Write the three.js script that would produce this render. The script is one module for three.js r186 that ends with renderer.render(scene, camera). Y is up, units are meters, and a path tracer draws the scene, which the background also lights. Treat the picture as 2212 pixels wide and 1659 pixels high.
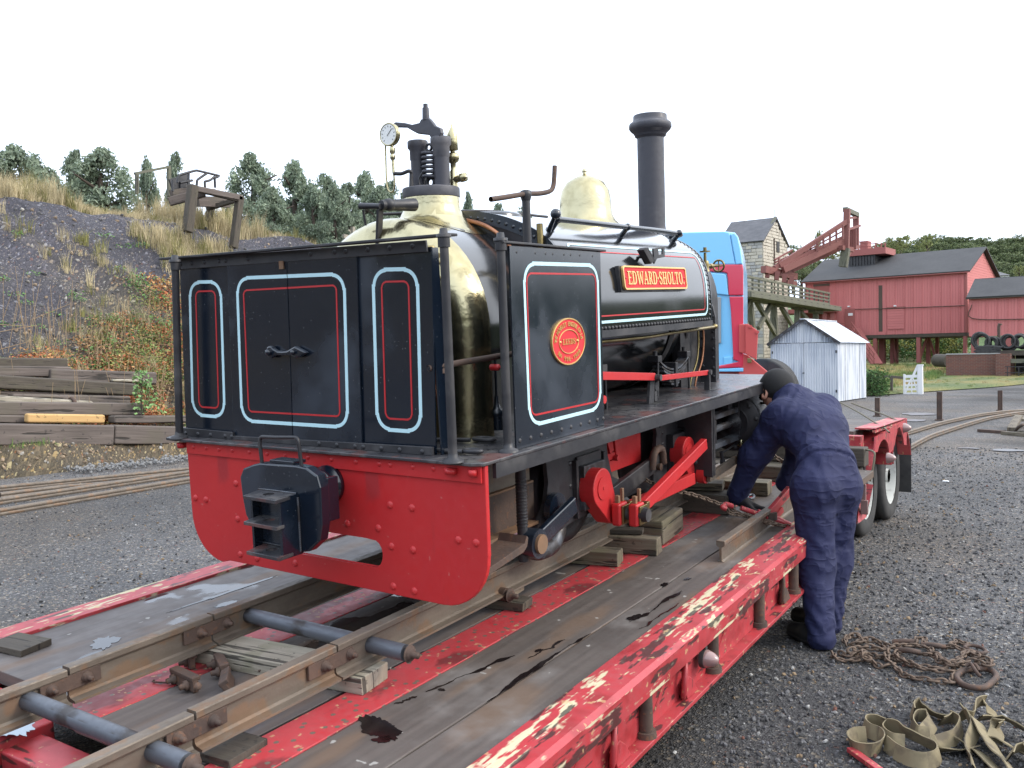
import * as THREE from 'three';
import { RoundedBoxGeometry } from 'three/addons/geometries/RoundedBoxGeometry.js';
import { MarchingCubes } from 'three/addons/objects/MarchingCubes.js';
import { FontLoader } from 'three/addons/loaders/FontLoader.js';
import { TextGeometry } from 'three/addons/geometries/TextGeometry.js';

// ---------------------------------------------------------------- camera, sky, sun, exposure
const scene = new THREE.Scene();
const CAM_H = 1.48, YAW = 0.5883, PITCH = -0.02793, ROLL = -0.01571;
const camera = new THREE.PerspectiveCamera(46.22, 4 / 3, 0.05, 900);
camera.position.set(0, CAM_H, 0);
camera.rotation.set(PITCH, YAW, ROLL, 'YXZ');
scene.add(camera);

const renderer = new THREE.WebGLRenderer({ antialias: true });
renderer.toneMapping = THREE.LinearToneMapping;
renderer.toneMappingExposure = 1.72;
renderer.shadowMap.enabled = true;
renderer.setSize(1024, 768);

const SUN = new THREE.Vector3(0.72, 0.52, -0.30).normalize();
{
  const w = 512, h = 256, a = new Float32Array(w * h * 4);
  for (let j = 0; j < h; j++) for (let i = 0; i < w; i++) {
    const az = ((i + 0.5) / w - 0.5) * 2 * Math.PI, el = ((j + 0.5) / h - 0.5) * Math.PI;
    const x = Math.cos(el) * Math.cos(az), y = Math.sin(el), z = Math.cos(el) * Math.sin(az);
    const c = Math.max(0, x * SUN.x + y * SUN.y + z * SUN.z);
    // even thin overcast, broad brighter zone where the veiled sun stands, a little blue away from it
    const soft = 0.5 + 0.5 * Math.sin(az * 3 + el * 2.2 + 0.7) * Math.sin(el * 7 + az * 1.3);
    let L = 1.08 + 0.14 * soft * Math.max(0, y) + 0.55 * c * c + 1.7 * Math.pow(c, 24);
    const b = (1 - c) * 0.1;
    if (y < -0.02) L *= 0.25;
    const k = (j * w + i) * 4;
    a[k] = L * (0.97 - 1.1 * b); a[k + 1] = L * (1.0 - b * 0.2); a[k + 2] = L * (1.05 + b * 1.3); a[k + 3] = 1;
  }
  const t = new THREE.DataTexture(a, w, h, THREE.RGBAFormat, THREE.FloatType);
  t.mapping = THREE.EquirectangularReflectionMapping; t.magFilter = THREE.LinearFilter; t.minFilter = THREE.LinearFilter;
  t.wrapS = THREE.RepeatWrapping; t.needsUpdate = true;
  scene.background = t; scene.environment = t;
}
const sun = new THREE.DirectionalLight(0xfff0dc, 1.0);
sun.position.copy(SUN).multiplyScalar(80); sun.shadow.radius = 24; sun.castShadow = true;
sun.shadow.mapSize.set(2048, 2048);
Object.assign(sun.shadow.camera, { left: -40, right: 40, top: 40, bottom: -40, near: 1, far: 220 });
scene.add(sun); scene.add(sun.target);

// ---------------------------------------------------------------- frames of reference
// The low loader stands nose-down with the engine on it: everything it carries lies in one tilted frame
// (x across, y up, -z along the engine, origin on the footplate over the rear buffer beam).
const qCam = new THREE.Quaternion().setFromEuler(new THREE.Euler(PITCH, YAW, ROLL, 'YXZ'));
const qLoc = new THREE.Quaternion().setFromEuler(new THREE.Euler(-0.0888, YAW, -0.0356, 'YXZ'));
const TILT = qCam.clone().multiply(qLoc.clone().invert());
const CAM_L = new THREE.Vector3(2.4122, 0.5019, 2.3135);
const V = (x, y, z) => new THREE.Vector3(x, y, z);
const l2w = (x, y, z) => V(x, y, z).sub(CAM_L).applyQuaternion(TILT).add(camera.position);
const w2l = p => p.clone().sub(camera.position).applyQuaternion(TILT.clone().invert()).add(CAM_L);
// survey helper: bearing of a point read off the photograph (2212 wide) -> world point at a horizontal distance / on a plane
const FPX = 2475.14 * 2212 / 2816;
function ray(x, y) { return V((x - 1106) / FPX, -(y - 829.5) / FPX, -1).applyQuaternion(qCam); }
function at(x, y, dist) { const d = ray(x, y); return d.multiplyScalar(dist / Math.hypot(d.x, d.z)).add(camera.position); }
function onY(x, y, h) { const d = ray(x, y); return d.multiplyScalar((h - CAM_H) / d.y).add(camera.position); }
function onX(x, y, v) { const d = ray(x, y); return d.multiplyScalar(v / d.x).add(camera.position); }
function onPlaneL(x, y, ax, v) { // on a plane of the tilted frame
  const d = ray(x, y).applyQuaternion(TILT.clone().invert()); const t = (v - CAM_L[ax]) / d[ax];
  return d.multiplyScalar(t).add(CAM_L);
}

// ---------------------------------------------------------------- random, noise
let seed = 12345;
const R = () => { seed = (seed * 1664525 + 1013904223) >>> 0; return seed / 4294967296; };
const rr = (a, b) => a + (b - a) * R();
const lerp = (a, b, t) => a + (b - a) * t;
const clamp = (x, a = 0, b = 1) => Math.min(b, Math.max(a, x));
const sstep = (a, b, x) => { const t = clamp((x - a) / (b - a)); return t * t * (3 - 2 * t); };
function h2(i, j, s) { let n = Math.imul(i, 374761393) + Math.imul(j, 668265263) + Math.imul(s, 1442695041) | 0; n = Math.imul(n ^ (n >>> 13), 1274126177); n ^= n >>> 16; return (n >>> 0) / 4294967296; }
function vn(x, y, px, py, s) {
  const i = Math.floor(x), j = Math.floor(y), fx = x - i, fy = y - j, u = fx * fx * (3 - 2 * fx), v = fy * fy * (3 - 2 * fy);
  const m = (a, p) => ((a % p) + p) % p, a = m(i, px), b = m(i + 1, px), c = m(j, py), d = m(j + 1, py);
  return lerp(lerp(h2(a, c, s), h2(b, c, s), u), lerp(h2(a, d, s), h2(b, d, s), u), v);
}
// tileable fbm on the unit square, px x py cells in the first octave
function fb(u, v, px, py, o, s) { let t = 0, a = 0.5, n = 0; for (let k = 0; k < o; k++) { t += a * vn(u * px, v * py, px, py, s + k * 17); n += a; a *= 0.5; px *= 2; py *= 2; } return t / n; }
const nz = (x, y, s) => vn(x + 512, y + 512, 4096, 4096, s);        // untiled
const fnz = (x, y, o, s) => { let t = 0, a = 0.5, n = 0; for (let k = 0; k < o; k++) { t += a * nz(x, y, s + k); n += a; a *= 0.5; x = x * 2.03 + 7.1; y = y * 2.03 + 3.7; } return t / n; };
function worley(u, v, p, s) {
  const x = u * p, y = v * p, i = Math.floor(x), j = Math.floor(y); let d1 = 9, d2 = 9, id = 0;
  for (let b = -1; b < 2; b++) for (let a = -1; a < 2; a++) {
    const ci = ((i + a) % p + p) % p, cj = ((j + b) % p + p) % p;
    const dx = i + a + 0.15 + 0.7 * h2(ci, cj, s) - x, dy = j + b + 0.15 + 0.7 * h2(ci, cj, s + 1) - y, d = dx * dx + dy * dy;
    if (d < d1) { d2 = d1; d1 = d; id = h2(ci, cj, s + 2); } else if (d < d2) d2 = d;
  }
  return [Math.sqrt(d1), Math.sqrt(d2), id];
}
// ---------------------------------------------------------------- textures
const s8 = x => { x = clamp(x); return 255 * (x <= 0.0031308 ? 12.92 * x : 1.055 * Math.pow(x, 1 / 2.4) - 0.055); };
function fin(t, m) { t.wrapS = t.wrapT = THREE.RepeatWrapping; t.magFilter = THREE.LinearFilter; t.minFilter = THREE.LinearMipmapLinearFilter; t.generateMipmaps = true; t.repeat.set(1 / m, 1 / m); t.needsUpdate = true; return t; }
// one function gives colour (linear), roughness and height; metres = size of one tile
function surf(n, metres, f, want = 'rb') {
  const w = n, h = n, c = new Uint8Array(w * h * 4), r = new Uint8Array(w * h * 4), b = new Uint8Array(w * h * 4);
  for (let j = 0; j < h; j++) for (let i = 0; i < w; i++) {
    const o = f((i + 0.5) / w, (j + 0.5) / h), k = (j * w + i) * 4;
    c[k] = s8(o[0]); c[k + 1] = s8(o[1]); c[k + 2] = s8(o[2]); c[k + 3] = 255;
    r[k] = 0; r[k + 1] = 255 * clamp(o[3]); r[k + 2] = 255 * clamp(o[5] || 0); r[k + 3] = 255;
    b[k] = b[k + 1] = b[k + 2] = 255 * clamp(o[4]); b[k + 3] = 255;
  }
  const mk = d => { return fin(new THREE.DataTexture(d, w, h), metres); };
  const map = mk(c); map.colorSpace = THREE.SRGBColorSpace;
  return { map, ...(want.includes('r') ? { roughnessMap: mk(r) } : {}), ...(want.includes('b') ? { bumpMap: mk(b) } : {}) };
}
const mix3 = (a, b, t) => [lerp(a[0], b[0], t), lerp(a[1], b[1], t), lerp(a[2], b[2], t)];
const lin = (r, g, b) => new THREE.Color().setRGB(r, g, b);
function std(t, o = {}) { return new THREE.MeshStandardMaterial({ side: THREE.DoubleSide, roughness: t && !t.roughnessMap ? 0.8 : 1, ...(t || {}), ...o }); }
function plain(r, g, b, rough = 0.6, o = {}) { return std(null, { color: lin(r, g, b), roughness: rough, ...o }); }

// ---------------------------------------------------------------- geometry helpers (all non-indexed, uv in metres)
const X = V(1, 0, 0), Y = V(0, 1, 0), Z = V(0, 0, 1);
function prep(g, grain = 'x', off = true) {
  if (g.index) g = g.toNonIndexed();
  if (!g.attributes.normal) g.computeVertexNormals();
  const p = g.attributes.position, n = g.attributes.normal, uv = new Float32Array(p.count * 2);
  const ou = off ? R() * 7 : 0, ov = off ? R() * 7 : 0, G = { x: 0, y: 1, z: 2 }[grain];
  for (let i = 0; i < p.count; i += 3) {
    let nx = 0, ny = 0, nzz = 0; for (let k = 0; k < 3; k++) { nx += n.getX(i + k); ny += n.getY(i + k); nzz += n.getZ(i + k); }
    const A = [Math.abs(nx), Math.abs(ny), Math.abs(nzz)], d = A[0] > A[1] && A[0] > A[2] ? 0 : A[1] > A[2] ? 1 : 2;
    let U, W; if (d === G) { U = (G + 1) % 3; W = (G + 2) % 3; } else { U = G; W = 3 - d - G; }
    for (let k = 0; k < 3; k++) { const q = [p.getX(i + k), p.getY(i + k), p.getZ(i + k)]; uv[(i + k) * 2] = q[U] + ou; uv[(i + k) * 2 + 1] = q[W] + ov; }
  }
  for (const k of Object.keys(g.attributes)) if (k !== 'position' && k !== 'normal') g.deleteAttribute(k);
  g.setAttribute('uv', new THREE.BufferAttribute(uv, 2));
  return g;
}
function tf(g, x, y, z, rx = 0, ry = 0, rz = 0) { return g.applyMatrix4(new THREE.Matrix4().compose(V(x, y, z), new THREE.Quaternion().setFromEuler(new THREE.Euler(rx, ry, rz, 'YXZ')), V(1, 1, 1))); }
function B(w, h, d, x, y, z, o = {}) { // box
  const g = o.bv ? new RoundedBoxGeometry(w, h, d, 1, o.bv) : new THREE.BoxGeometry(w, h, d);
  return tf(prep(g, o.grain || (w >= h && w >= d ? 'x' : h >= d ? 'y' : 'z')), x, y, z, o.rx || 0, o.ry || 0, o.rz || 0);
}
function C(r1, r2, h, x, y, z, ax = 'y', seg = 20, open = false) { // cylinder; r1 at the + end of the axis
  const g = new THREE.CylinderGeometry(r1, r2, h, seg, 1, open); const q = prep(g, 'y');
  if (ax === 'x') q.rotateZ(-Math.PI / 2); if (ax === 'z') q.rotateX(Math.PI / 2);
  return q.translate(x, y, z);
}
function along(g, p, q) { // geometry built along +X of unit start 0 -> placed from p to q
  const d = q.clone().sub(p).normalize(), m = new THREE.Matrix4();
  let up = Math.abs(d.y) > 0.95 ? Z.clone() : Y.clone(); const s = V().crossVectors(d, up).normalize(); up = V().crossVectors(s, d);
  m.makeBasis(d, up, s).setPosition(p); return g.applyMatrix4(m);
}
function bar(p, q, w, h, o = {}) { // rectangular bar: h in the upright direction, w sideways
  const l = p.distanceTo(q), g = prep(o.bv ? new RoundedBoxGeometry(l, h, w, 1, o.bv) : new THREE.BoxGeometry(l, h, w), 'x').translate(l / 2, 0, 0); return along(g, p, q);
}
function rod(p, q, r1, r2 = r1, seg = 10) { const l = p.distanceTo(q); const g = prep(new THREE.CylinderGeometry(r2, r1, l, seg), 'y').rotateZ(-Math.PI / 2).translate(l / 2, 0, 0); return along(g, p, q); }
function tube(pts, r, seg = 8, closed = false, n = 0, tension = 0.5) { const c = new THREE.CatmullRomCurve3(pts, closed, 'catmullrom', tension); return prep(new THREE.TubeGeometry(c, n || pts.length * 6, r, seg, closed), 'x'); }
function lathe(pr, x, y, z, ax = 'y', seg = 32) { const g = prep(new THREE.LatheGeometry(pr.map(p => new THREE.Vector2(Math.max(p[0], 1e-4), p[1])), seg), 'y'); if (ax === 'x') g.rotateZ(-Math.PI / 2); if (ax === 'z') g.rotateX(Math.PI / 2); return g.translate(x, y, z); }
function shapeOf(pts) { const s = new THREE.Shape(); pts.forEach((p, i) => i ? s.lineTo(p[0], p[1]) : s.moveTo(p[0], p[1])); s.closePath(); return s; }
// extruded outline. plane 'z': (x,y) extruded +z from o.  'x': (z,y) extruded +x.  'y': (x,z) extruded +y.
function ext(pts, depth, plane, o, bv = 0, holes = [], grain) {
  const s = pts instanceof THREE.Shape ? pts : shapeOf(plane === 'x' ? pts.map(p => [-p[0], p[1]]) : plane === 'y' ? pts.map(p => [p[0], -p[1]]) : pts);
  for (const h of holes) s.holes.push(shapeOf(plane === 'x' ? h.map(p => [-p[0], p[1]]) : plane === 'y' ? h.map(p => [p[0], -p[1]]) : h));
  const g = new THREE.ExtrudeGeometry(s, { depth: depth - 2 * bv, bevelEnabled: bv > 0, bevelSize: bv, bevelOffset: -bv, bevelThickness: bv, bevelSegments: 2, curveSegments: 12 }).translate(0, 0, bv);
  if (plane === 'x') g.rotateY(Math.PI / 2); if (plane === 'y') g.rotateX(-Math.PI / 2);
  if (plane === 'x') g.translate(o, 0, 0); else if (plane === 'y') g.translate(0, o, 0); else g.translate(0, 0, o);
  return prep(g, grain || 'x');
}
function arc(cx, cy, r, a0, a1, n, ry = r) { const o = []; for (let i = 0; i <= n; i++) { const a = lerp(a0, a1, i / n) * Math.PI / 180; o.push([cx + r * Math.cos(a), cy + ry * Math.sin(a)]); } return o; }
function merge(gs) {
  if (!Array.isArray(gs)) gs = [gs]; gs = gs.flat(4); let n = 0; for (const g of gs) n += g.attributes.position.count;
  const p = new Float32Array(n * 3), m = new Float32Array(n * 3), u = new Float32Array(n * 2); let o = 0;
  let col = gs.some(g => g.attributes.color) ? new Float32Array(n * 3).fill(1) : null;
  for (const g of gs) { p.set(g.attributes.position.array, o * 3); m.set(g.attributes.normal.array, o * 3); u.set(g.attributes.uv.array, o * 2); if (col && g.attributes.color) col.set(g.attributes.color.array, o * 3); o += g.attributes.position.count; }
  const r = new THREE.BufferGeometry(); r.setAttribute('position', new THREE.BufferAttribute(p, 3)); r.setAttribute('normal', new THREE.BufferAttribute(m, 3)); r.setAttribute('uv', new THREE.BufferAttribute(u, 2)); if (col) r.setAttribute('color', new THREE.BufferAttribute(col, 3));
  return r;
}
// smooth normals across nearly flat joins
function smooth(g, deg = 40) {
  const p = g.attributes.position, n = p.count, key = {}, fn = []; const a = V(), b = V(), c = V();
  for (let i = 0; i < n; i += 3) { a.fromBufferAttribute(p, i); b.fromBufferAttribute(p, i + 1); c.fromBufferAttribute(p, i + 2); fn.push(V().crossVectors(b.clone().sub(a), c.clone().sub(a))); }
  for (let i = 0; i < n; i++) { const k = Math.round(p.getX(i) * 5e3) + '_' + Math.round(p.getY(i) * 5e3) + '_' + Math.round(p.getZ(i) * 5e3); (key[k] = key[k] || []).push(i); }
  const cs = Math.cos(deg * Math.PI / 180), N = new Float32Array(n * 3);
  for (const k in key) for (const i of key[k]) { const f = fn[(i / 3) | 0], fu = f.clone().normalize(), s = V(); for (const j of key[k]) { const q = fn[(j / 3) | 0]; if (q.lengthSq() > 0 && fu.dot(q.clone().normalize()) > cs) s.add(q); } s.normalize(); N[i * 3] = s.x; N[i * 3 + 1] = s.y; N[i * 3 + 2] = s.z; }
  g.setAttribute('normal', new THREE.BufferAttribute(N, 3)); return g;
}
// ---------------------------------------------------------------- objects
const used = {};
function numbered(n) { const k = used[n] = (used[n] ?? -1) + 1; return k ? n + '_' + String(k).padStart(3, '0') : n; }
function tag(o, label, category, group, kind) { if (label) o.userData.label = label; if (category) o.userData.category = category; if (group) o.userData.group = group; if (kind) o.userData.kind = kind; return o; }
function thing(name, label, category, base, group) { const o = new THREE.Group(); o.name = numbered(name); o.position.copy(base); o.off = base.clone(); scene.add(o); return tag(o, label, category, group); }
function lthing(name, label, category, base, group) { const o = thing(name, label, category, l2w(base.x, base.y, base.z), group); o.quaternion.copy(TILT); o.off = base.clone(); return o; }
function offOf(o) { while (o) { if (o.off) return o.off; o = o.parent; } return V(0, 0, 0); }
function part(name, gs, m, parent, label) {
  const g = merge(gs), o = offOf(parent); g.translate(-o.x, -o.y, -o.z);
  const k = new THREE.Mesh(g, m); k.name = name; k.castShadow = k.receiveShadow = true; (parent || scene).add(k); if (label) k.userData.label = label; return k;
}
function struct(name, gs, m) { const k = part(name, gs, m, scene); k.name = numbered(name); k.userData.kind = 'structure'; return k; }
function stuff(name, gs, m, label, category) { const k = part(name, gs, m, scene); k.name = numbered(name); return tag(k, label, category, null, 'stuff'); }
function lone(name, gs, m, label, category, group, base) { // a thing that is one mesh
  const k = part(name, gs, m, null); k.name = numbered(name); scene.add(k); if (base) { k.geometry.translate(-base.x, -base.y, -base.z); k.position.copy(base); } return tag(k, label, category, group);
}
function inst(name, g, m, list, label, category, cols) { // countless small pieces
  const k = new THREE.InstancedMesh(g, m, list.length); list.forEach((x, i) => { k.setMatrixAt(i, x); if (cols) k.setColorAt(i, cols[i]); });
  k.name = numbered(name); k.castShadow = k.receiveShadow = true; scene.add(k); return tag(k, label, category, null, 'stuff');
}
const mtx = (x, y, z, s = 1, rx = 0, ry = 0, rz = 0, sy = s) => new THREE.Matrix4().compose(V(x, y, z), new THREE.Quaternion().setFromEuler(new THREE.Euler(rx, ry, rz, 'YXZ')), V(s, sy, s));
const headGeo = {};
function heads(name, parent, m, r, dir, list, tall = 0.55) { // bolt or rivet heads, each a mesh of its own
  const k = name + r + dir + tall;
  if (!headGeo[k]) { const g = lathe([[0, tall * r], [0.45 * r, 0.9 * tall * r], [0.8 * r, 0.55 * tall * r], [r, 0]], 0, 0, 0, 'y', 9); if (dir === '+x') g.rotateZ(-Math.PI / 2); if (dir === '-x') g.rotateZ(Math.PI / 2); if (dir === '+z') g.rotateX(Math.PI / 2); headGeo[k] = g; }
  const o = offOf(parent);
  for (const p of list) { const e = new THREE.Mesh(headGeo[k], m); e.name = name; e.position.set(p[0] - o.x, p[1] - o.y, p[2] - o.z); e.castShadow = e.receiveShadow = true; parent.add(e); }
}
const font = await new FontLoader().loadAsync('fonts/droid/droid_sans_bold.typeface.json');
const serif = await new FontLoader().loadAsync('fonts/droid/droid_serif_bold.typeface.json');
function textGeo(t, size, depth, f = font, bv = 0) { const g = new TextGeometry(t, { font: f, size, depth, curveSegments: 4, bevelEnabled: bv > 0, bevelSize: bv, bevelThickness: bv, bevelSegments: 1 }); g.computeBoundingBox(); const b = g.boundingBox; g.translate(-(b.min.x + b.max.x) / 2, -(b.min.y + b.max.y) / 2, 0); return prep(g); }
// ---------------------------------------------------------------- materials
const M = {};
{
  // engine black: gloss paint with rubbed, dusty smears and specks
  const T = surf(512, 0.9, (u, v) => {
    const a = fb(u, v, 3, 3, 5, 11), b = fb(u, v, 9, 14, 4, 31), sp = worley(u, v, 70, 5), sm = sstep(0.5, 0.78, a);
    let c = mix3([0.005, 0.0095, 0.018], [0.021, 0.031, 0.048], sm * (0.4 + 0.6 * b));
    if (sp[2] > 0.975 && sp[0] < 0.13) c = [0.13, 0.13, 0.13];
    return [c[0], c[1], c[2], 0.13 + 0.3 * sm + 0.1 * b, 0.5 + 0.4 * (a - 0.5)];
  });
  M.black = new THREE.MeshPhysicalMaterial({ ...T, side: THREE.DoubleSide, bumpScale: 0.0012, roughness: 1, clearcoat: 0.5, clearcoatRoughness: 0.16 });
  
  // tank and boiler: fresher, glossier
  const T1 = surf(512, 1.3, (u, v) => { const a = fb(u, v, 3, 3, 5, 77), b = fb(u, v, 20, 20, 3, 9), sm = sstep(0.55, 0.8, a); const c = mix3([0.009, 0.010, 0.012], [0.022, 0.023, 0.026], sm); return [...c, 0.13 + 0.16 * sm + 0.05 * b, a]; }, 'r');
  M.gloss = new THREE.MeshPhysicalMaterial({ ...T1, side: THREE.DoubleSide, bumpScale: 0.004, roughness: 1, clearcoat: 0.7, clearcoatRoughness: 0.12, ior: 1.5 });
  // matt weathered black (chimney, frames, running plate)
  const T2 = surf(512, 0.7, (u, v) => { const a = fb(u, v, 4, 4, 5, 3), b = fb(u, v, 24, 24, 3, 8), d = sstep(0.48, 0.8, a); const c = mix3([0.016, 0.016, 0.018], [0.05, 0.048, 0.047], d * b * 1.3); return [c[0] * 1.3, c[1] * 1.3, c[2] * 1.35, 0.34 + 0.3 * b + 0.1 * d, 0.4 * a + 0.6 * b]; });
  M.matt = std(T2, { bumpScale: 0.0012 });
  M.chimney = std(T2, { bumpScale: 0.0012, color: lin(2.4, 2.4, 2.5) });
  const T3 = surf(512, 0.6, (u, v) => { const a = fb(u, v, 4, 4, 5, 53), b = fb(u, v, 30, 30, 3, 8), d = sstep(0.5, 0.68, a), r = sstep(0.62, 0.72, fb(u, v, 7, 7, 4, 91)); let c = mix3([0.028, 0.028, 0.031], [0.10, 0.095, 0.09], d * b); c = mix3(c, [0.10, 0.035, 0.028], r * 0.6); return [c[0] * 1.2, c[1] * 1.2, c[2] * 1.25, 0.2 + 0.3 * b, b]; });
  M.plate = std(T3, { bumpScale: 0.001 });
  const T4 = surf(512, 0.8, (u, v) => { const a = fb(u, v, 4, 4, 5, 13), b = fb(u, v, 40, 40, 3, 8), st = sstep(0.62, 0.8, fb(u, v, 6, 2, 5, 40)); let c = mix3([0.50, 0.020, 0.022], [0.42, 0.022, 0.026], a); c = mix3(c, [0.2, 0.012, 0.016], st * 0.5); if (b > 0.87) c = mix3(c, [0.5, 0.2, 0.17], 0.35); return [...c, 0.32 + 0.25 * b + 0.2 * st, b]; }, 'r');
  M.red = std(T4, { bumpScale: 0.0007 });
  // low loader red: chipped and rubbed through to a pale undercoat, black scuffs
  const red = (wear, sd) => (u, v) => {
    const a = fb(u, v, 5, 17, 5, sd), g = fb(u, v, 14, 110, 4, sd + 3), b = fb(u, v, 50, 50, 3, sd + 9), w = sstep(wear, wear + 0.07, a * 0.45 + g * 0.42 + b * 0.16), k = sstep(0.64, 0.7, fb(u, v, 10, 44, 5, sd + 20)), d = fb(u, v, 14, 14, 4, sd + 30);
    let c = mix3([0.42, 0.034, 0.042], [0.36, 0.058, 0.066], b); c = mix3(c, [0.24, 0.02, 0.022], sstep(0.5, 0.8, d) * 0.7);
    c = mix3(c, mix3([0.62, 0.56, 0.42], [0.45, 0.40, 0.24], g), w); c = mix3(c, [0.025, 0.022, 0.02], k * 0.85); if (b > 0.78) c = mix3(c, [0.5, 0.33, 0.16], 0.55);
    return [...c, 0.36 + 0.3 * w + 0.2 * b, 0.8 - 0.5 * w - 0.2 * k + 0.2 * b];
  };
  M.trailRed = std(surf(512, 1.1, red(0.70, 7), 'r'), { bumpScale: 0.001 });
  M.trailWorn = std(surf(1024, 1.5, red(0.572, 61)), { bumpScale: 0.0014 });
  M.stripRed = std(surf(512, 0.9, (u, v) => { const a = fb(u, v, 5, 5, 5, 99), b = fb(u, v, 40, 40, 3, 4), w = worley(u, v, 26, 8), k = sstep(0.55, 0.72, fb(u, v, 5, 12, 5, 55)); let c = mix3([0.42, 0.028, 0.036], [0.36, 0.055, 0.06], b); c = mix3(c, [0.10, 0.018, 0.02], k * 0.8); if (w[2] > 0.72 && w[0] < 0.24) c = [0.12, 0.09, 0.07]; if (b > 0.76) c = mix3(c, [0.45, 0.3, 0.15], 0.6); return [...c, 0.4 + 0.3 * b, b]; }, 'r'), { bumpScale: 0.001 });
  // deck boards: grey-black bruised timber, grain along u
  const deck = (sd, lo, hi, wet) => (u, v) => {
    const a = fb(u, v, 2, 5, 5, sd), g = fb(u, v, 4, 96, 4, sd + 5), d = fb(u, v, 40, 40, 3, sd + 11), br = sstep(0.5, 0.7, fb(u, v, 3, 14, 5, sd + 21)), ds = sstep(0.55, 0.75, fb(u, v, 6, 8, 5, sd + 31)), w = wet ? sstep(0.57, 0.62, fb(u, v, 4, 5, 5, sd + 41)) : 0;
    let c = mix3(lo, hi, a * 0.6 + g * 0.4); c = mix3(c, [0.14, 0.088, 0.055], br * 0.6); c = mix3(c, [0.17, 0.155, 0.145], ds * d * 0.8); c = mix3(c, [c[0] * 0.4, c[1] * 0.4, c[2] * 0.42], w);
    if (d > 0.86) c = [0.26, 0.25, 0.23];
    return [...c, lerp(0.5 + 0.3 * d, 0.07, w), lerp(0.4 + 0.3 * g + 0.3 * d, 0.3, w)];
  };
  M.deck = std(surf(768, 1.9, deck(5, [0.016, 0.0135, 0.0125], [0.145, 0.12, 0.105], 0)), { bumpScale: 0.003 });
  M.deckWet = std(surf(1024, 1.9, deck(205, [0.026, 0.023, 0.023], [0.16, 0.138, 0.128], 1)), { bumpScale: 0.003 });
  const wood = (sd, lo, hi, moss) => (u, v) => { const a = fb(u, v, 2, 4, 5, sd), g = fb(u, v, 3, 48, 4, sd + 4), e = fb(u, v, 30, 30, 3, sd + 7), cr = sstep(0.66, 0.72, fb(u, v, 2, 30, 4, sd + 15)), m = sstep(0.55, 0.75, fb(u, v, 5, 5, 4, sd + 19)) * moss; let c = mix3(lo, hi, a * 0.55 + g * 0.45); c = mix3(c, [0.10, 0.11, 0.04], m); c = mix3(c, [0.012, 0.01, 0.008], cr * 0.8); if (e > 0.78) c = mix3(c, [0.01, 0.01, 0.01], 0.5); return [...c, 0.7 + 0.25 * g, 0.5 * g + 0.5 * a - 0.5 * cr]; };
  M.timber = std(surf(512, 0.55, wood(3, [0.07, 0.055, 0.04], [0.21, 0.175, 0.125], 0.25), 'b'), { bumpScale: 0.006 });
  M.timberDark = std(surf(512, 0.55, wood(33, [0.03, 0.025, 0.02], [0.10, 0.082, 0.062], 0.1), 'b'), { bumpScale: 0.006 });
  M.timberPale = std(surf(512, 0.55, wood(63, [0.17, 0.15, 0.115], [0.40, 0.36, 0.29], 0.3), 'b'), { bumpScale: 0.005 });
  M.timberNew = std(surf(512, 0.9, wood(93, [0.42, 0.25, 0.09], [0.58, 0.38, 0.17], 0), 'b'), { bumpScale: 0.002 });
  M.sleeper = std(surf(512, 1.4, wood(123, [0.030, 0.023, 0.02], [0.19, 0.155, 0.135], 0.12), 'b'), { bumpScale: 0.012 });
  M.walkway = std(surf(512, 1.2, wood(153, [0.075, 0.078, 0.056], [0.185, 0.18, 0.135], 0.3), 'b'), { bumpScale: 0.006 });
  // rail steel: thin rust and dried mud
  M.rail = std(surf(512, 0.5, (u, v) => { const a = fb(u, v, 3, 6, 5, 21), g = fb(u, v, 6, 40, 4, 9), e = fb(u, v, 30, 30, 3, 2), o = sstep(0.6, 0.72, fb(u, v, 5, 5, 5, 70)); let c = mix3([0.075, 0.06, 0.048], [0.20, 0.165, 0.13], a * 0.6 + g * 0.4); c = mix3(c, [0.22, 0.11, 0.045], o * 0.4); return [...c, 0.42 + 0.35 * e, 0.5 * e + 0.5 * a, 0.25 * (1 - o)]; }), { bumpScale: 0.0016, metalness: 0.25 });
  M.rust = std(surf(256, 0.35, (u, v) => { const a = fb(u, v, 4, 4, 5, 61), e = fb(u, v, 24, 24, 3, 2), c = mix3(mix3([0.038, 0.029, 0.026], [0.115, 0.07, 0.05], a), [0.2, 0.085, 0.035], sstep(0.62, 0.85, e) * 0.4); return [...c, 0.7 + 0.25 * e, e]; }, 'b'), { bumpScale: 0.0014 });
  M.rustPale = std(surf(256, 0.4, (u, v) => { const a = fb(u, v, 3, 3, 5, 161), e = fb(u, v, 20, 20, 3, 2), c = mix3([0.10, 0.075, 0.055], [0.26, 0.14, 0.07], a); return [...c, 0.6 + 0.3 * e, e]; }, ''), { bumpScale: 0.001 });
  M.chain = std(surf(256, 0.1, (u, v) => { const a = fb(u, v, 4, 4, 4, 66), e = fb(u, v, 24, 24, 3, 2); return [...mix3([0.05, 0.037, 0.028], [0.17, 0.115, 0.08], a), 0.55 + 0.3 * e, e]; }, ''), { bumpScale: 0.0008 });
  M.steelBlue = std(surf(256, 0.3, (u, v) => { const a = fb(u, v, 3, 6, 5, 261), e = fb(u, v, 20, 20, 3, 2), c = mix3([0.10, 0.11, 0.13], [0.045, 0.04, 0.04], sstep(0.45, 0.7, a)); return [...c, 0.3 + 0.35 * e, e]; }, 'r'), { bumpScale: 0.0006, metalness: 0.35 });
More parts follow.
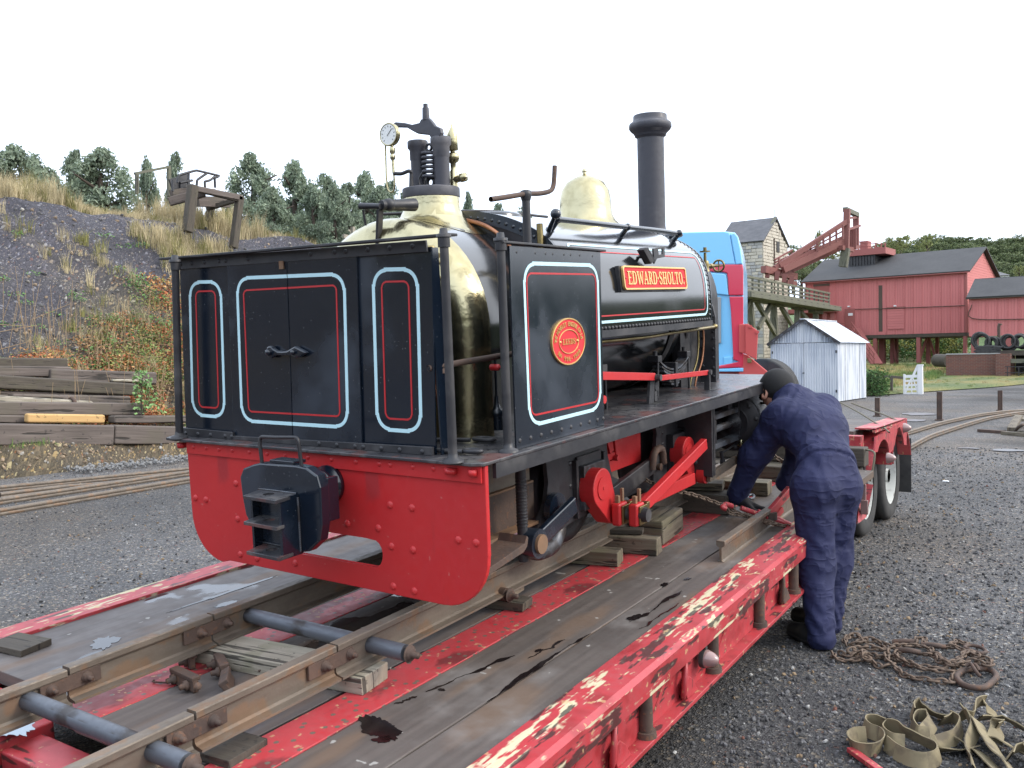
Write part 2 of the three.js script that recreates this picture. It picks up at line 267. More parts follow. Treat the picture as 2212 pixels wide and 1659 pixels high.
  const br = (dark) => (u, v) => { const a = fb(u, v, 4, 4, 5, 71), e = fb(u, v, 30, 30, 3, 2), t = sstep(0.45, 0.75, a); const c = mix3([0.47, 0.42, 0.26], [0.24, 0.21, 0.11], t * dark); return [...c, 0.13 + 0.16 * t + 0.06 * e, a, 1]; };
  M.brass = std(surf(256, 0.35, br(0.5), 'b'), { bumpScale: 0.006, metalness: 1, roughness: 0.23 });
  M.brassDull = std({ map: M.brass.map, bumpMap: M.brass.bumpMap }, { bumpScale: 0.003, metalness: 1, color: lin(0.62, 0.55, 0.42), roughness: 0.4 });
  M.copper = std(surf(256, 0.2, (u, v) => { const a = fb(u, v, 4, 4, 4, 71); return [...mix3([0.50, 0.24, 0.14], [0.22, 0.10, 0.06], a), 0.3 + 0.25 * a, a, 1]; }, ''), { bumpScale: 0.001, metalness: 1, roughness: 0.4 });
  M.liningBlue = plain(0.50, 0.74, 0.80, 0.42);
  M.liningRed = plain(0.46, 0.02, 0.025, 0.45);
  M.plateRed = std(surf(256, 0.05, (u, v) => { const e = fb(u, v, 20, 20, 3, 2); return [0.62, 0.03, 0.04, 0.45, e]; }, 'b'), { bumpScale: 0.0008 });
  M.gold = plain(0.72, 0.46, 0.17, 0.33, { metalness: 0.65 });
  M.oil = plain(0.010, 0.007, 0.007, 0.12);
  M.water = plain(0.035, 0.034, 0.036, 0.045);
  M.splash = plain(0.36, 0.42, 0.47, 0.5);
  M.chalk = plain(0.62, 0.6, 0.52, 0.95);
  M.rubber = std(surf(256, 0.4, (u, v) => { const a = fb(u, v, 6, 6, 4, 8); return [...mix3([0.022, 0.022, 0.024], [0.055, 0.053, 0.05], a), 0.75, a]; }, ''), { bumpScale: 0.001 });
  M.wheelPaint = std(surf(256, 0.4, (u, v) => { const a = fb(u, v, 4, 4, 5, 8), d = sstep(0.5, 0.75, a); return [...mix3([0.46, 0.47, 0.45], [0.18, 0.17, 0.155], d), 0.5, a]; }, ''), { bumpScale: 0.001 });
  M.lampGlass = new THREE.MeshPhysicalMaterial({ color: lin(0.27, 0.17, 0.16), roughness: 0.25, clearcoat: 0.6, side: THREE.DoubleSide });
  // ground: dark ash and crushed stone
  const gravel = (sd, p1, p2, lo, hi) => (u, v) => {
    const a = worley(u, v, p1, sd), b = worley(u, v, p2, sd + 9), f = fb(u, v, 5, 5, 5, sd + 3), e1 = clamp(1 - a[0] * 1.25), e2 = clamp(1 - b[0] * 1.3), big = h2((a[2] * 1e5) | 0, 3, sd) > 0.72;
    const id = big ? a[2] : b[2], q = h2((id * 1e6) | 0, 7, sd); let c = mix3(lo, hi, q * q * 0.8 + 0.2 * f);
    if (q > 0.92) c = mix3(c, [0.22, 0.18, 0.125], 0.6); else if (q > 0.88) c = mix3(c, [0.26, 0.255, 0.245], 0.7); else if (q < 0.012) c = mix3(c, [0.17, 0.08, 0.055], 0.6);
    const hgt = big ? 0.35 + 0.65 * e1 : 0.1 + 0.5 * e2; return [c[0], c[1], c[2], 0.62 + 0.3 * f, hgt];
  };
  M.gravel = std(surf(1024, 1.1, gravel(4, 56, 120, [0.028, 0.028, 0.030], [0.115, 0.112, 0.112]), 'b'), { bumpScale: 0.012, vertexColors: true });
  M.shale = std(surf(768, 2.2, gravel(44, 40, 100, [0.030, 0.029, 0.033], [0.11, 0.10, 0.105]), 'b'), { bumpScale: 0.03, vertexColors: true });
  M.grassSheet = std(surf(512, 3.0, (u, v) => { const a = fb(u, v, 6, 6, 5, 8), g = fb(u, v, 60, 30, 3, 4); return [...mix3([0.05, 0.075, 0.018], [0.20, 0.17, 0.06], a * 0.5 + g * 0.5), 0.95, g]; }, 'b'), { bumpScale: 0.05, vertexColors: true });
  // galvanised iron
  const T5 = surf(512, 2.2, (u, v) => { const a = fb(u, v, 2, 7, 5, 88), g = fb(u, v, 3, 44, 4, 12), t = sstep(0.42, 0.72, a * 0.6 + g * 0.45); return [...mix3([0.62, 0.65, 0.69], [0.36, 0.40, 0.47], t), 0.45 + 0.3 * t, g]; }, 'r');
  M.galv = std(T5, { bumpScale: 0.001, metalness: 0.15 });
  const board = (c0, c1, sd) => (u, v) => { const n = 14, i = Math.floor(u * n), f = u * n - i, a = fb(u, v, 5, 3, 5, sd), st = fb(u, v, 40, 3, 4, sd + 4), k = h2(i, 3, sd); let c = mix3(c0, c1, 0.35 * k + 0.35 * a + 0.3 * st); return [...c, 0.75, Math.min(f, 1 - f) < 0.06 ? 0 : 0.6 + 0.4 * k]; };
  M.pink = std(surf(512, 2.6, board([0.58, 0.19, 0.18], [0.46, 0.15, 0.145], 31), 'b'), { bumpScale: 0.02 });
  M.pinkPlain = plain(0.30, 0.095, 0.085, 0.7); M.ironRed = plain(0.19, 0.066, 0.056, 0.7); M.wetMud = plain(0.07, 0.07, 0.072, 0.3);
  M.slate = std(surf(512, 4, (u, v) => { const j = Math.floor(v * 22), k = h2(Math.floor(u * 14 + (j % 2) * 0.5), j, 5), a = fb(u, v, 4, 4, 5, 8); return [...mix3([0.07, 0.072, 0.08], [0.13, 0.13, 0.14], 0.4 * k + 0.6 * a), 0.7, (v * 22) % 1]; }, 'b'), { bumpScale: 0.02 });
  M.felt = std(surf(512, 4, (u, v) => { const a = fb(u, v, 4, 4, 5, 18), g = fb(u, v, 30, 30, 3, 3); return [...mix3([0.030, 0.031, 0.034], [0.062, 0.062, 0.064], 0.6 * a + 0.4 * g), 0.85, g]; }, ''), { bumpScale: 0.01 });
  M.stone = std(surf(512, 1.6, (u, v) => { const a = fb(u, v, 4, 4, 5, 28), g = fb(u, v, 30, 30, 3, 3); return [...mix3([0.36, 0.33, 0.27], [0.58, 0.54, 0.45], 0.6 * a + 0.4 * g), 0.9, g]; }, 'b'), { bumpScale: 0.01 });
  M.stoneGrey = std(surf(512, 1.6, (u, v) => { const a = fb(u, v, 4, 4, 5, 48), g = fb(u, v, 30, 30, 3, 3); return [...mix3([0.22, 0.22, 0.22], [0.48, 0.47, 0.44], 0.6 * a + 0.4 * g), 0.9, g]; }, ''), { bumpScale: 0.01 });
  M.mortar = plain(0.36, 0.34, 0.29, 0.95);
  M.brick = std(surf(512, 1.35, (u, v) => { const n = 18, j = Math.floor(v * n), m = 6, x = u * m + (j % 2) * 0.5, i = Math.floor(x), fx = x - i, fy = v * n - j, k = h2(((i % m) + m) % m, j, 5), a = fb(u, v, 3, 3, 5, 8), mo = fx < 0.05 || fy < 0.13; const c = mo ? [0.19, 0.16, 0.14] : mix3([0.20, 0.075, 0.05], [0.115, 0.06, 0.05], 0.6 * k + 0.4 * a); return [...c, 0.9, mo ? 0 : 0.8]; }, 'b'), { bumpScale: 0.01 });
  M.white = plain(0.74, 0.74, 0.74, 0.5);
  // lorry paint
  M.truckBlue = new THREE.MeshPhysicalMaterial({ color: lin(0.20, 0.55, 0.87), roughness: 0.3, clearcoat: 0.7, clearcoatRoughness: 0.1, side: THREE.DoubleSide });
  M.truckRed = new THREE.MeshPhysicalMaterial({ color: lin(0.62, 0.03, 0.075), roughness: 0.3, clearcoat: 0.7, clearcoatRoughness: 0.1, side: THREE.DoubleSide });
  M.grille = plain(0.3, 0.32, 0.33, 0.4, { metalness: 0.4 });
  M.neckRed = plain(0.52, 0.075, 0.07, 0.5);
  // coverall cotton twill, webbing
  M.cotton = std(surf(512, 0.35, (u, v) => { const a = fb(u, v, 4, 4, 5, 18), tw = 0.5 + 0.5 * Math.sin((u + v) * Math.PI * 2 * 90), l = fb(u, v, 12, 12, 3, 7), c = mix3([0.005, 0.0085, 0.042], [0.010, 0.0145, 0.068], 0.6 * a + 0.25 * tw + 0.2 * l); const rd = Math.pow(1 - Math.abs(2 * fb(u, v, 3, 4, 3, 57) - 1), 3), r2 = Math.pow(1 - Math.abs(2 * fb(u, v, 5, 2, 3, 97) - 1), 5); return [...c, 0.9, 0.5 * rd + 0.4 * r2 + 0.06 * l + 0.03 * tw]; }, 'b'), { bumpScale: 0.011 });
  M.cap = plain(0.014, 0.014, 0.015, 0.9); M.boot = plain(0.014, 0.014, 0.015, 0.5); M.glove = plain(0.012, 0.012, 0.015, 0.85);
  M.skin = plain(0.52, 0.27, 0.19, 0.55);
  M.webbing = std(surf(512, 0.3, (u, v) => { const wv = 0.5 + 0.5 * Math.sin(u * Math.PI * 2 * 110) * Math.sin(v * Math.PI * 2 * 60), a = fb(u, v, 3, 3, 5, 5), d = sstep(0.5, 0.75, fb(u, v, 5, 5, 5, 25)); return [...mix3(mix3([0.15, 0.125, 0.075], [0.31, 0.255, 0.15], 0.35 * wv + 0.65 * a), [0.075, 0.06, 0.045], d * 0.7), 0.9, wv]; }, 'b'), { bumpScale: 0.001 });
  M.rope = plain(0.16, 0.14, 0.10, 0.9);
  M.leaf = std(null, { roughness: 0.85, color: 0xffffff });
  M.leafV = new THREE.MeshPhysicalMaterial({ side: THREE.DoubleSide, roughness: 0.9, vertexColors: true, transmission: 0.3, thickness: 0 });
  M.bark = plain(0.06, 0.045, 0.035, 0.95);
  M.scrap = plain(0.09, 0.065, 0.05, 0.85);
  M.dial = plain(0.75, 0.75, 0.72, 0.3); M.ink = plain(0.02, 0.02, 0.02, 0.6);
}
// ---------------------------------------------------------------- ground, bank, field, hill
const cropD8 = (x, y) => [(2300 + x * 516 / 1902) * 2212 / 2816, (900 + y * 516 / 1902) * 2212 / 2816];
const cropD6 = (x, y) => [(1950 + x * 866 / 2212) * 2212 / 2816, (550 + y * 866 / 2212) * 2212 / 2816];
const cropE = (x, y) => [(1900 + x * 250 / 830) * 2212 / 2816, (600 + y * 250 / 830) * 2212 / 2816];
const cropA = (x, y) => [x * 750 / 2212 * 2212 / 2816, (350 + y * 750 / 2212) * 2212 / 2816];
const cropB2 = (x, y) => [x * 750 / 2212 * 2212 / 2816, (850 + y * 750 / 2212) * 2212 / 2816];
const groundH = (x, z) => { const d = Math.hypot(x, z); return 0.0 + 0.4 * sstep(40, 66, -z) * sstep(-60, -20, x + 30) + (d > 60 ? 9 * sstep(85, 150, d) : 0); };
const bankH = (x, z) => {
  const t = -12.2 + 0.5 * (fnz(z * 0.6, 3, 3, 7) - 0.5), s = t - x; if (s < 0) return -0.2;
  const n = fnz(x * 0.9, z * 0.9, 4, 19) - 0.5, g = fnz(z * 0.55 + x * 0.12, x * 0.08, 3, 23) - 0.5;
  const fade = 1 - sstep(30, 44, -z), base = 0.42 * sstep(0, 0.45, s) + 0.12 * sstep(0.4, 1.6, s), top = 5.35 - 0.02 * clamp(-z - 9, 0, 40) + 0.25 * g;
  const k = clamp((s - 1.3) / 5.7), sl = k < 0.92 ? k : 0.92 + 0.08 * sstep(0.92, 1.3, (s - 1.3) / 5.7);
  return -0.3 * (1 - fade) + fade * (base + (top - 0.54) * sl + n * 0.28 * sstep(1.2, 2.4, s) + g * 0.5 * sstep(1.6, 3.5, s) * (1 - sstep(6, 8, s)) - 0.012 * clamp(s - 8, 0, 40) + n * 0.12 * sstep(0.05, 0.4, s));
};
function sheet(us, vs, f, col) { // grid sheet; f(u,v)->[x,y,z]
  const nu = us.length, nv = vs.length, p = [], c = [], uv = [], ix = []; for (let j = 0; j < nv; j++) for (let i = 0; i < nu; i++) { const q = f(us[i], vs[j]); p.push(...q); const k = col(...q); c.push(...k); uv.push(q[0], q[2] + q[1] * 0.7); }
  for (let j = 0; j < nv - 1; j++) for (let i = 0; i < nu - 1; i++) { const a = j * nu + i; ix.push(a, a + nu, a + 1, a + 1, a + nu, a + nu + 1); }
  const g = new THREE.BufferGeometry(); g.setAttribute('position', new THREE.Float32BufferAttribute(p, 3)); g.setAttribute('uv', new THREE.Float32BufferAttribute(uv, 2)); g.setAttribute('color', new THREE.Float32BufferAttribute(c, 3)); g.setIndex(ix); g.computeVertexNormals(); return g;
}
function range(a, b, s) { const o = []; const n = Math.max(1, Math.round(Math.abs(b - a) / s)); for (let i = 0; i <= n; i++) o.push(lerp(a, b, i / n)); return o; }
function ground(name, g, m, kind = 'structure') { const k = new THREE.Mesh(g, m); k.name = numbered(name); k.receiveShadow = k.castShadow = true; k.userData.kind = kind; scene.add(k); return k; }
{
  const us = [-400, -250, -150, -90, -60, ...range(-40, 14, 0.5), 20, 30, 45, 70, 110, 180, 300, 400], vs = [300, 150, 80, 40, 20, ...range(10, -40, 0.5), ...range(-42, -100, 3), -115, -130, -150, -180, -240, -320, -420];
  ground('ground', sheet(us, vs, (x, z) => [x, groundH(x, z), z], (x, y, z) => {
    const a = fnz(x * 0.35, z * 0.35, 4, 5), b = fnz(x * 1.4, z * 1.4, 3, 9), far = sstep(30, 60, -z), br = sstep(0.5, 0.68, fnz(x * 0.8 + 9, z * 0.8, 4, 33)); let k = 0.45 + 1.15 * sstep(0.25, 0.75, a) + 0.35 * (b - 0.5) + 0.25 * sstep(-4, -9, x) * sstep(0.4, 0.6, fnz(x * 0.5 + 3, z * 0.22, 3, 45)); let c = [k, k, k];
    c = mix3(c, [k * 1.25, k * 1.05, k * 0.82], br * 0.55); const g = sstep(45, 70, Math.hypot(x, z)); return mix3(c, [1.3, 2.2, 0.7], g * 0.9);
  }), M.gravel);
  // spoil bank
  const xs = [...range(-12.0, -12.8, 0.08), ...range(-12.95, -20.5, 0.16), ...range(-21, -30, 1), -36, -45, -60, -90], zs = [...range(14, 2, 1.5), ...range(1, -30, 0.2), ...range(-31, -46, 1)];
  ground('spoil_bank', sheet(xs, zs, (x, z) => [x, bankH(x, z), z], (x, y, z) => {
    const s = -12.2 - x, a = fnz(x * 0.7, z * 0.7, 4, 55), b = fnz(x * 2.5, z * 2.5, 3, 65), k = 0.8 + 0.7 * (a - 0.5) + 0.4 * (b - 0.5); let c = [k * 0.93, k * 0.95, k * 1.12];
    const earth = 1 - sstep(0.7, 1.5, s), veg = sstep(0.40, 0.62, a + 0.28 * (1 - sstep(1.5, 4.4, s))) * (1 - sstep(3.2, 5.2, s)), crest = sstep(6.5, 7.1, s + 0.6 * (b - 0.5));
    c = mix3(c, [k * 3.0, k * 2.05, k * 1.1], earth * (0.35 + 0.65 * b)); c = mix3(c, [k * 1.7, k * 1.5, k * 0.75], veg * 0.75); c = mix3(c, [2.6, 2.2, 1.0], crest * 0.8); const st = sstep(0.6, 0.7, fnz(z * 1.4 + x * 0.5, x * 0.35, 4, 75)); return mix3(c, [k * 1.5, k * 1.35, k * 1.0], st * 0.35);
  }), M.shale);
  // rough grass field in front of the sheds
  const gx = range(-30, 14, 0.6), gz = range(-31, -92, 0.8);
  const fieldEdge = x => { const pts = [[-30, -44], [-10, -35.5], [-7.4, -31.4], [-6.3, -34.2], [-5.6, -36.5], [-4.6, -39.5], [-3.2, -44], [-1.5, -50], [2, -60], [14, -70]]; for (let i = 0; i < pts.length - 1; i++) if (x <= pts[i + 1][0]) return lerp(pts[i][1], pts[i + 1][1], (x - pts[i][0]) / (pts[i + 1][0] - pts[i][0])); return -70; };
  ground('rough_grass', sheet(gx, range(0, 1, 0.02), (x, t) => { const z = lerp(fieldEdge(x) + 0.4 * (fnz(x * 1.5, 2, 3, 8) - 0.5), -95, t * t * 0.5 + t * 0.5); return [x, groundH(x, z) + 0.03 + 0.12 * sstep(0, 0.03, t), z]; }, (x, y, z) => { const a = fnz(x * 0.5, z * 0.3, 4, 15), k = 0.75 + 0.6 * a; return mix3([k * 0.6, k * 0.85, k * 0.6], [k * 1.1, k * 1.0, k * 0.85], sstep(0.45, 0.62, a)); }), M.grassSheet);
  // standing water in the yard
  const pud = (cx, cz, a, b, s) => { const o = []; for (let i = 0; i < 26; i++) { const t = i / 26 * 2 * Math.PI, k = 0.5 + fnz(Math.cos(t) * 1.3 + s * 7, Math.sin(t) * 1.3 + s * 3, 3, 5); o.push([cx + a * k * Math.cos(t), cz + b * k * Math.sin(t)]); } return ext(o.reverse(), 0.003, 'y', 0.012); };
  const w1 = onY(...cropD8(830, 885), 0), w2 = onY(...cropD8(780, 950), 0), w3 = onY(...cropD8(1730, 1255), 0), w4 = onY(...cropD8(1000, 760), 0), w5 = onY(...cropD8(1250, 780), 0);
  const pl = struct('puddle', [pud(w1.x, w1.z, 0.32, 0.5, 1), pud(w2.x, w2.z, 0.2, 0.4, 2), pud(w3.x, w3.z, 0.22, 0.16, 3), pud(w3.x - 0.5, w3.z - 0.1, 0.15, 0.08, 6)], M.wetMud);
}
{ // loose stones: near yard, earth edge, bank
  const ico = i => { const g = new THREE.IcosahedronGeometry(1, 0), p = g.attributes.position; for (let k = 0; k < p.count; k++) { const a = 0.7 + 0.6 * h2(Math.round(p.getX(k) * 50) + i * 7, Math.round(p.getY(k) * 50) + Math.round(p.getZ(k) * 90), 3); p.setXYZ(k, p.getX(k) * a, p.getY(k) * a * 0.55, p.getZ(k) * a * 0.75); } g.computeVertexNormals(); return prep(g); };
  const SG = [ico(1), ico(2), ico(3)], sm = std(null, { roughness: 0.85 });
  const cols = () => { const q = R(); return q > 0.965 ? (() => { const e = rr(0.22, 0.4); return lin(e, e * 0.98, e * 0.94); })() : q > 0.90 ? (() => { const e = rr(0.5, 0.95); return lin(0.28 * e, 0.20 * e, 0.12 * e); })() : q > 0.893 ? lin(0.16, 0.07, 0.05) : (() => { const k = rr(0.028, 0.12); return lin(k, k * 0.99, k * rr(0.98, 1.06)); })(); };
  const inTrailer = (x, z) => x < (z < -5.2 ? -1.75 : -1.4) && x > -3.9 && z < 2 && z > -9;
  for (let v = 0; v < 3; v++) {
    const l = [], c = [];
    for (let i = 0; i < 16000; i++) { const d = 1.5 + 14 * Math.pow(R(), 1.7), a = rr(-0.10, 0.36) + (R() < 0.35 ? rr(-0.1, 0.25) : 0), x = d * Math.sin(-a), z = -d * Math.cos(a); if (inTrailer(x, z)) continue; const s = (0.003 + 0.010 * Math.pow(R(), 3.6)) * (1 + d * 0.03); l.push(mtx(x, s * 0.25, z, s, R() * 6, R() * 6, R() * 6)); c.push(cols()); }
    for (let i = 0; i < 6000; i++) { const x = rr(-11.9, -3.6), z = rr(-0.5, -10), s = 0.004 + 0.011 * Math.pow(R(), 4); if (inTrailer(x, z)) continue; l.push(mtx(x, s * 0.25, z, s, R() * 6, R() * 6, R() * 6)); c.push(cols()); }
    inst('loose_gravel', SG[v], sm, l, 'scattered crushed stone and ash over the yard', 'gravel', c);
    const l2 = [], c2 = []; for (let i = 0; i < 2600; i++) { const u = R(), x = u < 0.45 ? rr(-12.25, -13.2) : rr(-13.3, -19.4), z = rr(-3.5, -17), s = u < 0.45 ? 0.006 + 0.034 * Math.pow(R(), 2.5) : 0.008 + 0.05 * Math.pow(R(), 5); l2.push(mtx(x, bankH(x, z) + s * 0.2, z, s, R() * 6, R() * 6, R() * 6)); const q = R(); const e = rr(0.6, 1.15); c2.push(q < (u < 0.45 ? 0.7 : 0.35) ? lin(0.27 * e, 0.20 * e, 0.135 * e) : q < 0.8 ? lin(0.09 * e, 0.088 * e, 0.09 * e) : lin(0.3 * e, 0.28 * e, 0.25 * e)); }
    inst('bank_stones', SG[v], sm, l2, 'loose pale stones on the bank', 'stones', c2);
  }
  const l3 = []; for (let i = 0; i < 900; i++) { const z = rr(-6.9, -12), x = rr(-12.1, -11.5), s = rr(0.012, 0.032); l3.push(mtx(x, 0.02 + rr(0, 0.06), z, s, R() * 6, R() * 6, R() * 6)); }
  inst('ballast_heap', SG[0], plain(0.19, 0.19, 0.19, 0.9), l3, 'low heap of pale grey ballast by the far track', 'ballast');
}
// ---------------------------------------------------------------- plants on the bank
function tuft(n, spread, h, w) { const p = []; for (let i = 0; i < n; i++) { const a = R() * 6.28, r = spread * Math.sqrt(R()), x = r * Math.cos(a), z = r * Math.sin(a), b = R() * 6.28, l = h * rr(0.55, 1), dx = Math.cos(b) * l * rr(0.1, 0.5), dz = Math.sin(b) * l * rr(0.1, 0.5), c = R() * 6.28, wx = w * Math.cos(c), wz = w * Math.sin(c), mx = x + dx * 0.35, mz = z + dz * 0.35, my = l * 0.6; p.push(x - wx, 0, z - wz, x + wx, 0, z + wz, mx + wx * 0.7, my, mz + wz * 0.7, x - wx, 0, z - wz, mx + wx * 0.7, my, mz + wz * 0.7, mx - wx * 0.7, my, mz - wz * 0.7, mx - wx * 0.7, my, mz - wz * 0.7, mx + wx * 0.7, my, mz + wz * 0.7, x + dx, l * rr(0.85, 1), z + dz); } const g = new THREE.BufferGeometry(); g.setAttribute('position', new THREE.Float32BufferAttribute(p, 3)); g.computeVertexNormals(); return prep(g); }
function leafClump(n, r, s, flat = 0.7) { const p = []; for (let i = 0; i < n; i++) { const c = V(R() - 0.5, (R() - 0.3) * flat, R() - 0.5).normalize().multiplyScalar(r * Math.cbrt(R())); if (c.y < -0.05) c.y = -c.y; const u = V(R() - 0.5, R() - 0.5, R() - 0.5).normalize().multiplyScalar(s * rr(0.6, 1.2)), w = V(R() - 0.5, R() - 0.5, R() - 0.5).cross(u).normalize().multiplyScalar(s * 0.45); const q = [c.clone().sub(u), c.clone().add(w), c.clone().add(u), c.clone().sub(w)]; for (const k of [0, 1, 2, 0, 2, 3]) p.push(q[k].x, q[k].y, q[k].z); } const g = new THREE.BufferGeometry(); g.setAttribute('position', new THREE.Float32BufferAttribute(p, 3)); g.computeVertexNormals(); return prep(g); }
{
  const T = [tuft(26, 0.14, 0.55, 0.006), tuft(22, 0.1, 0.75, 0.006), tuft(30, 0.2, 0.35, 0.007)], tm = std(null, { roughness: 0.9 });
  const L = [[], [], []], Cc = [[], [], []];
  const put = (x, z, s, c, k = (R() * 3) | 0, sy = s) => { L[k].push(mtx(x, bankH(x, z) - 0.03, z, s, 0, R() * 6, 0, sy)); Cc[k].push(c); };
  const straw = () => { const k = rr(0.75, 1.15); return lin(0.45 * k, 0.375 * k, 0.225 * k); }, olive = () => { const k = rr(0.7, 1.2); return lin(0.20 * k, 0.19 * k, 0.06 * k); };
  for (let i = 0; i < 2500; i++) { const z = rr(-5, -34), d = fnz(z * 0.45, 4, 3, 87), x = -18.95 - 2.2 * R(); if (R() > 0.35 + 1.1 * d) continue; put(x, z, rr(0.6, 1.0), R() < 0.78 ? straw() : olive(), (R() * 3) | 0, rr(0.25, 0.5) + 0.95 * sstep(0.55, 0.68, d)); }
  // tufts in gullies and scattered on the slope
  for (let i = 0; i < 2100; i++) { const z = rr(-5, -24), x = rr(-15.4, -19), st = fnz(z * 1.4 + x * 0.5, x * 0.35, 4, 75); if (st < 0.655 && R() > 0.03) continue; if (R() < 0.55) continue; put(x, z, rr(0.4, 0.85), R() < 0.6 ? straw() : olive()); }
  for (let i = 0; i < 330; i++) { const z = rr(-3.5, -13), x = rr(-13.3, -15.6); if (fnz(x * 0.7, z * 0.7, 4, 55) < 0.42) continue; put(x, z, rr(0.5, 0.9), R() < 0.5 ? straw() : olive()); }
  for (let i = 0; i < 260; i++) { const z = rr(-4, -11), x = rr(-12.45, -12.7); if (fnz(x, z * 1.2, 3, 95) < 0.5) continue; put(x, z, rr(0.2, 0.4), lin(0.13, 0.22, 0.05), 2); }
  for (let i = 0; i < 380; i++) { const z = rr(-12, -14.6), x = rr(-15.6, -18.2); put(x, z, rr(0.6, 1), R() < 0.7 ? straw() : olive()); }
  L.forEach((l, i) => inst('grass_tussocks', T[i], tm, l, 'straw coloured tussock grass along the bank top and gullies', 'grass', Cc[i]));
  // thin bare stalks and bramble, autumn coloured, low on the bank
  const Bc = [leafClump(60, 0.34, 0.036), leafClump(46, 0.25, 0.042), leafClump(56, 0.3, 0.03)], BL = [[], [], []], BC = [[], [], []];
  for (let i = 0; i < 5200; i++) { const z = rr(-3.2, -14.5), x = rr(-13.1, -16.6), lo = 1 - sstep(13.6, 16.6, -x), n = fnz(x * 0.8, z * 0.8, 3, 105), right = sstep(-6.6, -8.5, z); if (n < 0.56 - 0.22 * lo - 0.08 * right || (R() > 0.25 + 0.75 * lo)) continue; const k = (R() * 3) | 0, s = rr(0.55, 1.1), q = R() + (fnz(x * 1.3, z * 1.3, 3, 205) - 0.5) * 1.6 + 0.12 * right; BL[k].push(mtx(x, bankH(x, z) + 0.03, z, s, R() - 0.5, R() * 6, R() - 0.5, s * 0.75)); const e = rr(0.75, 1.25); BC[k].push(q > 0.86 ? lin(0.42 * e, 0.14 * e, 0.06 * e) : q > 0.66 ? lin(0.40 * e, 0.22 * e, 0.09 * e) : q > 0.38 ? lin(0.22 * e, 0.23 * e, 0.07 * e) : q > 0.16 ? lin(0.11 * e, 0.20 * e, 0.06 * e) : lin(0.26 * e, 0.17 * e, 0.10 * e)); }
  for (let i = 0; i < 40; i++) { const z = rr(-7, -12), x = rr(-15, -18), k = 1; BL[k].push(mtx(x, bankH(x, z) + 0.02, z, rr(0.5, 0.9), 0, R() * 6, 0, 0.4)); BC[k].push(lin(0.12, 0.25, 0.06)); }
  BL.forEach((l, i) => inst('bramble', Bc[i], tm, l, 'low bramble and willowherb in autumn red, orange and green', 'bramble', BC[i]));
  const stalks = []; for (let i = 0; i < 420; i++) { const z = rr(-3.5, -12.5), x = rr(-13.0, -15.5), y = bankH(x, z), h = rr(0.4, 1.0); stalks.push(rod(V(x, y, z), V(x + rr(-0.15, 0.15), y + h, z + rr(-0.25, 0.25)), 0.005, 0.003, 4)); }
  for (let i = 0; i < 40; i++) { const z = rr(-3.5, -12.5), x = rr(-13.4, -15.5), y = bankH(x, z) + 0.1; stalks.push(rod(V(x, y, z), V(x + rr(0.1, 0.4), y + rr(-0.2, 0.3), z - rr(0.4, 1.0)), 0.006, 0.004, 4)); }
  stuff('dry_stalks', stalks, plain(0.30, 0.21, 0.12, 0.9), 'dry pale stalks standing and fallen in the bramble', 'stalks');
}
// ---------------------------------------------------------------- trees
function crownGeo(n, s, shape, c0, c1) { // leaf-sized faces through the crown's volume, in clumps
  const p = [], c = []; for (let i = 0; i < n; i++) { const [o, r] = shape(); const k = rr(0.75, 1.25), cc = mix3(c0, c1, R()).map(v => v * k); for (let j = 0; j < 9; j++) { const q0 = o.clone().add(V(R() - 0.5, R() - 0.5, R() - 0.5).multiplyScalar(2 * r)), u = V(R() - 0.5, R() - 0.35, R() - 0.5).normalize().multiplyScalar(s * rr(0.6, 1.3)), w = V(R() - 0.5, R() - 0.5, R() - 0.5).cross(u).normalize().multiplyScalar(s * 0.4); for (const e of [q0.clone().sub(u), q0.clone().add(w), q0.clone().add(u), q0.clone().sub(u), q0.clone().add(u), q0.clone().sub(w)]) { p.push(e.x, e.y, e.z); c.push(...cc); } } }
  const g = new THREE.BufferGeometry(); g.setAttribute('position', new THREE.Float32BufferAttribute(p, 3)); g.computeVertexNormals(); const q = prep(g); q.setAttribute('color', new THREE.Float32BufferAttribute(c, 3)); return q;
}
function conifer(sd, n = 950) { seed = sd; const lobes = Array.from({ length: 26 }, (_, i) => [i / 26, R() * 6.28, rr(0.55, 1.15)]); return crownGeo(n, 0.026, () => { const l = lobes[(R() * 26) | 0], t = clamp(l[0] + rr(-0.06, 0.06)), rad = 0.5 * Math.pow(1 - t, 0.55) * (t < 0.12 ? 0.75 : 1) * l[2] + 0.02, a = l[1] + rr(-0.5, 0.5), q = Math.sqrt(R()); return [V(rad * q * Math.cos(a), 0.10 + t * 0.9, rad * q * Math.sin(a)), 0.045]; }, [0.12, 0.165, 0.11], [0.27, 0.33, 0.225]); }
function broad(sd, n = 300, c0 = [0.07, 0.105, 0.042], c1 = [0.185, 0.22, 0.09]) { seed = sd; const bl = Array.from({ length: 16 }, () => [V(rr(-0.36, 0.36), rr(0.38, 0.88), rr(-0.36, 0.36)), rr(0.12, 0.22)]); return crownGeo(n, 0.035, () => { const b = bl[(R() * 16) | 0]; return [b[0].clone().add(V(R() - 0.5, R() - 0.4, R() - 0.5).normalize().multiplyScalar(b[1] * Math.pow(R(), 0.3))), 0.035]; }, c0, c1); }
const KON = [conifer(11), conifer(22), conifer(33)], BRO = [broad(44), broad(55), broad(66, 300, [0.14, 0.17, 0.05], [0.28, 0.29, 0.11])]; seed = 777;
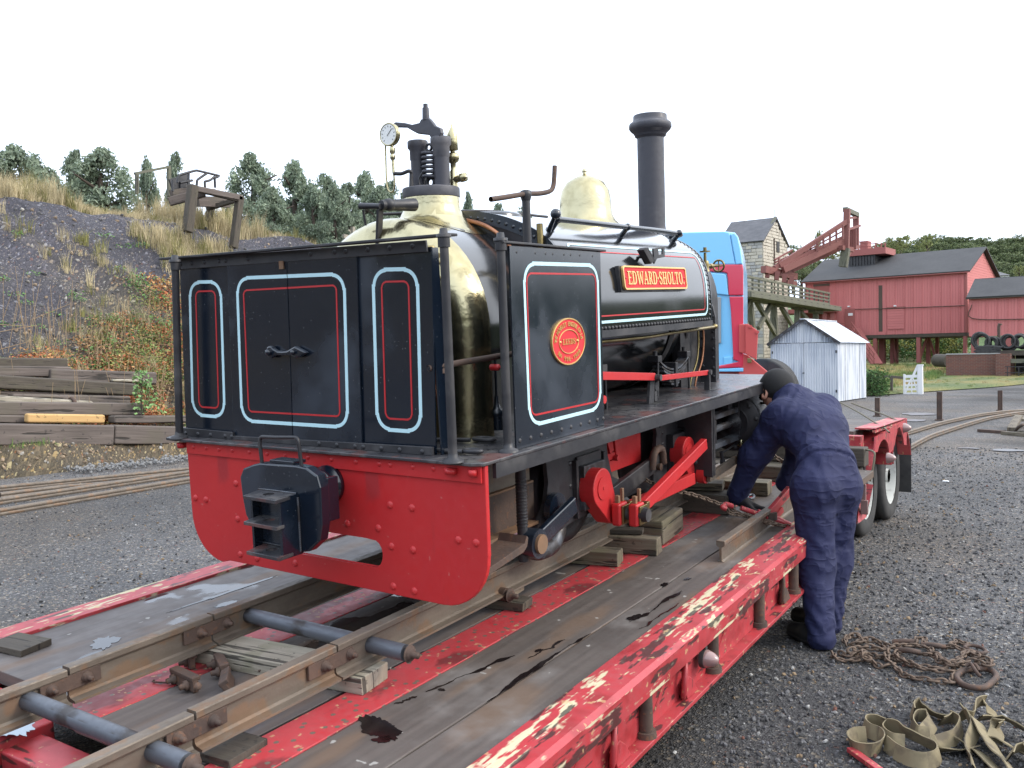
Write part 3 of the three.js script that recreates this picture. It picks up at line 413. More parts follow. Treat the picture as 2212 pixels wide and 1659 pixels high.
function tree(name, label, cat, p, h, w, crown, group) {
  const t = thing(name, label, cat, p, group); t.rotation.y = R() * 6.28;
  const k = new THREE.Mesh(crown, M.leafV); k.name = 'crown'; k.scale.set(w, h, w); k.castShadow = k.receiveShadow = true; t.add(k);
  const tr = new THREE.Mesh(prep(new THREE.CylinderGeometry(0.02 * w, 0.06 * w, h * 0.8, 7), 'y').translate(0, h * 0.4, 0), M.bark); tr.name = 'trunk'; t.add(tr);
  const lb = []; for (let i = 0; i < 6; i++) { const a = i * 1.1, y = h * (0.3 + 0.08 * i); lb.push(rod(V(0, y, 0), V(0.3 * w * Math.cos(a), y + 0.12 * h, 0.3 * w * Math.sin(a)), 0.022 * w, 0.008 * w, 5)); } const lm = new THREE.Mesh(merge(lb), M.bark); lm.name = 'limb'; t.add(lm); return t;
}
const pineSpots = [[25, 322, 110, 33, 'bushy grey green pine furthest left on the bank top'], [75, 343, 80, 35, 'pale thin pine beside the leftmost pine'], [165, 335, 70, 34, 'pine left of the widest bushy pine, behind straw grass'], [215, 328, 110, 31, 'widest bushy pine left of the timber staging'], [315, 348, 45, 38, 'small sparse pine in the gap left of the staging'], [380, 340, 50, 36, 'narrow pine standing behind the timber staging'], [545, 340, 95, 29, 'tall full pine just right of the timber staging'], [635, 355, 110, 31, 'broad pine second right of the staging'], [700, 385, 80, 33, 'darker pine between the broad one and the gauge'], [722, 405, 60, 27, 'low yellowish conifer in front of the dark pines'], [790, 378, 90, 32, 'pine left of the brass firebox top'], [845, 400, 70, 35, 'pine directly behind the pressure gauge pipe'], [905, 440, 60, 38, 'pine mostly hidden behind the safety valves'], [955, 442, 70, 44, 'small far pine seen between safety valves and brake handle'], [1010, 425, 40, 40, 'narrow pine tip right of the safety valve base'], [1075, 455, 70, 46, 'distant low tree seen past the brake column'], [1130, 462, 90, 46, 'distant low tree behind the tank top'], [105, 372, 70, 37, 'low pine between the two leftmost bushy pines'], [590, 412, 80, 27, 'low dark pine filling the gap right of the tall full pine'], [675, 408, 70, 28, 'low pine in front of the broad pine'], [752, 402, 70, 29, 'low pine left of the firebox, before the taller one'], [818, 408, 60, 31, 'low pine just left of the pressure gauge'], [500, 425, 50, 30, 'low pine tip behind the staging legs'], [870, 425, 60, 33, 'low pine behind the regulator handle']];
pineSpots.forEach(([x, y, w, d, l], i) => { const top = at(x, y, d), base = Math.max(0.5, bankH(top.x, top.z) - 0.3), h = Math.max(2.2, top.y - base); tree('pine_tree', l, 'tree', V(top.x, top.y - h * 1.0, top.z), h, w / FPX * d * 1.75, KON[i % 3], null); });
// ---------------------------------------------------------------- timber staging and iron frame on the bank
{
  const q = (x, y, X0 = -17.2) => onX(...cropA(x, y), X0 - 0.75), s = thing('timber_staging', 'mossy broken timber staging with a bent iron frame on the bank edge', 'staging', V(-17.2, 4.2, -12.8));
  const P = (n, g, m) => part(n, g, m, s);
  P('post', [bar(q(1565, 470), q(1520, 850), 0.2, 0.2, { bv: 0.02 })], M.timberDark); P('post', [bar(q(1945, 560), q(1893, 980), 0.17, 0.17, { bv: 0.02 })], M.timberDark); P('post', [bar(q(1720, 600, -18.5), q(1690, 760, -18.5), 0.14, 0.14)], M.timberDark);
  P('beam', [bar(q(1585, 500), q(1955, 575), 0.17, 0.14, { bv: 0.02 })], M.sleeper); P('beam', [bar(q(1370, 605, -17.9), q(1660, 530, -17.4), 0.16, 0.2, { bv: 0.02 })], M.sleeper); P('beam', [bar(q(1640, 520), q(1930, 590), 0.1, 0.08)], M.timberDark); P('beam', [bar(q(1680, 660, -18.2), q(1930, 585, -17.4), 0.12, 0.1)], M.timberDark); P('beam', [bar(q(1600, 600, -18), q(1850, 610, -18), 0.14, 0.25)], M.sleeper); P('beam', [bar(q(1390, 540, -18.3), q(1520, 520, -18.3), 0.12, 0.2)], M.sleeper);
  const iron = (a) => P('iron_bar', [tube(a.map(p => q(p[0], p[1], -17.8)), 0.032, 5, false, a.length * 4, 0.1)], M.matt);
  iron([[1440, 450], [1450, 390], [1530, 365], [1590, 350], [1680, 370], [1780, 395], [1740, 410]]); iron([[1530, 370], [1525, 500]]); iron([[1680, 370], [1600, 425], [1595, 470]]); iron([[1740, 405], [1745, 490]]); iron([[1660, 440], [1700, 430], [1740, 400]]); iron([[1660, 440], [1665, 500], [1745, 510]]); iron([[1400, 430], [1400, 520]]); iron([[1460, 450], [1560, 430]]);
  P('plank', [bar(q(1385, 470, -18.4), q(1530, 430, -18.4), 0.05, 0.3), bar(q(1470, 450, -18.4), q(1470, 540, -18.4), 0.15, 0.15)], M.matt);
  const f = thing('post_and_rail', 'thin leaning handrail sticking out of the straw grass by the staging', 'handrail', q(1240, 500, -19)); part('rail', [bar(q(1090, 375, -19), q(1380, 320, -19), 0.06, 0.06)], M.walkway, f); part('post', [bar(q(1370, 330, -19), q(1370, 560, -19), 0.08, 0.08)], M.walkway, f); part('post', [bar(q(1110, 380, -19), q(1110, 540, -19), 0.07, 0.07)], M.walkway, f);
  const wf = thing('timber_fence', 'pale low timber fence on the bank top beside the brass firebox', 'fence', at(745, 512, 27)); part('rail', [bar(at(733, 496, 27), at(772, 505, 28), 0.05, 0.12), bar(at(742, 510, 26.5), at(772, 516, 27.5), 0.05, 0.12)], M.timberPale, wf); part('post', [bar(at(762, 490, 27), at(763, 522, 27), 0.1, 0.1)], M.timberPale, wf);
}
// ---------------------------------------------------------------- stacked sleepers and timbers at the bank foot
{
  const g = null, lb = (x0, y0, x1, y1, X0, h, w, m, label, X1 = X0) => { const a = onX(x0, y0, X0), b = onX(x1, y1, X1), o = lone('old_timber', [bar(a, b, w, h, { bv: 0.03 })], m, label, 'timber'); return o; };
  lb(-60, 938, 235, 940, -12.62, 0.30, 0.3, M.sleeper, 'large grey weathered sleeper at the front of the stack, left half'); lb(236, 938, 470, 942, -12.64, 0.29, 0.3, M.sleeper, 'large grey weathered sleeper at the front of the stack, next to the engine');
  lb(55, 903, 223, 905, -12.72, 0.13, 0.12, M.timberNew, 'short clean yellow timber lying on the front sleeper'); lb(-40, 905, 60, 906, -12.95, 0.12, 0.2, M.sleeper, 'brown beam end poking out left of the yellow timber');
  lb(-60, 882, 300, 884, -13.05, 0.2, 0.25, M.sleeper, 'flat topped grey beam behind the yellow timber'); lb(240, 906, 420, 905, -12.8, 0.12, 0.2, M.sleeper, 'thin grey plank by the engine beside the sapling');
  lb(-60, 862, 190, 876, -13.2, 0.14, 0.3, M.timberPale, 'pale wide plank sloping down to the right'); lb(20, 862, 275, 866, -13.35, 0.16, 0.2, M.sleeper, 'long grey log under the brown beam'); lb(-60, 852, 260, 857, -13.5, 0.12, 0.2, M.sleeper, 'mossy topped beam in the middle of the stack');
  lb(-60, 822, 290, 842, -13.45, 0.2, 0.24, M.timberDark, 'long brown squared beam sloping across the stack'); lb(100, 812, 330, 818, -13.75, 0.22, 0.25, M.sleeper, 'grey squared beam above the sloping brown beam'); lb(-60, 788, 138, 789, -13.9, 0.22, 0.26, M.timberDark, 'topmost dark brown beam, upper face'); lb(-60, 802, 146, 803, -13.8, 0.16, 0.24, M.sleeper, 'second beam from the top, under the dark brown one'); lb(-60, 825, 100, 822, -13.95, 0.1, 0.2, M.rust, 'rusty channel wedged between the upper beams');
  lb(240, 822, 310, 823, -13.6, 0.05, 0.1, M.timberPale, 'small splintered white plank end'); lone('rusty_bracket', [prep(new THREE.TorusGeometry(0.08, 0.03, 6, 12)).translate(...onX(155, 872, -13.1).toArray()), bar(onX(165, 874, -13.1), onX(205, 876, -13.1), 0.04, 0.05)], M.rust, 'rusty shackle lying on the grey planks', 'shackle');
  const sp = onX(305, 905, -12.75), sg = thing('sapling', 'small bright green birch sapling growing between the timbers', 'sapling', sp), st = []; for (let i = 0; i < 7; i++) st.push(rod(V(0, 0, 0), V(rr(-0.1, 0.1), rr(0.4, 0.75), rr(-0.25, 0.25)), 0.006, 0.003, 5));
  const lf = []; for (let i = 0; i < 260; i++) { const t = R(), a = R() * 6.28, r = 0.25 * Math.sqrt(R()) * (1.1 - 0.6 * t); const e = new THREE.PlaneGeometry(0.045, 0.03); lf.push(tf(prep(e), r * Math.cos(a) * 0.6, 0.08 + 0.68 * t, r * Math.sin(a) - 0.25 * (1 - t) * R(), R() * 6, R() * 6, R() * 6)); }
  sg.off = V(0, 0, 0); part('stem', st, M.bark, sg); part('foliage', lf, std(null, { color: lin(0.17, 0.30, 0.10), roughness: 0.7 }), sg);
}
// ---------------------------------------------------------------- tracks in the ground
{
  const gr = (name, label, lines, h = 0.05) => { const t = thing(name, label, 'railway track', lines[0][0].clone()); for (const l of lines) part('rail', [tube(l.map(p => p.clone().setY(h)), 0.026, 6, false, l.length * 8, 0.3), tube(l.map(p => p.clone().setY(h - 0.035)), 0.035, 4, false, l.length * 8, 0.3)], M.rail, t); return t; };
  const L = (a, b) => { const p = onY(...a, 0), q = onY(...b, 0), d = q.clone().sub(p); return [p.clone().addScaledVector(d, -2.2), p, q, q.clone().addScaledVector(d, 1), q.clone().addScaledVector(d, 6)]; };
  gr('narrow_track', 'narrow gauge track in the ash left of the engine, with a point blade', [L(cropB2(0, 1480), cropB2(1530, 1325)), L(cropB2(0, 1585), cropB2(1530, 1352)), L(cropB2(90, 1659), cropB2(1530, 1412)), [onY(...cropB2(0, 1540), 0), onY(...cropB2(500, 1478), 0), onY(...cropB2(900, 1445), 0), onY(...cropB2(1300, 1385), 0)]]);
  const A = [[640, 1125], [710, 1100], [1080, 990], [1450, 910], [1700, 878], [1902, 865], [2300, 845]].map(p => onY(...cropD8(...p), 0)), Bq = [[600, 1340], [715, 1262], [960, 1130], [1300, 1015], [1560, 940], [1860, 890], [2300, 858]].map(p => onY(...cropD8(...p), 0));
  gr('curved_track', 'rusty narrow track curving away behind the trailer wheels to the right', [A, Bq], 0.06);
}
// ---------------------------------------------------------------- posts, gate, scrap on the right
for (const [x, yt, yb, l] of [[415, 715, 905, 'short rusty steel post left of the three, behind the trailer'], [1045, 655, 945, 'rusty steel post in the middle beside the puddle'], [1660, 640, 850, 'rusty steel post nearest the right edge']]) { const b = onY(...cropD8(x, yb), 0), t = at(...cropD8(x, yt), Math.hypot(b.x, b.z)); const o = thing('steel_post', l, 'post', b); part('upright', [bar(b, V(b.x, t.y, b.z), 0.09, 0.03), bar(V(b.x + 0.045, b.y, b.z - 0.03), V(b.x + 0.045, t.y, b.z - 0.03), 0.012, 0.09), bar(V(b.x - 0.045, b.y, b.z - 0.03), V(b.x - 0.045, t.y, b.z - 0.03), 0.012, 0.09)], M.rust, o); part('foot_plate', [B(0.16, 0.02, 0.16, b.x, 0.015, b.z)], M.rust, o); }
{
  const d = 35, q = (x, y) => at(...cropD8(x, y), d), g = thing('field_gate', 'small white painted wooden gate standing open in the grass', 'gate', q(690, 685)), P = (n, a, b, w, h) => part(n, [bar(q(...a), q(...b), w, h)], M.white, g);
  P('stile', [690, 475], [690, 685], 0.06, 0.09); P('stile', [832, 385], [828, 680], 0.06, 0.09); for (const y of [500, 545, 590, 632, 678]) P('rail', [690, y], [832, y - 6], 0.04, y === 500 || y === 678 ? 0.1 : 0.07); P('brace', [695, 675], [770, 495], 0.03, 0.06); P('brace', [825, 660], [770, 495], 0.03, 0.06); P('upright', [765, 500], [765, 675], 0.03, 0.06); P('brace', [780, 490], [828, 385], 0.04, 0.08);
  const gp = thing('gate_post', 'white painted gate post right of the white gate', 'post', q(856, 682)); part('shaft', [bar(q(856, 682), q(852, 385), 0.16, 0.16, { bv: 0.01 })], M.white, gp); part('cap', [B(0.18, 0.04, 0.18, ...q(852, 383).toArray())], M.white, gp);
  const ff = thing('rail_fence', 'grey timber fence rail left of the white gate', 'fence', q(430, 500)); part('rail', [bar(q(425, 492), q(685, 512), 0.05, 0.09)], M.sleeper, ff); part('post', [bar(q(430, 485), q(430, 640), 0.09, 0.09)], M.sleeper, ff); part('post', [bar(q(560, 495), q(560, 640), 0.09, 0.09)], M.sleeper, ff);
  const gy = (x, y, h = 0.03) => onY(...cropD8(x, y), h);
  lone('scrap_beam', [bar(gy(1450, 1045), gy(1700, 1062), 0.12, 0.05)], M.rust, 'flat rusty plate on the ground left of the scrap pile', 'scrap'); lone('scrap_beam', [bar(gy(1690, 1072), gy(1960, 1095), 0.1, 0.06)], M.timber, 'long plank along the front of the scrap pile', 'scrap'); lone('scrap_beam', [bar(gy(1775, 1035, 0.08), gy(1850, 905, 0.2), 0.14, 0.07)], M.timber, 'pale plank propped up on the scrap pile', 'scrap'); lone('scrap_band', [tube([gy(1815, 1050, 0.06), gy(1850, 1010, 0.16), gy(1905, 985, 0.2), gy(1980, 990, 0.1)], 0.03, 6)], M.scrap, 'curved rusty strip in the scrap pile', 'scrap'); lone('scrap_beam', [bar(gy(1860, 940, 0.15), gy(1990, 930, 0.15), 0.25, 0.05)], M.timberPale, 'pale board lying at the back of the scrap pile', 'scrap'); lone('scrap_beam', [bar(gy(1800, 1075, 0.02), gy(1990, 1055, 0.1), 0.06, 0.05)], M.timberPale, 'thin pale lath at the front of the scrap pile', 'scrap');
}
{ // field vegetation
  const T = tuft(26, 0.3, 0.5, 0.016), S = leafClump(60, 0.5, 0.07), tm = std(null, { roughness: 0.9 }), l = [], c = [], l2 = [], c2 = [];
  const q = (x, y, d) => at(...cropD8(x, y), d);
  for (let i = 0; i < 5000; i++) { const x = rr(-22, 3), z = rr(-33, -70), w = V(x, 0, z); const bx = Math.atan2(-x, -z); if (z > -35 && x < -6.2 && x > -9.3 && z > -32) continue; const edge = x < -6.3 ? -32.5 : x < -4.6 ? -36.5 - (x + 6.3) * 2 : -40.5 - (x + 4.6) * 3.6; if (z > edge) continue; const s = rr(0.5, 1.0) * (z < -40 ? 0.9 : 0.8) * (x > -7 && z > -51 ? 0.4 : 1); l.push(mtx(x, groundH(x, z) + 0.1, z, s, 0, R() * 6, 0, s * rr(0.5, 1))); const n = fnz(x * 0.5, z * 0.3, 4, 15) + rr(-0.1, 0.1); c.push(n > 0.5 ? lin(0.33 * rr(0.8, 1.2), 0.28 * rr(0.8, 1.2), 0.12) : lin(0.13 * rr(0.7, 1.3), 0.18 * rr(0.8, 1.2), 0.05)); }
  inst('meadow_grass', T, tm, l, 'long rough grass on the rise below the sheds', 'grass', c);
  for (let i = 0; i < 150; i++) { const p = q(rr(305, 460), rr(500, 690), rr(33, 36)); p.y = Math.max(0.1, Math.min(p.y, 0.75)); l2.push(mtx(p.x, p.y, p.z, rr(0.4, 0.8), R(), R() * 6, R())); c2.push(lin(0.05 * rr(0.7, 1.6), 0.105 * rr(0.7, 1.4), 0.03)); }
  inst('nettle_bed', S, tm, l2, 'green nettles beside the iron shed', 'nettles', c2);
  const l4 = [], c4 = []; for (let i = 0; i < 260; i++) { const p = at(...cropD6(rr(1100, 1800), rr(960, 1120)), rr(88, 98)); p.y = Math.max(0.4, p.y); l4.push(mtx(p.x, p.y, p.z, rr(1.0, 2.2), R(), R() * 6, R())); c4.push(R() < 0.3 ? lin(0.17, 0.17, 0.03) : lin(0.05 * rr(0.6, 1.5), 0.085 * rr(0.6, 1.5), 0.02)); }
  inst('hedge', S, tm, l4, 'bushes seen between the legs of the red building', 'bushes', c4);
}
// ---------------------------------------------------------------- buildings on the right
function site(base, th) { // local frame: x right, y up, z towards the viewer; f(px)->[x,y] on the front plane, g(px)->[z,y] on the side plane x = k
  const q = new THREE.Quaternion().setFromEuler(new THREE.Euler(0, th, 0)), qi = q.clone().invert(), o = camera.position.clone().sub(base).applyQuaternion(qi);
  return { base, th, f: (p, z = 0) => { const d = ray(...p).applyQuaternion(qi), t = (z - o.z) / d.z; return [o.x + d.x * t, o.y + d.y * t]; }, g: (p, x = 0) => { const d = ray(...p).applyQuaternion(qi), t = (x - o.x) / d.x; return [o.z + d.z * t, o.y + d.y * t]; } };
}
function bthing(name, label, cat, s) { const t = thing(name, label, cat, s.base); t.rotation.y = s.th; t.off = V(0, 0, 0); return t; }
{ // iron shed
  const c = at(...cropD6(905, 1420), 29); c.y = 0; const s = site(c, -0.065), sh = bthing('iron_shed', 'small whitish corrugated iron shed with double doors', 'shed', s), P = (n, g, m, l, par = sh) => part(n, g, m, par, l);
  const W0 = -2.06, EV = 1.88, RG = 2.56, DP = -2.9;
  const corr = (pts, axis, len, pitch = 0.078, amp = 0.019) => { // pts: lower & upper height functions across x
    const [x0, x1, lo, hi] = pts, n = Math.round((x1 - x0) / pitch * 6), pos = []; for (let i = 0; i < n; i++) { const a = lerp(x0, x1, i / n), b = lerp(x0, x1, (i + 1) / n), za = amp * Math.sin(a / pitch * 6.283), zb = amp * Math.sin(b / pitch * 6.283); pos.push(a, lo(a), za, b, lo(b), zb, b, hi(b), zb, a, lo(a), za, b, hi(b), zb, a, hi(a), za); }
    const g = new THREE.BufferGeometry(); g.setAttribute('position', new THREE.Float32BufferAttribute(pos, 3)); g.computeVertexNormals(); return prep(g, 'y'); };
  const gab = x => EV + (RG - EV) * (1 - Math.abs(x - W0 / 2) / (-W0 / 2)), k = v => () => v;
  P('gable_sheet', [corr([W0, -1.03, k(1.84), gab])], M.galv, 'left sheet of the gable'); P('gable_sheet', [corr([-1.03, -0.46, k(1.84), gab]).translate(0, 0, 0.012)], M.galv, 'bluish weathered middle sheet of the gable'); P('gable_sheet', [corr([-0.46, 0, k(1.84), gab])], M.galv);
  for (const [a, b] of [[W0 + 0.02, -1.035], [-1.025, -0.03]]) { const d = P('door', [corr([a, b, k(0.05), k(1.82)]).translate(0, 0, 0.02)], M.galv); for (const hy of [1.55, 0.35]) P('hinge', [B(0.04, 0.08, 0.02, b > -0.5 ? b : a + 0.02, hy, 0.04)], M.matt, null, d); } P('door_hasp', [B(0.05, 0.03, 0.02, -1.03, 0.9, 0.045)], M.matt);
  for (let i = 0; i < 4; i++) P('side_sheet', [corr([0, -DP / 4 - 0.01, k(0.03), k(EV - 0.02)], 'z', 0, 0.11, 0.006).rotateY(Math.PI / 2).translate(0.0 + (i % 2) * 0.006, 0, -i * -DP / 4)], M.galv);
  P('back_wall', [B(-W0, EV, 0.03, W0 / 2, EV / 2, DP)], M.galv); P('far_wall', [B(0.03, EV, -DP, W0, EV / 2, DP / 2)], M.galv);
  const slope = Math.hypot(-W0 / 2 + 0.1, RG - EV + 0.06), ang = Math.atan2(RG - EV, -W0 / 2);
  const rs = sgn => corr([0, -DP + 0.25, k(0), k(slope)], 'y', 0, 0.09, 0.008).rotateX(-Math.PI / 2).rotateY(Math.PI / 2).applyMatrix4(new THREE.Matrix4().makeRotationZ(0));
  for (const sg of [1, -1]) { const m = new THREE.Matrix4().makeBasis(V(0, 0, -1), V(-sg * Math.cos(ang), Math.sin(ang), 0), V(sg * Math.sin(ang), Math.cos(ang), 0)).setPosition(W0 / 2 + sg * (-W0 / 2 + 0.1), EV - 0.055, 0.12); const g = corr([0, -DP + 0.25, k(0), k(slope)], 'y', 0, 0.09, 0.008); P('roof_sheet', [g.applyMatrix4(m)], M.galv); P('barge_board', [bar(V(W0 / 2 + sg * (-W0 / 2 + 0.1), EV - 0.09, 0.11), V(W0 / 2, RG + 0.0, 0.11), 0.03, 0.09)], M.steelBlue); }
  P('ridge_cap', [bar(V(W0 / 2, RG + 0.01, 0.14), V(W0 / 2, RG + 0.01, DP - 0.1), 0.14, 0.03)], M.galv); for (const cx of [0, W0]) P('corner_post', [B(0.05, EV, 0.05, cx, EV / 2, 0.0)], M.galv); P('sill', [B(-W0, 0.06, 0.08, W0 / 2, 0.02, 0.0)], M.sleeper);
}
{ // main red building on legs
  const b0 = at(...cropD6(1808, 930), 70); b0.y = 0; const s = site(b0, -0.11), F = (x, y, z = 0) => s.f(cropD6(x, y), z), t = bthing('red_colliery_building', 'large faded red boarded building on timber legs with dark roof', 'building', s), P = (n, g, m, l, par = t) => part(n, g, m, par, l);
  const lx = F(682, 600)[0], ev = F(1808, 497)[1], bt = F(1808, 930)[1], D = -9, rg = F(1880, 342, D / 2)[1];
  const wall = P('wall', [B(-lx, ev - bt, 0.15, lx / 2, (ev + bt) / 2, -0.075, { grain: 'x' }), ext([[0, bt], [D, bt], [D, ev], [D / 2, rg - 0.1], [0, ev]], 0.15, 'x', -0.15), B(0.15, ev - bt, -D, lx, (ev + bt) / 2, D / 2), B(-lx, ev - bt, 0.15, lx / 2, (ev + bt) / 2, D)], M.pink);
  for (let x = lx + 0.4; x < -0.1; x += 0.62) P('cover_strip', [B(0.05, ev - bt - 0.04, 0.03, x, (ev + bt) / 2, 0.013)], M.pink, null, wall);
  const rf = (sg) => { const a = V(0.35, ev - 0.1, sg > 0 ? 0.3 : D - 0.3), bq = V(0.35, rg, D / 2), h = a.distanceTo(bq), m = new THREE.Matrix4().makeBasis(X, bq.clone().sub(a).normalize(), V(0, 0, 1)); return bar(a.clone().lerp(bq, 0.5), V(lx - 0.35, a.y / 2 + bq.y / 2, a.z / 2 + bq.z / 2), h, 0.1); };
  { const run = -D / 2 + 0.3, rise = rg - ev + 0.1, an = Math.atan2(rise, run), L2 = Math.hypot(run, rise); for (const sg of [1, -1]) { const zc = sg > 0 ? (0.3 + D / 2) / 2 : (D - 0.3 + D / 2) / 2, g = B(-lx + 0.6, 0.1, L2, 0, 0, 0, { grain: 'x' }); P('roof', [g.applyMatrix4(new THREE.Matrix4().makeRotationX(sg * an)).translate(lx / 2, (ev - 0.1 + rg) / 2 + 0.05, zc)], M.felt); } P('fascia', [B(-lx + 0.5, 0.14, 0.06, lx / 2, ev - 0.07, 0.26)], M.pinkPlain); P('corner_board', [B(0.16, ev - bt, 0.16, -0.02, (ev + bt) / 2, 0.0)], M.pinkPlain); }
  const rect = (n, x0, y0, x1, y1, m, d = 0.06, z = 0.03) => { const a = F(x0, y0), b = F(x1, y1); return P(n, [B(b[0] - a[0], a[1] - b[1], d, (a[0] + b[0]) / 2, (a[1] + b[1]) / 2, z)], m); };
  rect('door', 955, 765, 1025, 930, M.pinkPlain); rect('door', 1255, 757, 1373, 905, M.pink, 0.05, 0.04); rect('hatch', 738, 600, 845, 760, M.pinkPlain); rect('notice', 980, 795, 1012, 812, M.white, 0.02, 0.075); rect('lintel', 735, 594, 848, 601, M.scrap, 0.12); rect('lintel', 1250, 752, 1378, 758, M.pinkPlain, 0.12);
  P('pipe', [tube([[1030, 768], [1400, 757], [1800, 742]].map(p => V(...F(...p), 0.1)), 0.03, 5)], M.rust); P('lamp', [B(0.14, 0.1, 0.2, ...F(985, 748), 0.1)], M.white); P('lamp', [B(0.14, 0.1, 0.2, ...F(1310, 744), 0.1)], M.white);
  P('damp_stain', [B(0.28, F(1200, 600)[1] - F(1200, 925)[1], 0.006, F(1205, 760)[0], F(1205, 762)[1], 0.004)], M.scrap);
  for (const [x0, x1, y1, z] of [[1150, 1176, 1120, 0], [1455, 1482, 1155, 0], [1783, 1806, 1080, 0], [1190, 1232, 1120, -2.5], [1270, 1292, 1120, -2.5], [1303, 1321, 1140, -3.5], [1523, 1547, 1150, -2.5], [1588, 1608, 1145, -3.5], [700, 720, 1100, -1]]) { const a = F(x0, 935, z), b = F(x1, y1, z); P('leg', [B(b[0] - a[0], a[1] - b[1] + 0.6, 0.35, (a[0] + b[0]) / 2, (a[1] + b[1]) / 2 - 0.1, z - 0.2)], M.pinkPlain); }
  for (const [a, b, z] of [[[1482, 1110], [1530, 970], -1.5], [[1545, 970], [1600, 1130], -2.5], [[1290, 970], [1312, 1120], -2.5]]) P('brace', [bar(V(...F(...a, z), z), V(...F(...b, z), z), 0.15, 0.15)], M.pinkPlain);
  P('floor_beam', [B(-lx, 0.25, -D, lx / 2, bt - 0.12, D / 2)], M.timberDark);
  const st = P('stair', [bar(V(...F(1040, 905), 0.5), V(...F(1255, 1150), 2.4), 0.9, 0.12)], M.pinkPlain); for (const dy of [0, 30, 62]) P('stair_rail', [bar(V(...F(1030, 860 + dy), 0.95), V(...F(1255, 1080 + dy), 2.9), 0.06, 0.07)], M.pinkPlain); P('landing', [B(2.2, 0.1, 1.2, F(975, 935)[0], F(975, 935)[1], 0.6), bar(V(...F(910, 870), 1.1), V(...F(1035, 868), 1.1), 0.05, 0.06)], M.pinkPlain); for (let i = 0; i <= 5; i++) { const p = F(1030 + 44 * i, 925 + 44 * i), q = F(1030 + 44 * i, 862 + 43 * i); P('baluster', [bar(V(...p, 0.95 + 0.38 * i), V(...q, 0.95 + 0.38 * i), 0.05, 0.05)], M.pinkPlain); }
  // louvred box and platform on the roof
  const RZ = -2.4; const bx = (n, x0, y0, x1, y1, m, d, z = RZ) => { const a = F(x0, y0, z), b = F(x1, y1, z); return P(n, [B(b[0] - a[0], a[1] - b[1], d, (a[0] + b[0]) / 2, (a[1] + b[1]) / 2, z - d / 2)], m); };
  bx('louvre_box', 983, 368, 1165, 470, M.matt, 2.0); for (let i = 0; i < 8; i++) { const p = F(1000 + i * 21, 380, RZ + 0.05); P('louvre', [B(0.12, 0.9, 0.06, p[0], p[1] - 0.6, RZ + 0.04)], M.felt); }
  bx('platform', 985, 352, 1240, 374, M.pinkPlain, 2.4, RZ + 0.2); for (const x of [1005, 1050, 1110, 1170, 1210, 1238]) { const a = F(x, 300, RZ), b = F(x, 360, RZ); P('platform_post', [bar(V(...a, RZ), V(...b, RZ), 0.08, 0.08)], M.pinkPlain); } for (const y of [300, 325]) P('platform_rail', [bar(V(...F(1000, y - 10, RZ), RZ), V(...F(1242, y + 12, RZ), RZ), 0.06, 0.06)], M.pinkPlain); bx('platform_box', 1060, 290, 1115, 345, M.pinkPlain, 0.8);
}
{ // headframe and sloping gantry
  const q = (x, y, d) => at(...cropD6(x, y), d), t = thing('winding_gantry', 'red timber headframe with a sloping gantry running down to the stone building', 'gantry', q(950, 465, 66)), P = (n, a, b, w, h, m = M.ironRed) => part(n, [bar(a, b, w, h)], m, t);
  P('headframe_leg', q(942, 470, 65), q(962, 340, 65), 0.5, 0.5, M.walkway); P('headframe_leg', q(962, 345, 65), q(970, 65, 65), 0.38, 0.38); P('headframe_leg', q(1035, 340, 68), q(1032, 95, 68), 0.36, 0.36); P('head_beam', q(955, 65, 65), q(1042, 105, 68), 0.3, 0.3, M.walkway); P('head_beam', q(955, 130, 65), q(1040, 120, 68), 0.16, 0.16); for (const x of [985, 1000, 1015, 1028]) P('slat', q(x, 205, 66), q(x, 345, 66), 0.12, 0.12); P('cross_rail', q(970, 345, 66), q(1050, 330, 68), 0.2, 0.25); P('cross_rail', q(965, 210, 65), q(1060, 180, 68), 0.15, 0.15); P('corbel', q(920, 335, 64.5), q(1000, 350, 66), 0.4, 0.3); P('corbel', q(960, 400, 65), q(1000, 350, 66), 0.2, 0.25);
  P('upper_chord', q(460, 478, 62), q(975, 145, 65), 0.34, 0.3); P('lower_chord', q(520, 490, 62), q(945, 292, 65), 0.3, 0.42); P('deck', q(540, 500, 64), q(950, 312, 67), 1.6, 0.3); P('side_board', q(500, 465, 62), q(945, 265, 65), 0.1, 0.3); for (let i = 0; i < 9; i++) { const k = i / 8; P('gantry_post', q(580 + 360 * k, 445 - 170 * k, 63.5), q(575 + 365 * k, 400 - 225 * k, 63.5), 0.12, 0.12); } P('gantry_rail', q(560, 430, 65.5), q(945, 215, 67), 0.1, 0.1);
  P('landing_rail', q(462, 420, 62), q(585, 350, 64), 0.1, 0.1); P('landing_rail', q(462, 440, 62), q(560, 395, 64), 0.1, 0.1); P('landing_post', q(490, 405, 62), q(492, 465, 62), 0.1, 0.1); P('landing_post', q(580, 352, 64), q(580, 430, 64), 0.1, 0.1);
  P('bracket_beam', q(382, 487, 61), q(605, 540, 64), 0.4, 0.45); for (const [x, y] of [[412, 515], [478, 530], [530, 548], [580, 562]]) P('bracket', q(x - 16, y, 61.5), q(x + 16, y + 3, 61.5), 0.5, 0.55); P('bracket_beam', q(540, 575, 63), q(605, 590, 64), 0.3, 0.3);
}
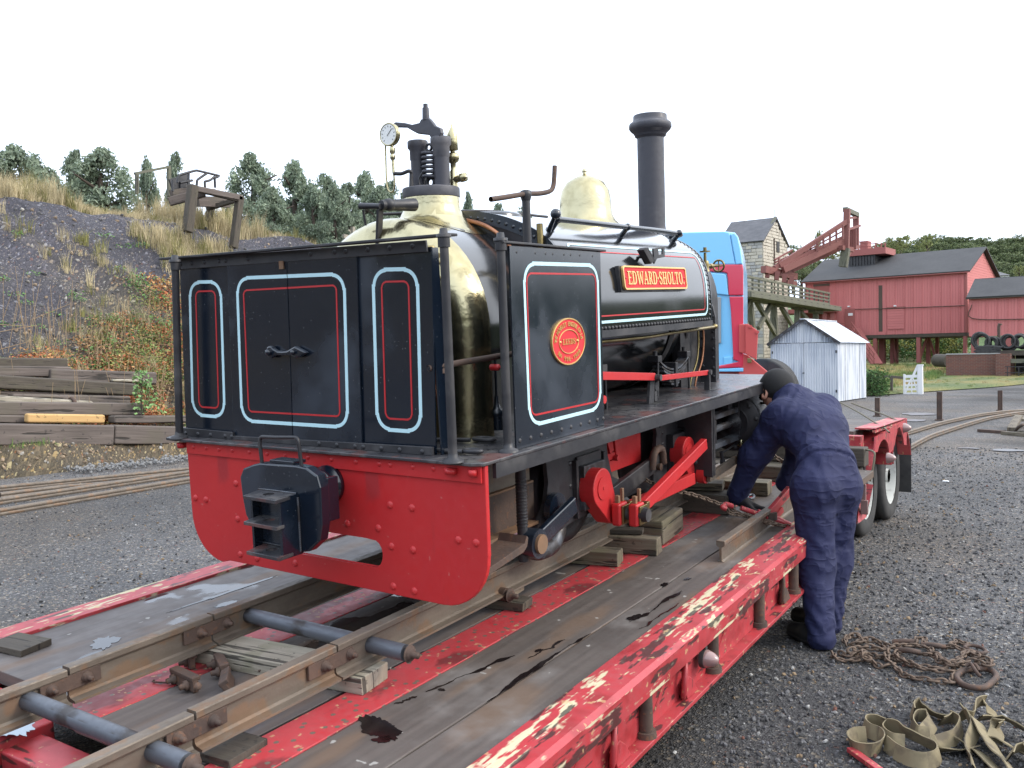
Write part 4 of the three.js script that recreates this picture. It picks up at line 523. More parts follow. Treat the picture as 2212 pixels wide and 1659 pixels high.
{ // stone tower
  const b0 = at(...cropD6(380, 700), 68); b0.y = 0; const s = site(b0, -0.06), F = (x, y) => s.f(cropD6(x, y)), t = bthing('stone_tower', 'tall rubble stone building with a slate gable roof', 'building', s), P = (n, g, m, par = t, l) => part(n, g, m, par, l);
  const ev = F(380, 290)[1], G2 = s.g(cropD6(548, 330)), D = clamp(G2[0], -9, -4.5), rg = ev + 1.9, LX = -3.3;
  const w1 = P('front_wall', [B(-LX, ev, 0.3, LX / 2, ev / 2, -0.17)], M.mortar), w2 = P('gable_wall', [ext([[0, 0], [D, 0], [D, ev], [D / 2, rg], [0, ev]], 0.3, 'x', -0.32)], M.mortar);
  P('back_wall', [B(-LX, ev, 0.3, LX / 2, ev / 2, D)], M.mortar);
  let n = 0; const rest = [], gs = []; for (let y = ev - 0.12; y > 0.2; y -= 0.24) { let x = -0.02; while (x > LX + 0.4) { const w = rr(0.28, 0.62), h = rr(0.18, 0.225), g = B(w - 0.03, h, 0.1, x - w / 2, y, 0.0 + rr(-0.02, 0.015)); if (x > -3.4 && n < 290) { P('stone', [g], R() < 0.5 ? M.stoneGrey : M.stone, w1); n++; } else rest.push(g); x -= w; } }
  part('stonework', rest, M.stoneGrey, t).userData.kind = 'stuff';
  for (let y = 0.2; y < rg - 0.2; y += 0.24) { const half = y < ev ? -D / 2 : (-D / 2) * (rg - y) / (rg - ev); let z = -D / 2 - half; while (z < -D / 2 + half - 0.35) { const w = rr(0.35, 0.75), h = rr(0.18, 0.225); gs.push(B(0.1, h, Math.min(w, -D / 2 + half - z) - 0.03, 0.0 + rr(-0.025, 0.01), y, -(z + w / 2))); z += w; } } part('stonework', gs, M.stone, t).userData.kind = 'stuff';
  const run = -D / 2 + 0.2, rise = rg - ev + 0.05, an = Math.atan2(rise, run), L2 = Math.hypot(run, rise); for (const sg of [1, -1]) P('roof', [B(-LX + 0.3, 0.1, L2, 0, 0, 0, { grain: 'x' }).applyMatrix4(new THREE.Matrix4().makeRotationX(sg * an)).translate(LX / 2, ev + rise / 2 + 0.02, D / 2 + sg * run / 2)], M.slate);
  P('verge', [bar(V(0.02, ev - 0.02, 0.15), V(0.02, rg + 0.12, D / 2), 0.22, 0.08), bar(V(0.02, rg + 0.12, D / 2), V(0.02, ev, D - 0.15), 0.22, 0.08)], M.walkway); P('finial', [bar(V(0, rg, D / 2), V(0, rg + 0.7, D / 2), 0.05, 0.05)], M.matt);
  const wz = s.g(cropD6(478, 330)); P('window', [B(0.14, 0.8, 0.5, 0.03, wz[1], wz[0])], M.ink); P('downpipe', [bar(V(0.08, ev + 0.4, D * 0.42), V(0.08, ev - 4, D * 0.42), 0.08, 0.08)], M.scrap);
}
{ // timber walkway on trestles
  const A = 52, Bd = 66, q = (x, y, o = 0) => at(...cropD6(x, y), lerp(A, Bd, (x - 245) / 600) + o), t = thing('timber_walkway', 'grey green timber footbridge with slatted rails on trestles', 'footbridge', q(245, 680)), P = (n, a, b, w, h, m = M.walkway) => part(n, [bar(a, b, w, h)], m, t);
  const ln = (f0, f1) => [q(200, f0 - (f1 - f0) * 45 / 600), q(848, f1)]; P('handrail', ...ln(532, 656), 0.1, 0.12); P('rail', ...ln(568, 683), 0.05, 0.1); P('rail', ...ln(598, 706), 0.05, 0.1); P('rail', ...ln(628, 730), 0.05, 0.1); P('deck_beam', ...ln(672, 768), 1.6, 0.3); P('deck_beam', ...ln(655, 752), 0.15, 0.3);
  const yy = (x, a, b) => lerp(a, b, (x - 245) / 600); for (const x of [258, 305, 350, 395, 440, 485, 520, 560, 600, 640, 675, 705, 740, 770, 805, 842]) P('baluster', q(x, yy(x, 660, 756)), q(x, yy(x, 532, 655)), 0.1, 0.1);
  for (const o of [0, 2]) for (const [x, y1, dx] of [[285, 1000, 30], [455, 1040, 18], [620, 1010, 10], [750, 960, 8]]) P('trestle_leg', q(x, yy(x, 685, 780), o), q(x + dx * (o ? -1 : 1), y1, o), 0.28, 0.28); for (const [x0, y0, x1, y1] of [[330, 710, 470, 950], [440, 720, 345, 900], [505, 750, 590, 890], [250, 770, 290, 700], [640, 780, 740, 900], [250, 850, 320, 990]]) P('brace', q(x0, y0), q(x1, y1), 0.2, 0.25); for (const [x, y] of [[300, 700], [470, 735], [630, 760], [750, 785]]) P('cap_beam', q(x - 28, y - 12), q(x + 28, y + 2), 0.5, 0.3);
  lone('red_lean_to', [bar(at(...cropD6(560, 790), 72), at(...cropD6(900, 775), 72), 3, 0.3), bar(at(...cropD6(600, 850), 73), at(...cropD6(900, 870), 73), 0.3, 1.6), bar(at(...cropD6(870, 860), 71), at(...cropD6(870, 790), 71), 0.3, 0.3), bar(at(...cropD6(815, 870), 71), at(...cropD6(815, 790), 71), 0.3, 0.3)], M.pinkPlain, 'dark red lean-to under the footbridge end', 'lean-to');
}
{ // lower red building on the right, brick abutment, rope coils, white house
  const b0 = at(...cropD6(1826, 955), 66); b0.y = 0; const s = site(b0, -0.06), F = (x, y, z = 0) => s.f(cropD6(x, y), z), t = bthing('low_red_building', 'lower faded red boarded building at the right edge', 'building', s), P = (n, g, m, par = t) => part(n, g, m, par);
  const ev = F(1826, 687)[1], bt = F(1826, 958)[1], Wd = 15, rg = F(1885, 560, -2.6)[1]; const wl = P('wall', [B(Wd, ev - bt, 0.15, Wd / 2, (ev + bt) / 2, -0.08), B(0.15, ev - bt, 5, 0.08, (ev + bt) / 2, -2.5)], M.pink); for (let x = 0.4; x < 10.5; x += 0.62) P('cover_strip', [B(0.05, ev - bt - 0.04, 0.03, x, (ev + bt) / 2, 0.012)], M.pink, wl);
  const an = Math.atan2(rg - ev, 2.8); for (const sg of [1, -1]) P('roof', [B(Wd + 0.4, 0.1, Math.hypot(2.9, rg - ev), 0, 0, 0, { grain: 'x' }).applyMatrix4(new THREE.Matrix4().makeRotationX(sg * an)).translate(Wd / 2 + 0.1, (ev + rg) / 2, -2.55 + sg * 1.4)], M.felt); P('gable', [ext([[0, ev], [-5.1, ev], [-2.55, rg - 0.1]], 0.12, 'x', 0.02)], M.pinkPlain); P('fascia', [B(Wd + 0.3, 0.12, 0.06, Wd / 2, ev - 0.04, 0.24)], M.timberDark); P('pipe', [tube([V(...F(1850, 735), 0.1), V(...F(1855, 832), 0.1), V(...F(2300, 836), 0.1)], 0.03, 5)], M.rust); P('leg', [B(0.4, bt + 0.2, 0.4, 0.3, bt / 2, -0.3), B(0.4, bt + 0.2, 0.4, 2.2, bt / 2, -0.3), B(0.4, bt + 0.2, 0.4, 6, bt / 2, -0.3)], M.pinkPlain);
  const bb = at(...cropD8(1615, 580), 50); bb.y = 0; const s2 = site(bb, -0.05), H = (x, y, z = 0) => s2.f(cropD8(x, y), z), br = bthing('brick_abutment', 'dark red brick retaining wall with a lighter pier', 'wall', s2);
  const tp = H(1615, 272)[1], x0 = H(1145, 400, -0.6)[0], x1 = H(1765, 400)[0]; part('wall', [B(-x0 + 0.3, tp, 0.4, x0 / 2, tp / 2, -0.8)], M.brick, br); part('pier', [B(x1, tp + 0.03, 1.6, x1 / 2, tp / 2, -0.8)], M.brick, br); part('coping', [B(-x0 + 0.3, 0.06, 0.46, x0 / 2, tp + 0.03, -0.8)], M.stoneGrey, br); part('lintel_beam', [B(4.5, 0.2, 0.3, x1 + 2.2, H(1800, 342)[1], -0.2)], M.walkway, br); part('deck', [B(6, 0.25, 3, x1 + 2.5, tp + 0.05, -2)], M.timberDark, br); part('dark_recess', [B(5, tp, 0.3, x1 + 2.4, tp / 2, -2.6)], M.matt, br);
  const rl = thing('recess_railing', 'thin black iron railing in front of the dark recess', 'railing', bb.clone()); for (const y of [400, 460, 545]) part('rail', [bar(at(...cropD8(1710, y), 49.5), at(...cropD8(1990, y), 49.5), 0.03, 0.04)], M.matt, rl); for (const x of [1735, 1850]) part('post', [bar(at(...cropD8(x, 400), 49.5), at(...cropD8(x, 590), 49.5), 0.04, 0.04)], M.matt, rl);
  lone('boiler_tank', [rod(at(...cropD8(1020, 335), 56), at(...cropD8(1150, 340), 55), 0.36, 0.36, 20)], M.timberDark, 'dark rusty tank lying left of the brick wall', 'tank');
  for (const [x, y, r, l] of [[1460, 140, 68, 'black wire rope coil leftmost on the brick wall'], [1588, 160, 50, 'smaller black wire rope coil second from left'], [1745, 150, 68, 'largest black wire rope coil right of the pipe'], [1870, 150, 60, 'black wire rope coil at the right edge']]) { const c = at(...cropD8(x, y), 51.5), rad = r / 1902 * 516 / 2475 * 51.5; const o = thing('rope_coil', l, 'rope coil', c, null); for (let i = 0; i < 6; i++) part('turn', [prep(new THREE.TorusGeometry(rad * rr(0.75, 1.02), 0.06, 5, 18)).rotateY(rr(-0.5, 0.5)).translate(c.x + rr(-0.1, 0.1), c.y + rr(-0.08, 0.08), c.z - i * 0.12)], M.rubber, o); }
  lone('cable_heap', [tube(Array.from({ length: 40 }, (_, i) => at(...cropD8(1390 + 330 * R(), 190 + 70 * R()), 51.3)), 0.06, 5, false, 160)], M.rubber, 'tangled black cable heap on top of the brick wall', 'cable');
  const vp = thing('vent_pipe', 'tall thin rusty pipe with a bent top behind the brick wall', 'pipe', at(...cropD6(2037, 1070), 52)); part('shaft', [tube([at(...cropD6(2037, 1080), 52), at(...cropD6(2036, 900), 52), at(...cropD6(2038, 875), 52), at(...cropD6(2046, 868), 52), at(...cropD6(2050, 880), 52)], 0.075, 8, false, 24, 0.2)], M.rust, vp);
  const hb = at(...cropD6(1985, 590), 105); hb.y = 4; const s3 = site(hb, 0.2), K = (x, y, z = 0) => s3.f(cropD6(x, y), z), ho = bthing('white_house', 'distant white house with a grey hipped roof behind the red buildings', 'house', s3), hx0 = K(1900, 530)[0], hx1 = K(2110, 530)[0], hy = K(2000, 530)[1], hr = K(1990, 478)[1]; part('wall', [B(hx1 - hx0, 4, 5, (hx0 + hx1) / 2, hy - 2, -2.5)], M.white, ho); { const g = new THREE.ConeGeometry(1, 1, 4, 1).rotateY(Math.PI / 4); g.scale((hx1 - hx0) * 0.74, hr - hy + 0.1, 4); part('roof', [prep(g.toNonIndexed()).translate((hx0 + hx1) / 2, (hy + hr) / 2, -2.5)], M.slate, ho); }
}
// ---------------------------------------------------------------- woods on the hill, single trees about the tower
{
  const spots = [[590, 430, 80, 150, 260, 0, 'leafy green tree right behind the stone tower'], [770, 300, 90, 45, 200, 2, 'thin pale tree top behind the gantry'], [650, 500, 84, 170, 230, 1, 'dark leafy tree under the sloping gantry'], [720, 490, 88, 170, 190, 0, 'bush-like tree left of the red building roof'], [870, 380, 92, 120, 130, 2, 'yellowish tree behind the headframe'], [1345, 310, 105, 140, 130, 2, 'pale yellow green round tree above the roof'], [1290, 320, 112, 80, 100, 1, 'dark tree left of the pale yellow one'], [1530, 300, 112, 110, 130, 2, 'yellowish feathery tree left of centre on the hill'], [2180, 500, 100, 60, 80, 2, 'yellow tree right of the white house']];
  for (const [x, y, d, w, h, k, l] of spots) { const c = at(...cropD6(x, y), d), sc = 866 / 2212 / 2475 * d, H2 = h * sc * 1.25; tree('leafy_tree', l, 'tree', V(c.x, c.y - H2 * 0.65, c.z), H2, w * sc * 1.25, BRO[k], null); }
  const l = [[], [], []], put = (x, y, d, w) => { const c = at(...cropD6(x, y), d), s = w * 866 / 2212 / 2475 * d; l[(R() * 2) | 0].push(new THREE.Matrix4().compose(V(c.x, c.y - s * 0.92, c.z), new THREE.Quaternion().setFromEuler(new THREE.Euler(0, R() * 6, 0)), V(s * 1.3, s, s * 1.3))); };
  const sky = x => { const p = [[1180, 320], [1260, 300], [1400, 305], [1480, 320], [1540, 270], [1640, 252], [1740, 280], [1860, 262], [1960, 300], [2060, 275], [2150, 265], [2300, 268], [2700, 240]]; for (let i = 0; i < p.length - 1; i++) if (x <= p[i + 1][0]) return lerp(p[i][1], p[i + 1][1], (x - p[i][0]) / (p[i + 1][0] - p[i][0])); return 240; };
  for (let x = 1190; x < 2700; x += 26) { put(x + rr(-10, 10), sky(x) + rr(-4, 10), 150, rr(90, 150)); put(x + rr(-10, 10), sky(x) + rr(40, 70), 140, rr(90, 140)); put(x + rr(-10, 10), sky(x) + rr(100, 150), 130, rr(80, 130)); if (x > 1850) { put(x, sky(x) + rr(160, 210), 122, rr(80, 130)); put(x, sky(x) + rr(220, 270), 118, rr(80, 120)); } }
  for (let x = 560; x < 1000; x += 40) put(x, 470 + rr(-40, 60), 110, rr(70, 110));
  // the wooded rise goes on to the right of the picture
  const q2 = (az, d, h, s) => l[(R() * 2) | 0].push(new THREE.Matrix4().compose(V(Math.sin(az) * d, h - s * 0.5, -Math.cos(az) * d), new THREE.Quaternion().setFromEuler(new THREE.Euler(0, R() * 6, 0)), V(s * 1.2, s, s * 1.2)));
  for (let az = 1.9; az < 4.2; az += 0.06) for (const [d, h] of [[46, 2], [54, 5]]) q2(az, d + rr(-3, 3), h + rr(-1, 1), rr(6, 9));
  for (let az = 0.06; az < 1.9; az += 0.035) for (const [d, h] of [[80, 1.5], [90, 3], [102, 5], [116, 7.5]]) q2(az + rr(-0.02, 0.02), d + rr(-4, 4), h + rr(-1, 1), rr(6, 9));
  l.forEach((m, i) => m.length && inst('hill_wood', BRO[i], M.leafV, m, 'dense dark green wood over the hillside', 'wood'));
}
// ---------------------------------------------------------------- lorry beyond the engine
{
  const b0 = at(...cropE(482, 1400), 13.6); b0.y = 0; const s = site(b0, 0.30), F = (x, y, z = 0) => s.f(cropE(x, y), z), t = bthing('lorry_tractor', 'blue and red lorry cab standing behind the engine', 'lorry', s), P = (n, p, z, d, m, bv = 0.012, par = t) => part(n, [ext(p.map(q => F(q[0], q[1])).reverse(), d, 'z', z, bv)], m, par);
  P('cab_body', [[-420, 150], [-200, 128], [100, 120], [300, 116], [400, 128], [430, 165], [455, 270], [476, 420], [481, 560], [481, 1400], [-420, 1400]], -1.8, 1.8, M.truckBlue, 0.05);
  P('roof_deflector', [[-300, 135], [100, 124], [300, 120], [355, 130], [385, 300], [408, 425], [170, 428], [-300, 428]], -0.02, 0.05, M.truckBlue, 0.02);
  P('side_fairing', [[362, 150], [398, 135], [428, 170], [453, 275], [474, 420], [412, 426], [388, 300]], -0.01, 0.05, M.truckBlue, 0.015);
  P('red_band', [[165, 430], [300, 424], [474, 424], [480, 470], [480, 705], [346, 705], [338, 560], [330, 505], [300, 495], [175, 488]], -0.02, 0.06, M.truckRed, 0.015);
  P('red_corner', [[352, 716], [480, 716], [480, 1340], [468, 1362], [235, 1374], [235, 1350], [300, 1338], [440, 1310], [388, 1290], [380, 1100], [366, 850]], -0.02, 0.06, M.truckRed, 0.015);
  P('blue_flank', [[160, 496], [318, 512], [330, 560], [345, 705], [185, 690], [120, 600]], 0.0, 0.04, M.truckBlue, 0.015); P('air_panel', [[180, 718], [276, 722], [276, 1140], [200, 1140]], 0.0, 0.045, M.grille, 0.008); P('locker_door', [[300, 1268], [382, 1262], [382, 1330], [302, 1340]], 0.0, 0.035, M.truckBlue, 0.01); P('sill', [[240, 1376], [480, 1366], [480, 1400], [240, 1402]], 0.0, 0.05, M.truckBlue, 0.01);
  P('red_chassis', [[235, 1400], [520, 1400], [760, 1640], [235, 1640]], -0.6, 0.5, M.neckRed, 0.01);
  const k = bthing('trailer_neck', 'pink red steel trailer neck with a box lid standing beside the lorry cab', 'trailer neck', s), Q = (n, p, z, d, m) => part(n, [ext(p.map(q => F(q[0], q[1], z)).reverse(), d, 'z', z, 0.01)], m, k);
  Q('lid', [[497, 965], [525, 967], [614, 1030], [612, 1080], [600, 1294], [500, 1240]], 0.1, 0.05, M.neckRed); Q('side_plate', [[440, 968], [524, 966], [500, 1240], [440, 1225]], 0.05, 0.04, M.neckRed); Q('frame_beam', [[440, 1225], [520, 1250], [712, 1408], [712, 1450], [440, 1450]], -0.05, 0.08, M.neckRed); for (const [x, y] of [[545, 990], [607, 1040]]) { const c = F(x, y, 0.16); part('lug', [C(0.025, 0.025, 0.03, c[0], c[1], 0.165, 'z', 10)], M.neckRed, k); } { const c = F(535, 1300, 0.1); part('padlock', [B(0.06, 0.07, 0.03, c[0], c[1], 0.12, { bv: 0.01 })], M.brassDull, k); }
  const c = F(675, 1350, -0.8), ty = bthing('spare_tyre', 'black tyre standing behind the pink red trailer neck', 'tyre', s); const R0 = 0.52; part('tread', [lathe([[0.3, -0.14], [R0 - 0.03, -0.14], [R0, -0.11], [R0, -0.075], [R0 - 0.012, -0.07], [R0, -0.065], [R0, -0.03], [R0 - 0.012, -0.025], [R0, -0.02], [R0, 0.02], [R0 - 0.012, 0.025], [R0, 0.03], [R0, 0.065], [R0 - 0.012, 0.07], [R0, 0.075], [R0, 0.11], [R0 - 0.03, 0.14], [0.3, 0.14]], 0, 0, 0, 'x', 40).rotateY(1.1).translate(c[0], F(650, 1280, -0.8)[1] - R0, -0.8)], M.rubber, ty);
}
// ---------------------------------------------------------------- low loader (deck in the tilted frame, bogie on the level ground)
const LW = g => g.applyMatrix4(new THREE.Matrix4().compose(l2w(0, 0, 0), TILT, V(1, 1, 1)));
const DK = -0.765;
const C5 = (x, y) => [(1900 + x * 700 / 1290) * 2212 / 2816, (950 + y * 700 / 1290) * 2212 / 2816];
const trailer = thing('low_loader_trailer', 'long red low loader trailer with worn timber deck carrying the engine', 'trailer', V(-2.5, 0, -3.5));
{
  const P = (n, g, m, par = trailer, l) => part(n, [g].flat(3).map(LW), m, par, l);
  const Wd = (n, g, m, par = trailer, l) => part(n, g, m, par, l);
  const slab = (x0, x1, z0, X0, X1, z1, y, t, grain = 'z') => ext([[x0, z0], [x1, z0], [X1, z1], [X0, z1]], t, 'y', y - t, 0.003, [], grain);
  const E = -4.35;
  // boards and painted steel strips running the length of the deck
  P('deck_board', slab(0.474, 0.748, 1.6, 0.57, 0.815, E, DK - 0.002, 0.05), M.deck); P('deck_board', slab(0.754, 0.955, 1.6, 0.821, 1.03, E, DK - 0.004, 0.05), M.deck, trailer, 'dark timber board next to the near edge beam');
  P('deck_strip', slab(0.292, 0.47, 1.6, 0.40, 0.566, E, DK, 0.05), M.stripRed, trailer, 'long red painted steel strip beside the rail');
  P('deck_board', slab(-0.33, 0.288, 0.80, -0.196, 0.396, E, DK - 0.003, 0.05), M.deckWet, trailer);
  P('deck_board', slab(0.02, 0.288, 1.6, 0.03, 0.288, 0.804, DK - 0.004, 0.05), M.deck, trailer);
  P('deck_strip', slab(-0.43, -0.254, 0.77, -0.33, -0.154, E, DK, 0.05), M.stripRed, trailer);
  P('deck_board', slab(-1.235, -0.434, 0.72, -1.06, -0.334, E, DK - 0.002, 0.05), M.deckWet, trailer, 'far side deck boards with wet patches');
  P('edge_beam', [slab(-1.385, -1.239, 1.05, -1.20, -1.064, E, DK + 0.012, 0.06), B(0.06, 0.25, 5.2, -1.25, DK - 0.15, -1.7, { grain: 'z' })], M.trailWorn, trailer, 'far side red edge beam with paint worn to cream');
  // near side edge: raised worn flange, lip, web, bottom flange
  const near = P('edge_beam', [ext([[0.955, DK - 0.004], [0.972, DK + 0.012], [1.01, DK + 0.016], [1.115, DK + 0.014], [1.134, DK + 0.002], [1.134, DK - 0.078], [1.122, DK - 0.082], [0.955, DK - 0.082]], 4.7, 'z', -3.1, 0.002, [], 'z')], M.trailWorn, trailer, 'near side red edge beam with paint scraped to cream and white');
  P('side_web', [B(0.02, 0.2, 4.7, 1.072, DK - 0.15, -0.75, { grain: 'z' })], M.trailRed, near);
  P('bottom_flange', [B(0.115, 0.018, 4.7, 1.078, -1.015, -0.75, { grain: 'z', bv: 0.003 })], M.trailRed, near);
  const zs = [0.22, -0.415, -1.045, -1.625, -2.16, -2.65];
  for (const z of zs) {
    P('stake_post', [C(0.026, 0.026, 0.2, 1.098, -0.905, z, 'y', 14), C(0.036, 0.038, 0.022, 1.098, -0.996, z, 'y', 16)], M.rust, near);
    P('web_gusset', [ext([[z - 0.06, -0.832], [z - 0.4, -0.832], [z - 0.4, -0.86], [z - 0.11, -1.005], [z - 0.08, -1.005]], 0.014, 'x', 1.05), bar(V(1.078, -1.0, z - 0.07), V(1.078, -0.84, z - 0.26), 0.012, 0.022), bar(V(1.066, -0.838, z - 0.04), V(1.066, -0.838, z - 0.46), 0.02, 0.012)], M.trailRed, near);
  }
  for (const z of [0.42, -0.17, -0.75, -1.96, -2.5]) P('lashing_ring', [prep(new THREE.TorusGeometry(0.034, 0.011, 8, 20)).scale(1, 1.7, 1).rotateY(Math.PI / 2 + 0.5).rotateX(-0.2).translate(1.1, -0.93, z), ext([[z - 0.0, -1.005], [z + 0.03, -0.94], [z - 0.02, -0.92], [z - 0.06, -0.95], [z - 0.1, -1.005]], 0.016, 'x', 1.098, 0.003)], z < -1.5 ? M.rust : M.trailRed, near);
  P('marker_lamp', [lathe([[0, 0.055], [0.012, 0.052], [0.026, 0.035], [0.034, 0.01], [0.035, 0]], 1.118, -0.905, -0.92, 'x', 18)], M.lampGlass, near); P('lamp_base', [C(0.038, 0.038, 0.018, 1.112, -0.905, -0.92, 'x', 18), bar(V(1.1, -0.87, -0.92), V(1.09, -0.83, -0.92), 0.05, 0.02)], M.rubber, near);
  // oil and wet on the deck
  const blot = (cx, cz, a, b, rot, s, m, y = DK + 0.0015, n = 80) => { const o = []; for (let i = 0; i < n; i++) { const t = i / n * 2 * Math.PI, k = 0.3 + 0.9 * fnz(Math.cos(t) * 1.5 + s * 9, Math.sin(t) * 1.5 + s * 5, 2, 4) + 0.5 * (fnz(Math.cos(t) * 6 + s * 3, Math.sin(t) * 6 + s, 3, 9) - 0.5) + 0.12, x = a * k * Math.cos(t), z = b * k * Math.sin(t); o.push([cx + x * Math.cos(rot) - z * Math.sin(rot), cz + x * Math.sin(rot) + z * Math.cos(rot)]); } return ext(o.reverse(), 0.0012, 'y', y - 0.0012); };
  const streak = (x0, z0, x1, z1, w, s) => { const L = [], Q = [], n = 44; for (let i = 0; i <= n; i++) { const t = i / n, x = lerp(x0, x1, t) + 0.03 * (fnz(t * 7 + s * 11, 3, 3, 6) - 0.5), z = lerp(z0, z1, t), k = w * Math.max(0.0, 2.2 * fnz(t * 9 + s * 5, s, 3, 8) - 0.62) * Math.min(1, 8 * t, 8 * (1 - t)) + 0.0006; L.push([x - k, z]); Q.unshift([x + k * (0.6 + fnz(t * 13 + s, 9, 2, 8)), z]); } return ext([...L, ...Q].reverse(), 0.0012, 'y', DK - 0.0012); };
  P('oil_stain', [blot(0.585, 0.375, 0.10, 0.05, 0.4, 1, M.oil, DK), blot(0.645, 0.42, 0.03, 0.025, 0, 2, M.oil, DK), streak(0.555, 0.10, 0.63, -0.30, 0.011, 3), streak(0.764, 0.06, 0.772, -0.62, 0.012, 5), streak(0.70, -0.30, 0.72, -0.52, 0.007, 6), streak(0.52, 0.22, 0.545, 0.14, 0.006, 7), blot(0.585, 0.06, 0.016, 0.009, 0.2, 8, M.oil, DK), streak(0.86, -0.8, 0.88, -1.25, 0.010, 9), streak(0.92, -0.75, 0.94, -1.1, 0.005, 10), blot(0.85, -0.86, 0.022, 0.045, 0.2, 11, M.oil, DK), blot(0.78, -1.3, 0.016, 0.03, 0.1, 12, M.oil, DK), blot(0.84, -1.42, 0.012, 0.022, 0.3, 13, M.oil, DK), blot(0.69, -0.38, 0.012, 0.02, 0.3, 14, M.oil, DK)], M.oil);
  P('wet_patch', [blot(-0.86, 0.36, 0.085, 0.055, 0.6, 21, 0, DK), blot(-0.66, 0.06, 0.02, 0.06, 0.2, 22, 0, DK), blot(-0.80, -0.17, 0.03, 0.055, 0.3, 23, 0, DK), blot(-0.66, -0.17, 0.045, 0.1, 0.3, 24, 0, DK), blot(-0.93, -0.28, 0.014, 0.3, 0.02, 25, 0, DK), blot(-0.7, -0.42, 0.02, 0.26, 0.05, 26, 0, DK), blot(-0.5, -0.45, 0.02, 0.2, 0, 27, 0, DK)], M.water);
  P('wet_patch', [blot(-0.05, -0.02, 0.02, 0.13, -0.7, 31, 0, DK), blot(-0.12, 0.06, 0.08, 0.014, 0.2, 32, 0, DK), blot(0.02, -0.16, 0.06, 0.05, 0.2, 33, 0, DK), blot(0.1, -0.05, 0.012, 0.05, 0.4, 34, 0, DK)], M.water);
  // broken-away front end of the deck: bare neck irons below
  P('neck_beam', [B(0.24, 0.12, 1.0, -0.66, DK - 0.14, 1.25, { grain: 'z', bv: 0.01 }), B(0.5, 0.1, 0.14, -0.5, DK - 0.16, 0.86, { bv: 0.008 })], M.trailRed); P('neck_beam', [B(0.18, 0.12, 0.9, -0.08, DK - 0.13, 1.3, { grain: 'z', bv: 0.01 }), B(0.06, 0.08, 0.3, 0.12, DK - 0.1, 1.05, { ry: 0.5 })], M.trailRed);
  P('neck_plate', [ext([[-1.1, 0.74], [-0.75, 0.74], [-0.6, 1.0], [-1.15, 1.0]], 0.02, 'y', DK - 0.07)], M.trailWorn);
  P('neck_pin', [C(0.05, 0.05, 0.3, -0.36, DK - 0.16, 1.12, 'x', 18), C(0.07, 0.07, 0.06, -0.5, DK - 0.16, 1.12, 'x', 18)], M.steelBlue);
  P('neck_floor', [B(1.5, 0.02, 1.1, -0.35, DK - 0.25, 1.25)], M.matt);
  P('paint_splash', [blot(-0.62, 0.87, 0.14, 0.06, 0.1, 41, 0, DK - 0.058)], M.splash);
  // ---- bogie (level): deck, skirt with wheel arches, wheels, flap
  const XE = -1.5;
  Wd('bogie_deck', [B(2.2, 0.06, 1.35, -2.74, 0.855, -7.82)], M.deck, trailer, 'dark boarded deck over the rear wheels');
  const ou = [[345, 1095], [395, 1112], [710, 925], [705, 1195], [680, 1190], [672, 1120], [655, 1060], [635, 1010], [612, 1030], [600, 1090], [588, 1180], [572, 1240], [530, 1285], [527, 1240], [515, 1180], [495, 1140], [470, 1135], [445, 1160], [425, 1210], [410, 1265], [382, 1265]].slice(1).map(p => { const w = onX(...cropD8(...p), XE); return [w.z, w.y]; });
  const zF = ou[0][0], zR = ou[1][0], yT = 0.895;
  const sk = Wd('wheel_skirt', [ext(ou, 0.012, 'x', XE - 0.006)], M.trailRed); Wd('skirt_top', [ext([[XE, zF], [XE, zR], [XE - 0.15, zR], [XE - 0.15, zF]], 0.012, 'y', yT), B(0.02, 0.03, zF - zR, XE - 0.01, yT - 0.008, (zF + zR) / 2, { grain: 'z' })], M.trailWorn, sk);
  for (const zc of [-7.55, -8.32]) Wd('mudguard', [ext([...arc(zc, 0.40, 0.46, 20, 160, 14), ...arc(zc, 0.40, 0.452, 160, 20, 14)], 0.26, 'x', XE - 0.27)], M.trailRed, sk);
  Wd('cross_beam', [B(1.9, 0.13, 0.1, -2.5, 0.8, -7.02)], M.trailRed, trailer, 'red cross beam at the step up to the bogie deck');
  Wd('step_web', [B(1.9, 0.35, 0.05, -2.5, 0.6, -7.12)], M.matt);
  for (const [zc, xo] of [[-7.621, -1.645], [-8.499, -1.63]]) for (const s of [0, -1.75]) {
    const x = xo + s, w = Wd('wheel', [lathe([[0.25, 0], [0.262, 0.0], [0.3, 0.008], [0.36, 0.004], [0.383, -0.018], [0.388, -0.05], [0.386, -0.075], [0.38, -0.08], [0.386, -0.085], [0.388, -0.12], [0.38, -0.125], [0.386, -0.13], [0.386, -0.18], [0.36, -0.2], [0.25, -0.2]], x, 0.388, zc, 'x', 56)], M.rubber);
    Wd('rim', [lathe([[0.0, -0.02], [0.06, -0.02], [0.065, -0.1], [0.14, -0.11], [0.2, -0.13], [0.225, -0.06], [0.24, -0.012], [0.258, -0.004], [0.258, -0.03]], x, 0.388, zc, 'x', 40), ...Array.from({ length: 8 }, (_, i) => C(0.014, 0.014, 0.04, x - 0.11, 0.388 + 0.105 * Math.sin(i * Math.PI / 4), zc + 0.105 * Math.cos(i * Math.PI / 4), 'x', 6))], M.wheelPaint, w);
  }
  Wd('axle_box', [C(0.06, 0.06, 1.9, -2.6, 0.388, -7.621, 'x', 12), C(0.06, 0.06, 1.9, -2.6, 0.388, -8.499, 'x', 12), B(1.4, 0.2, 2.2, -2.6, 0.62, -7.9)], M.matt);
  Wd('mudflap', [B(0.26, 0.5, 0.014, XE - 0.17, 0.44, -8.93)], M.rubber);
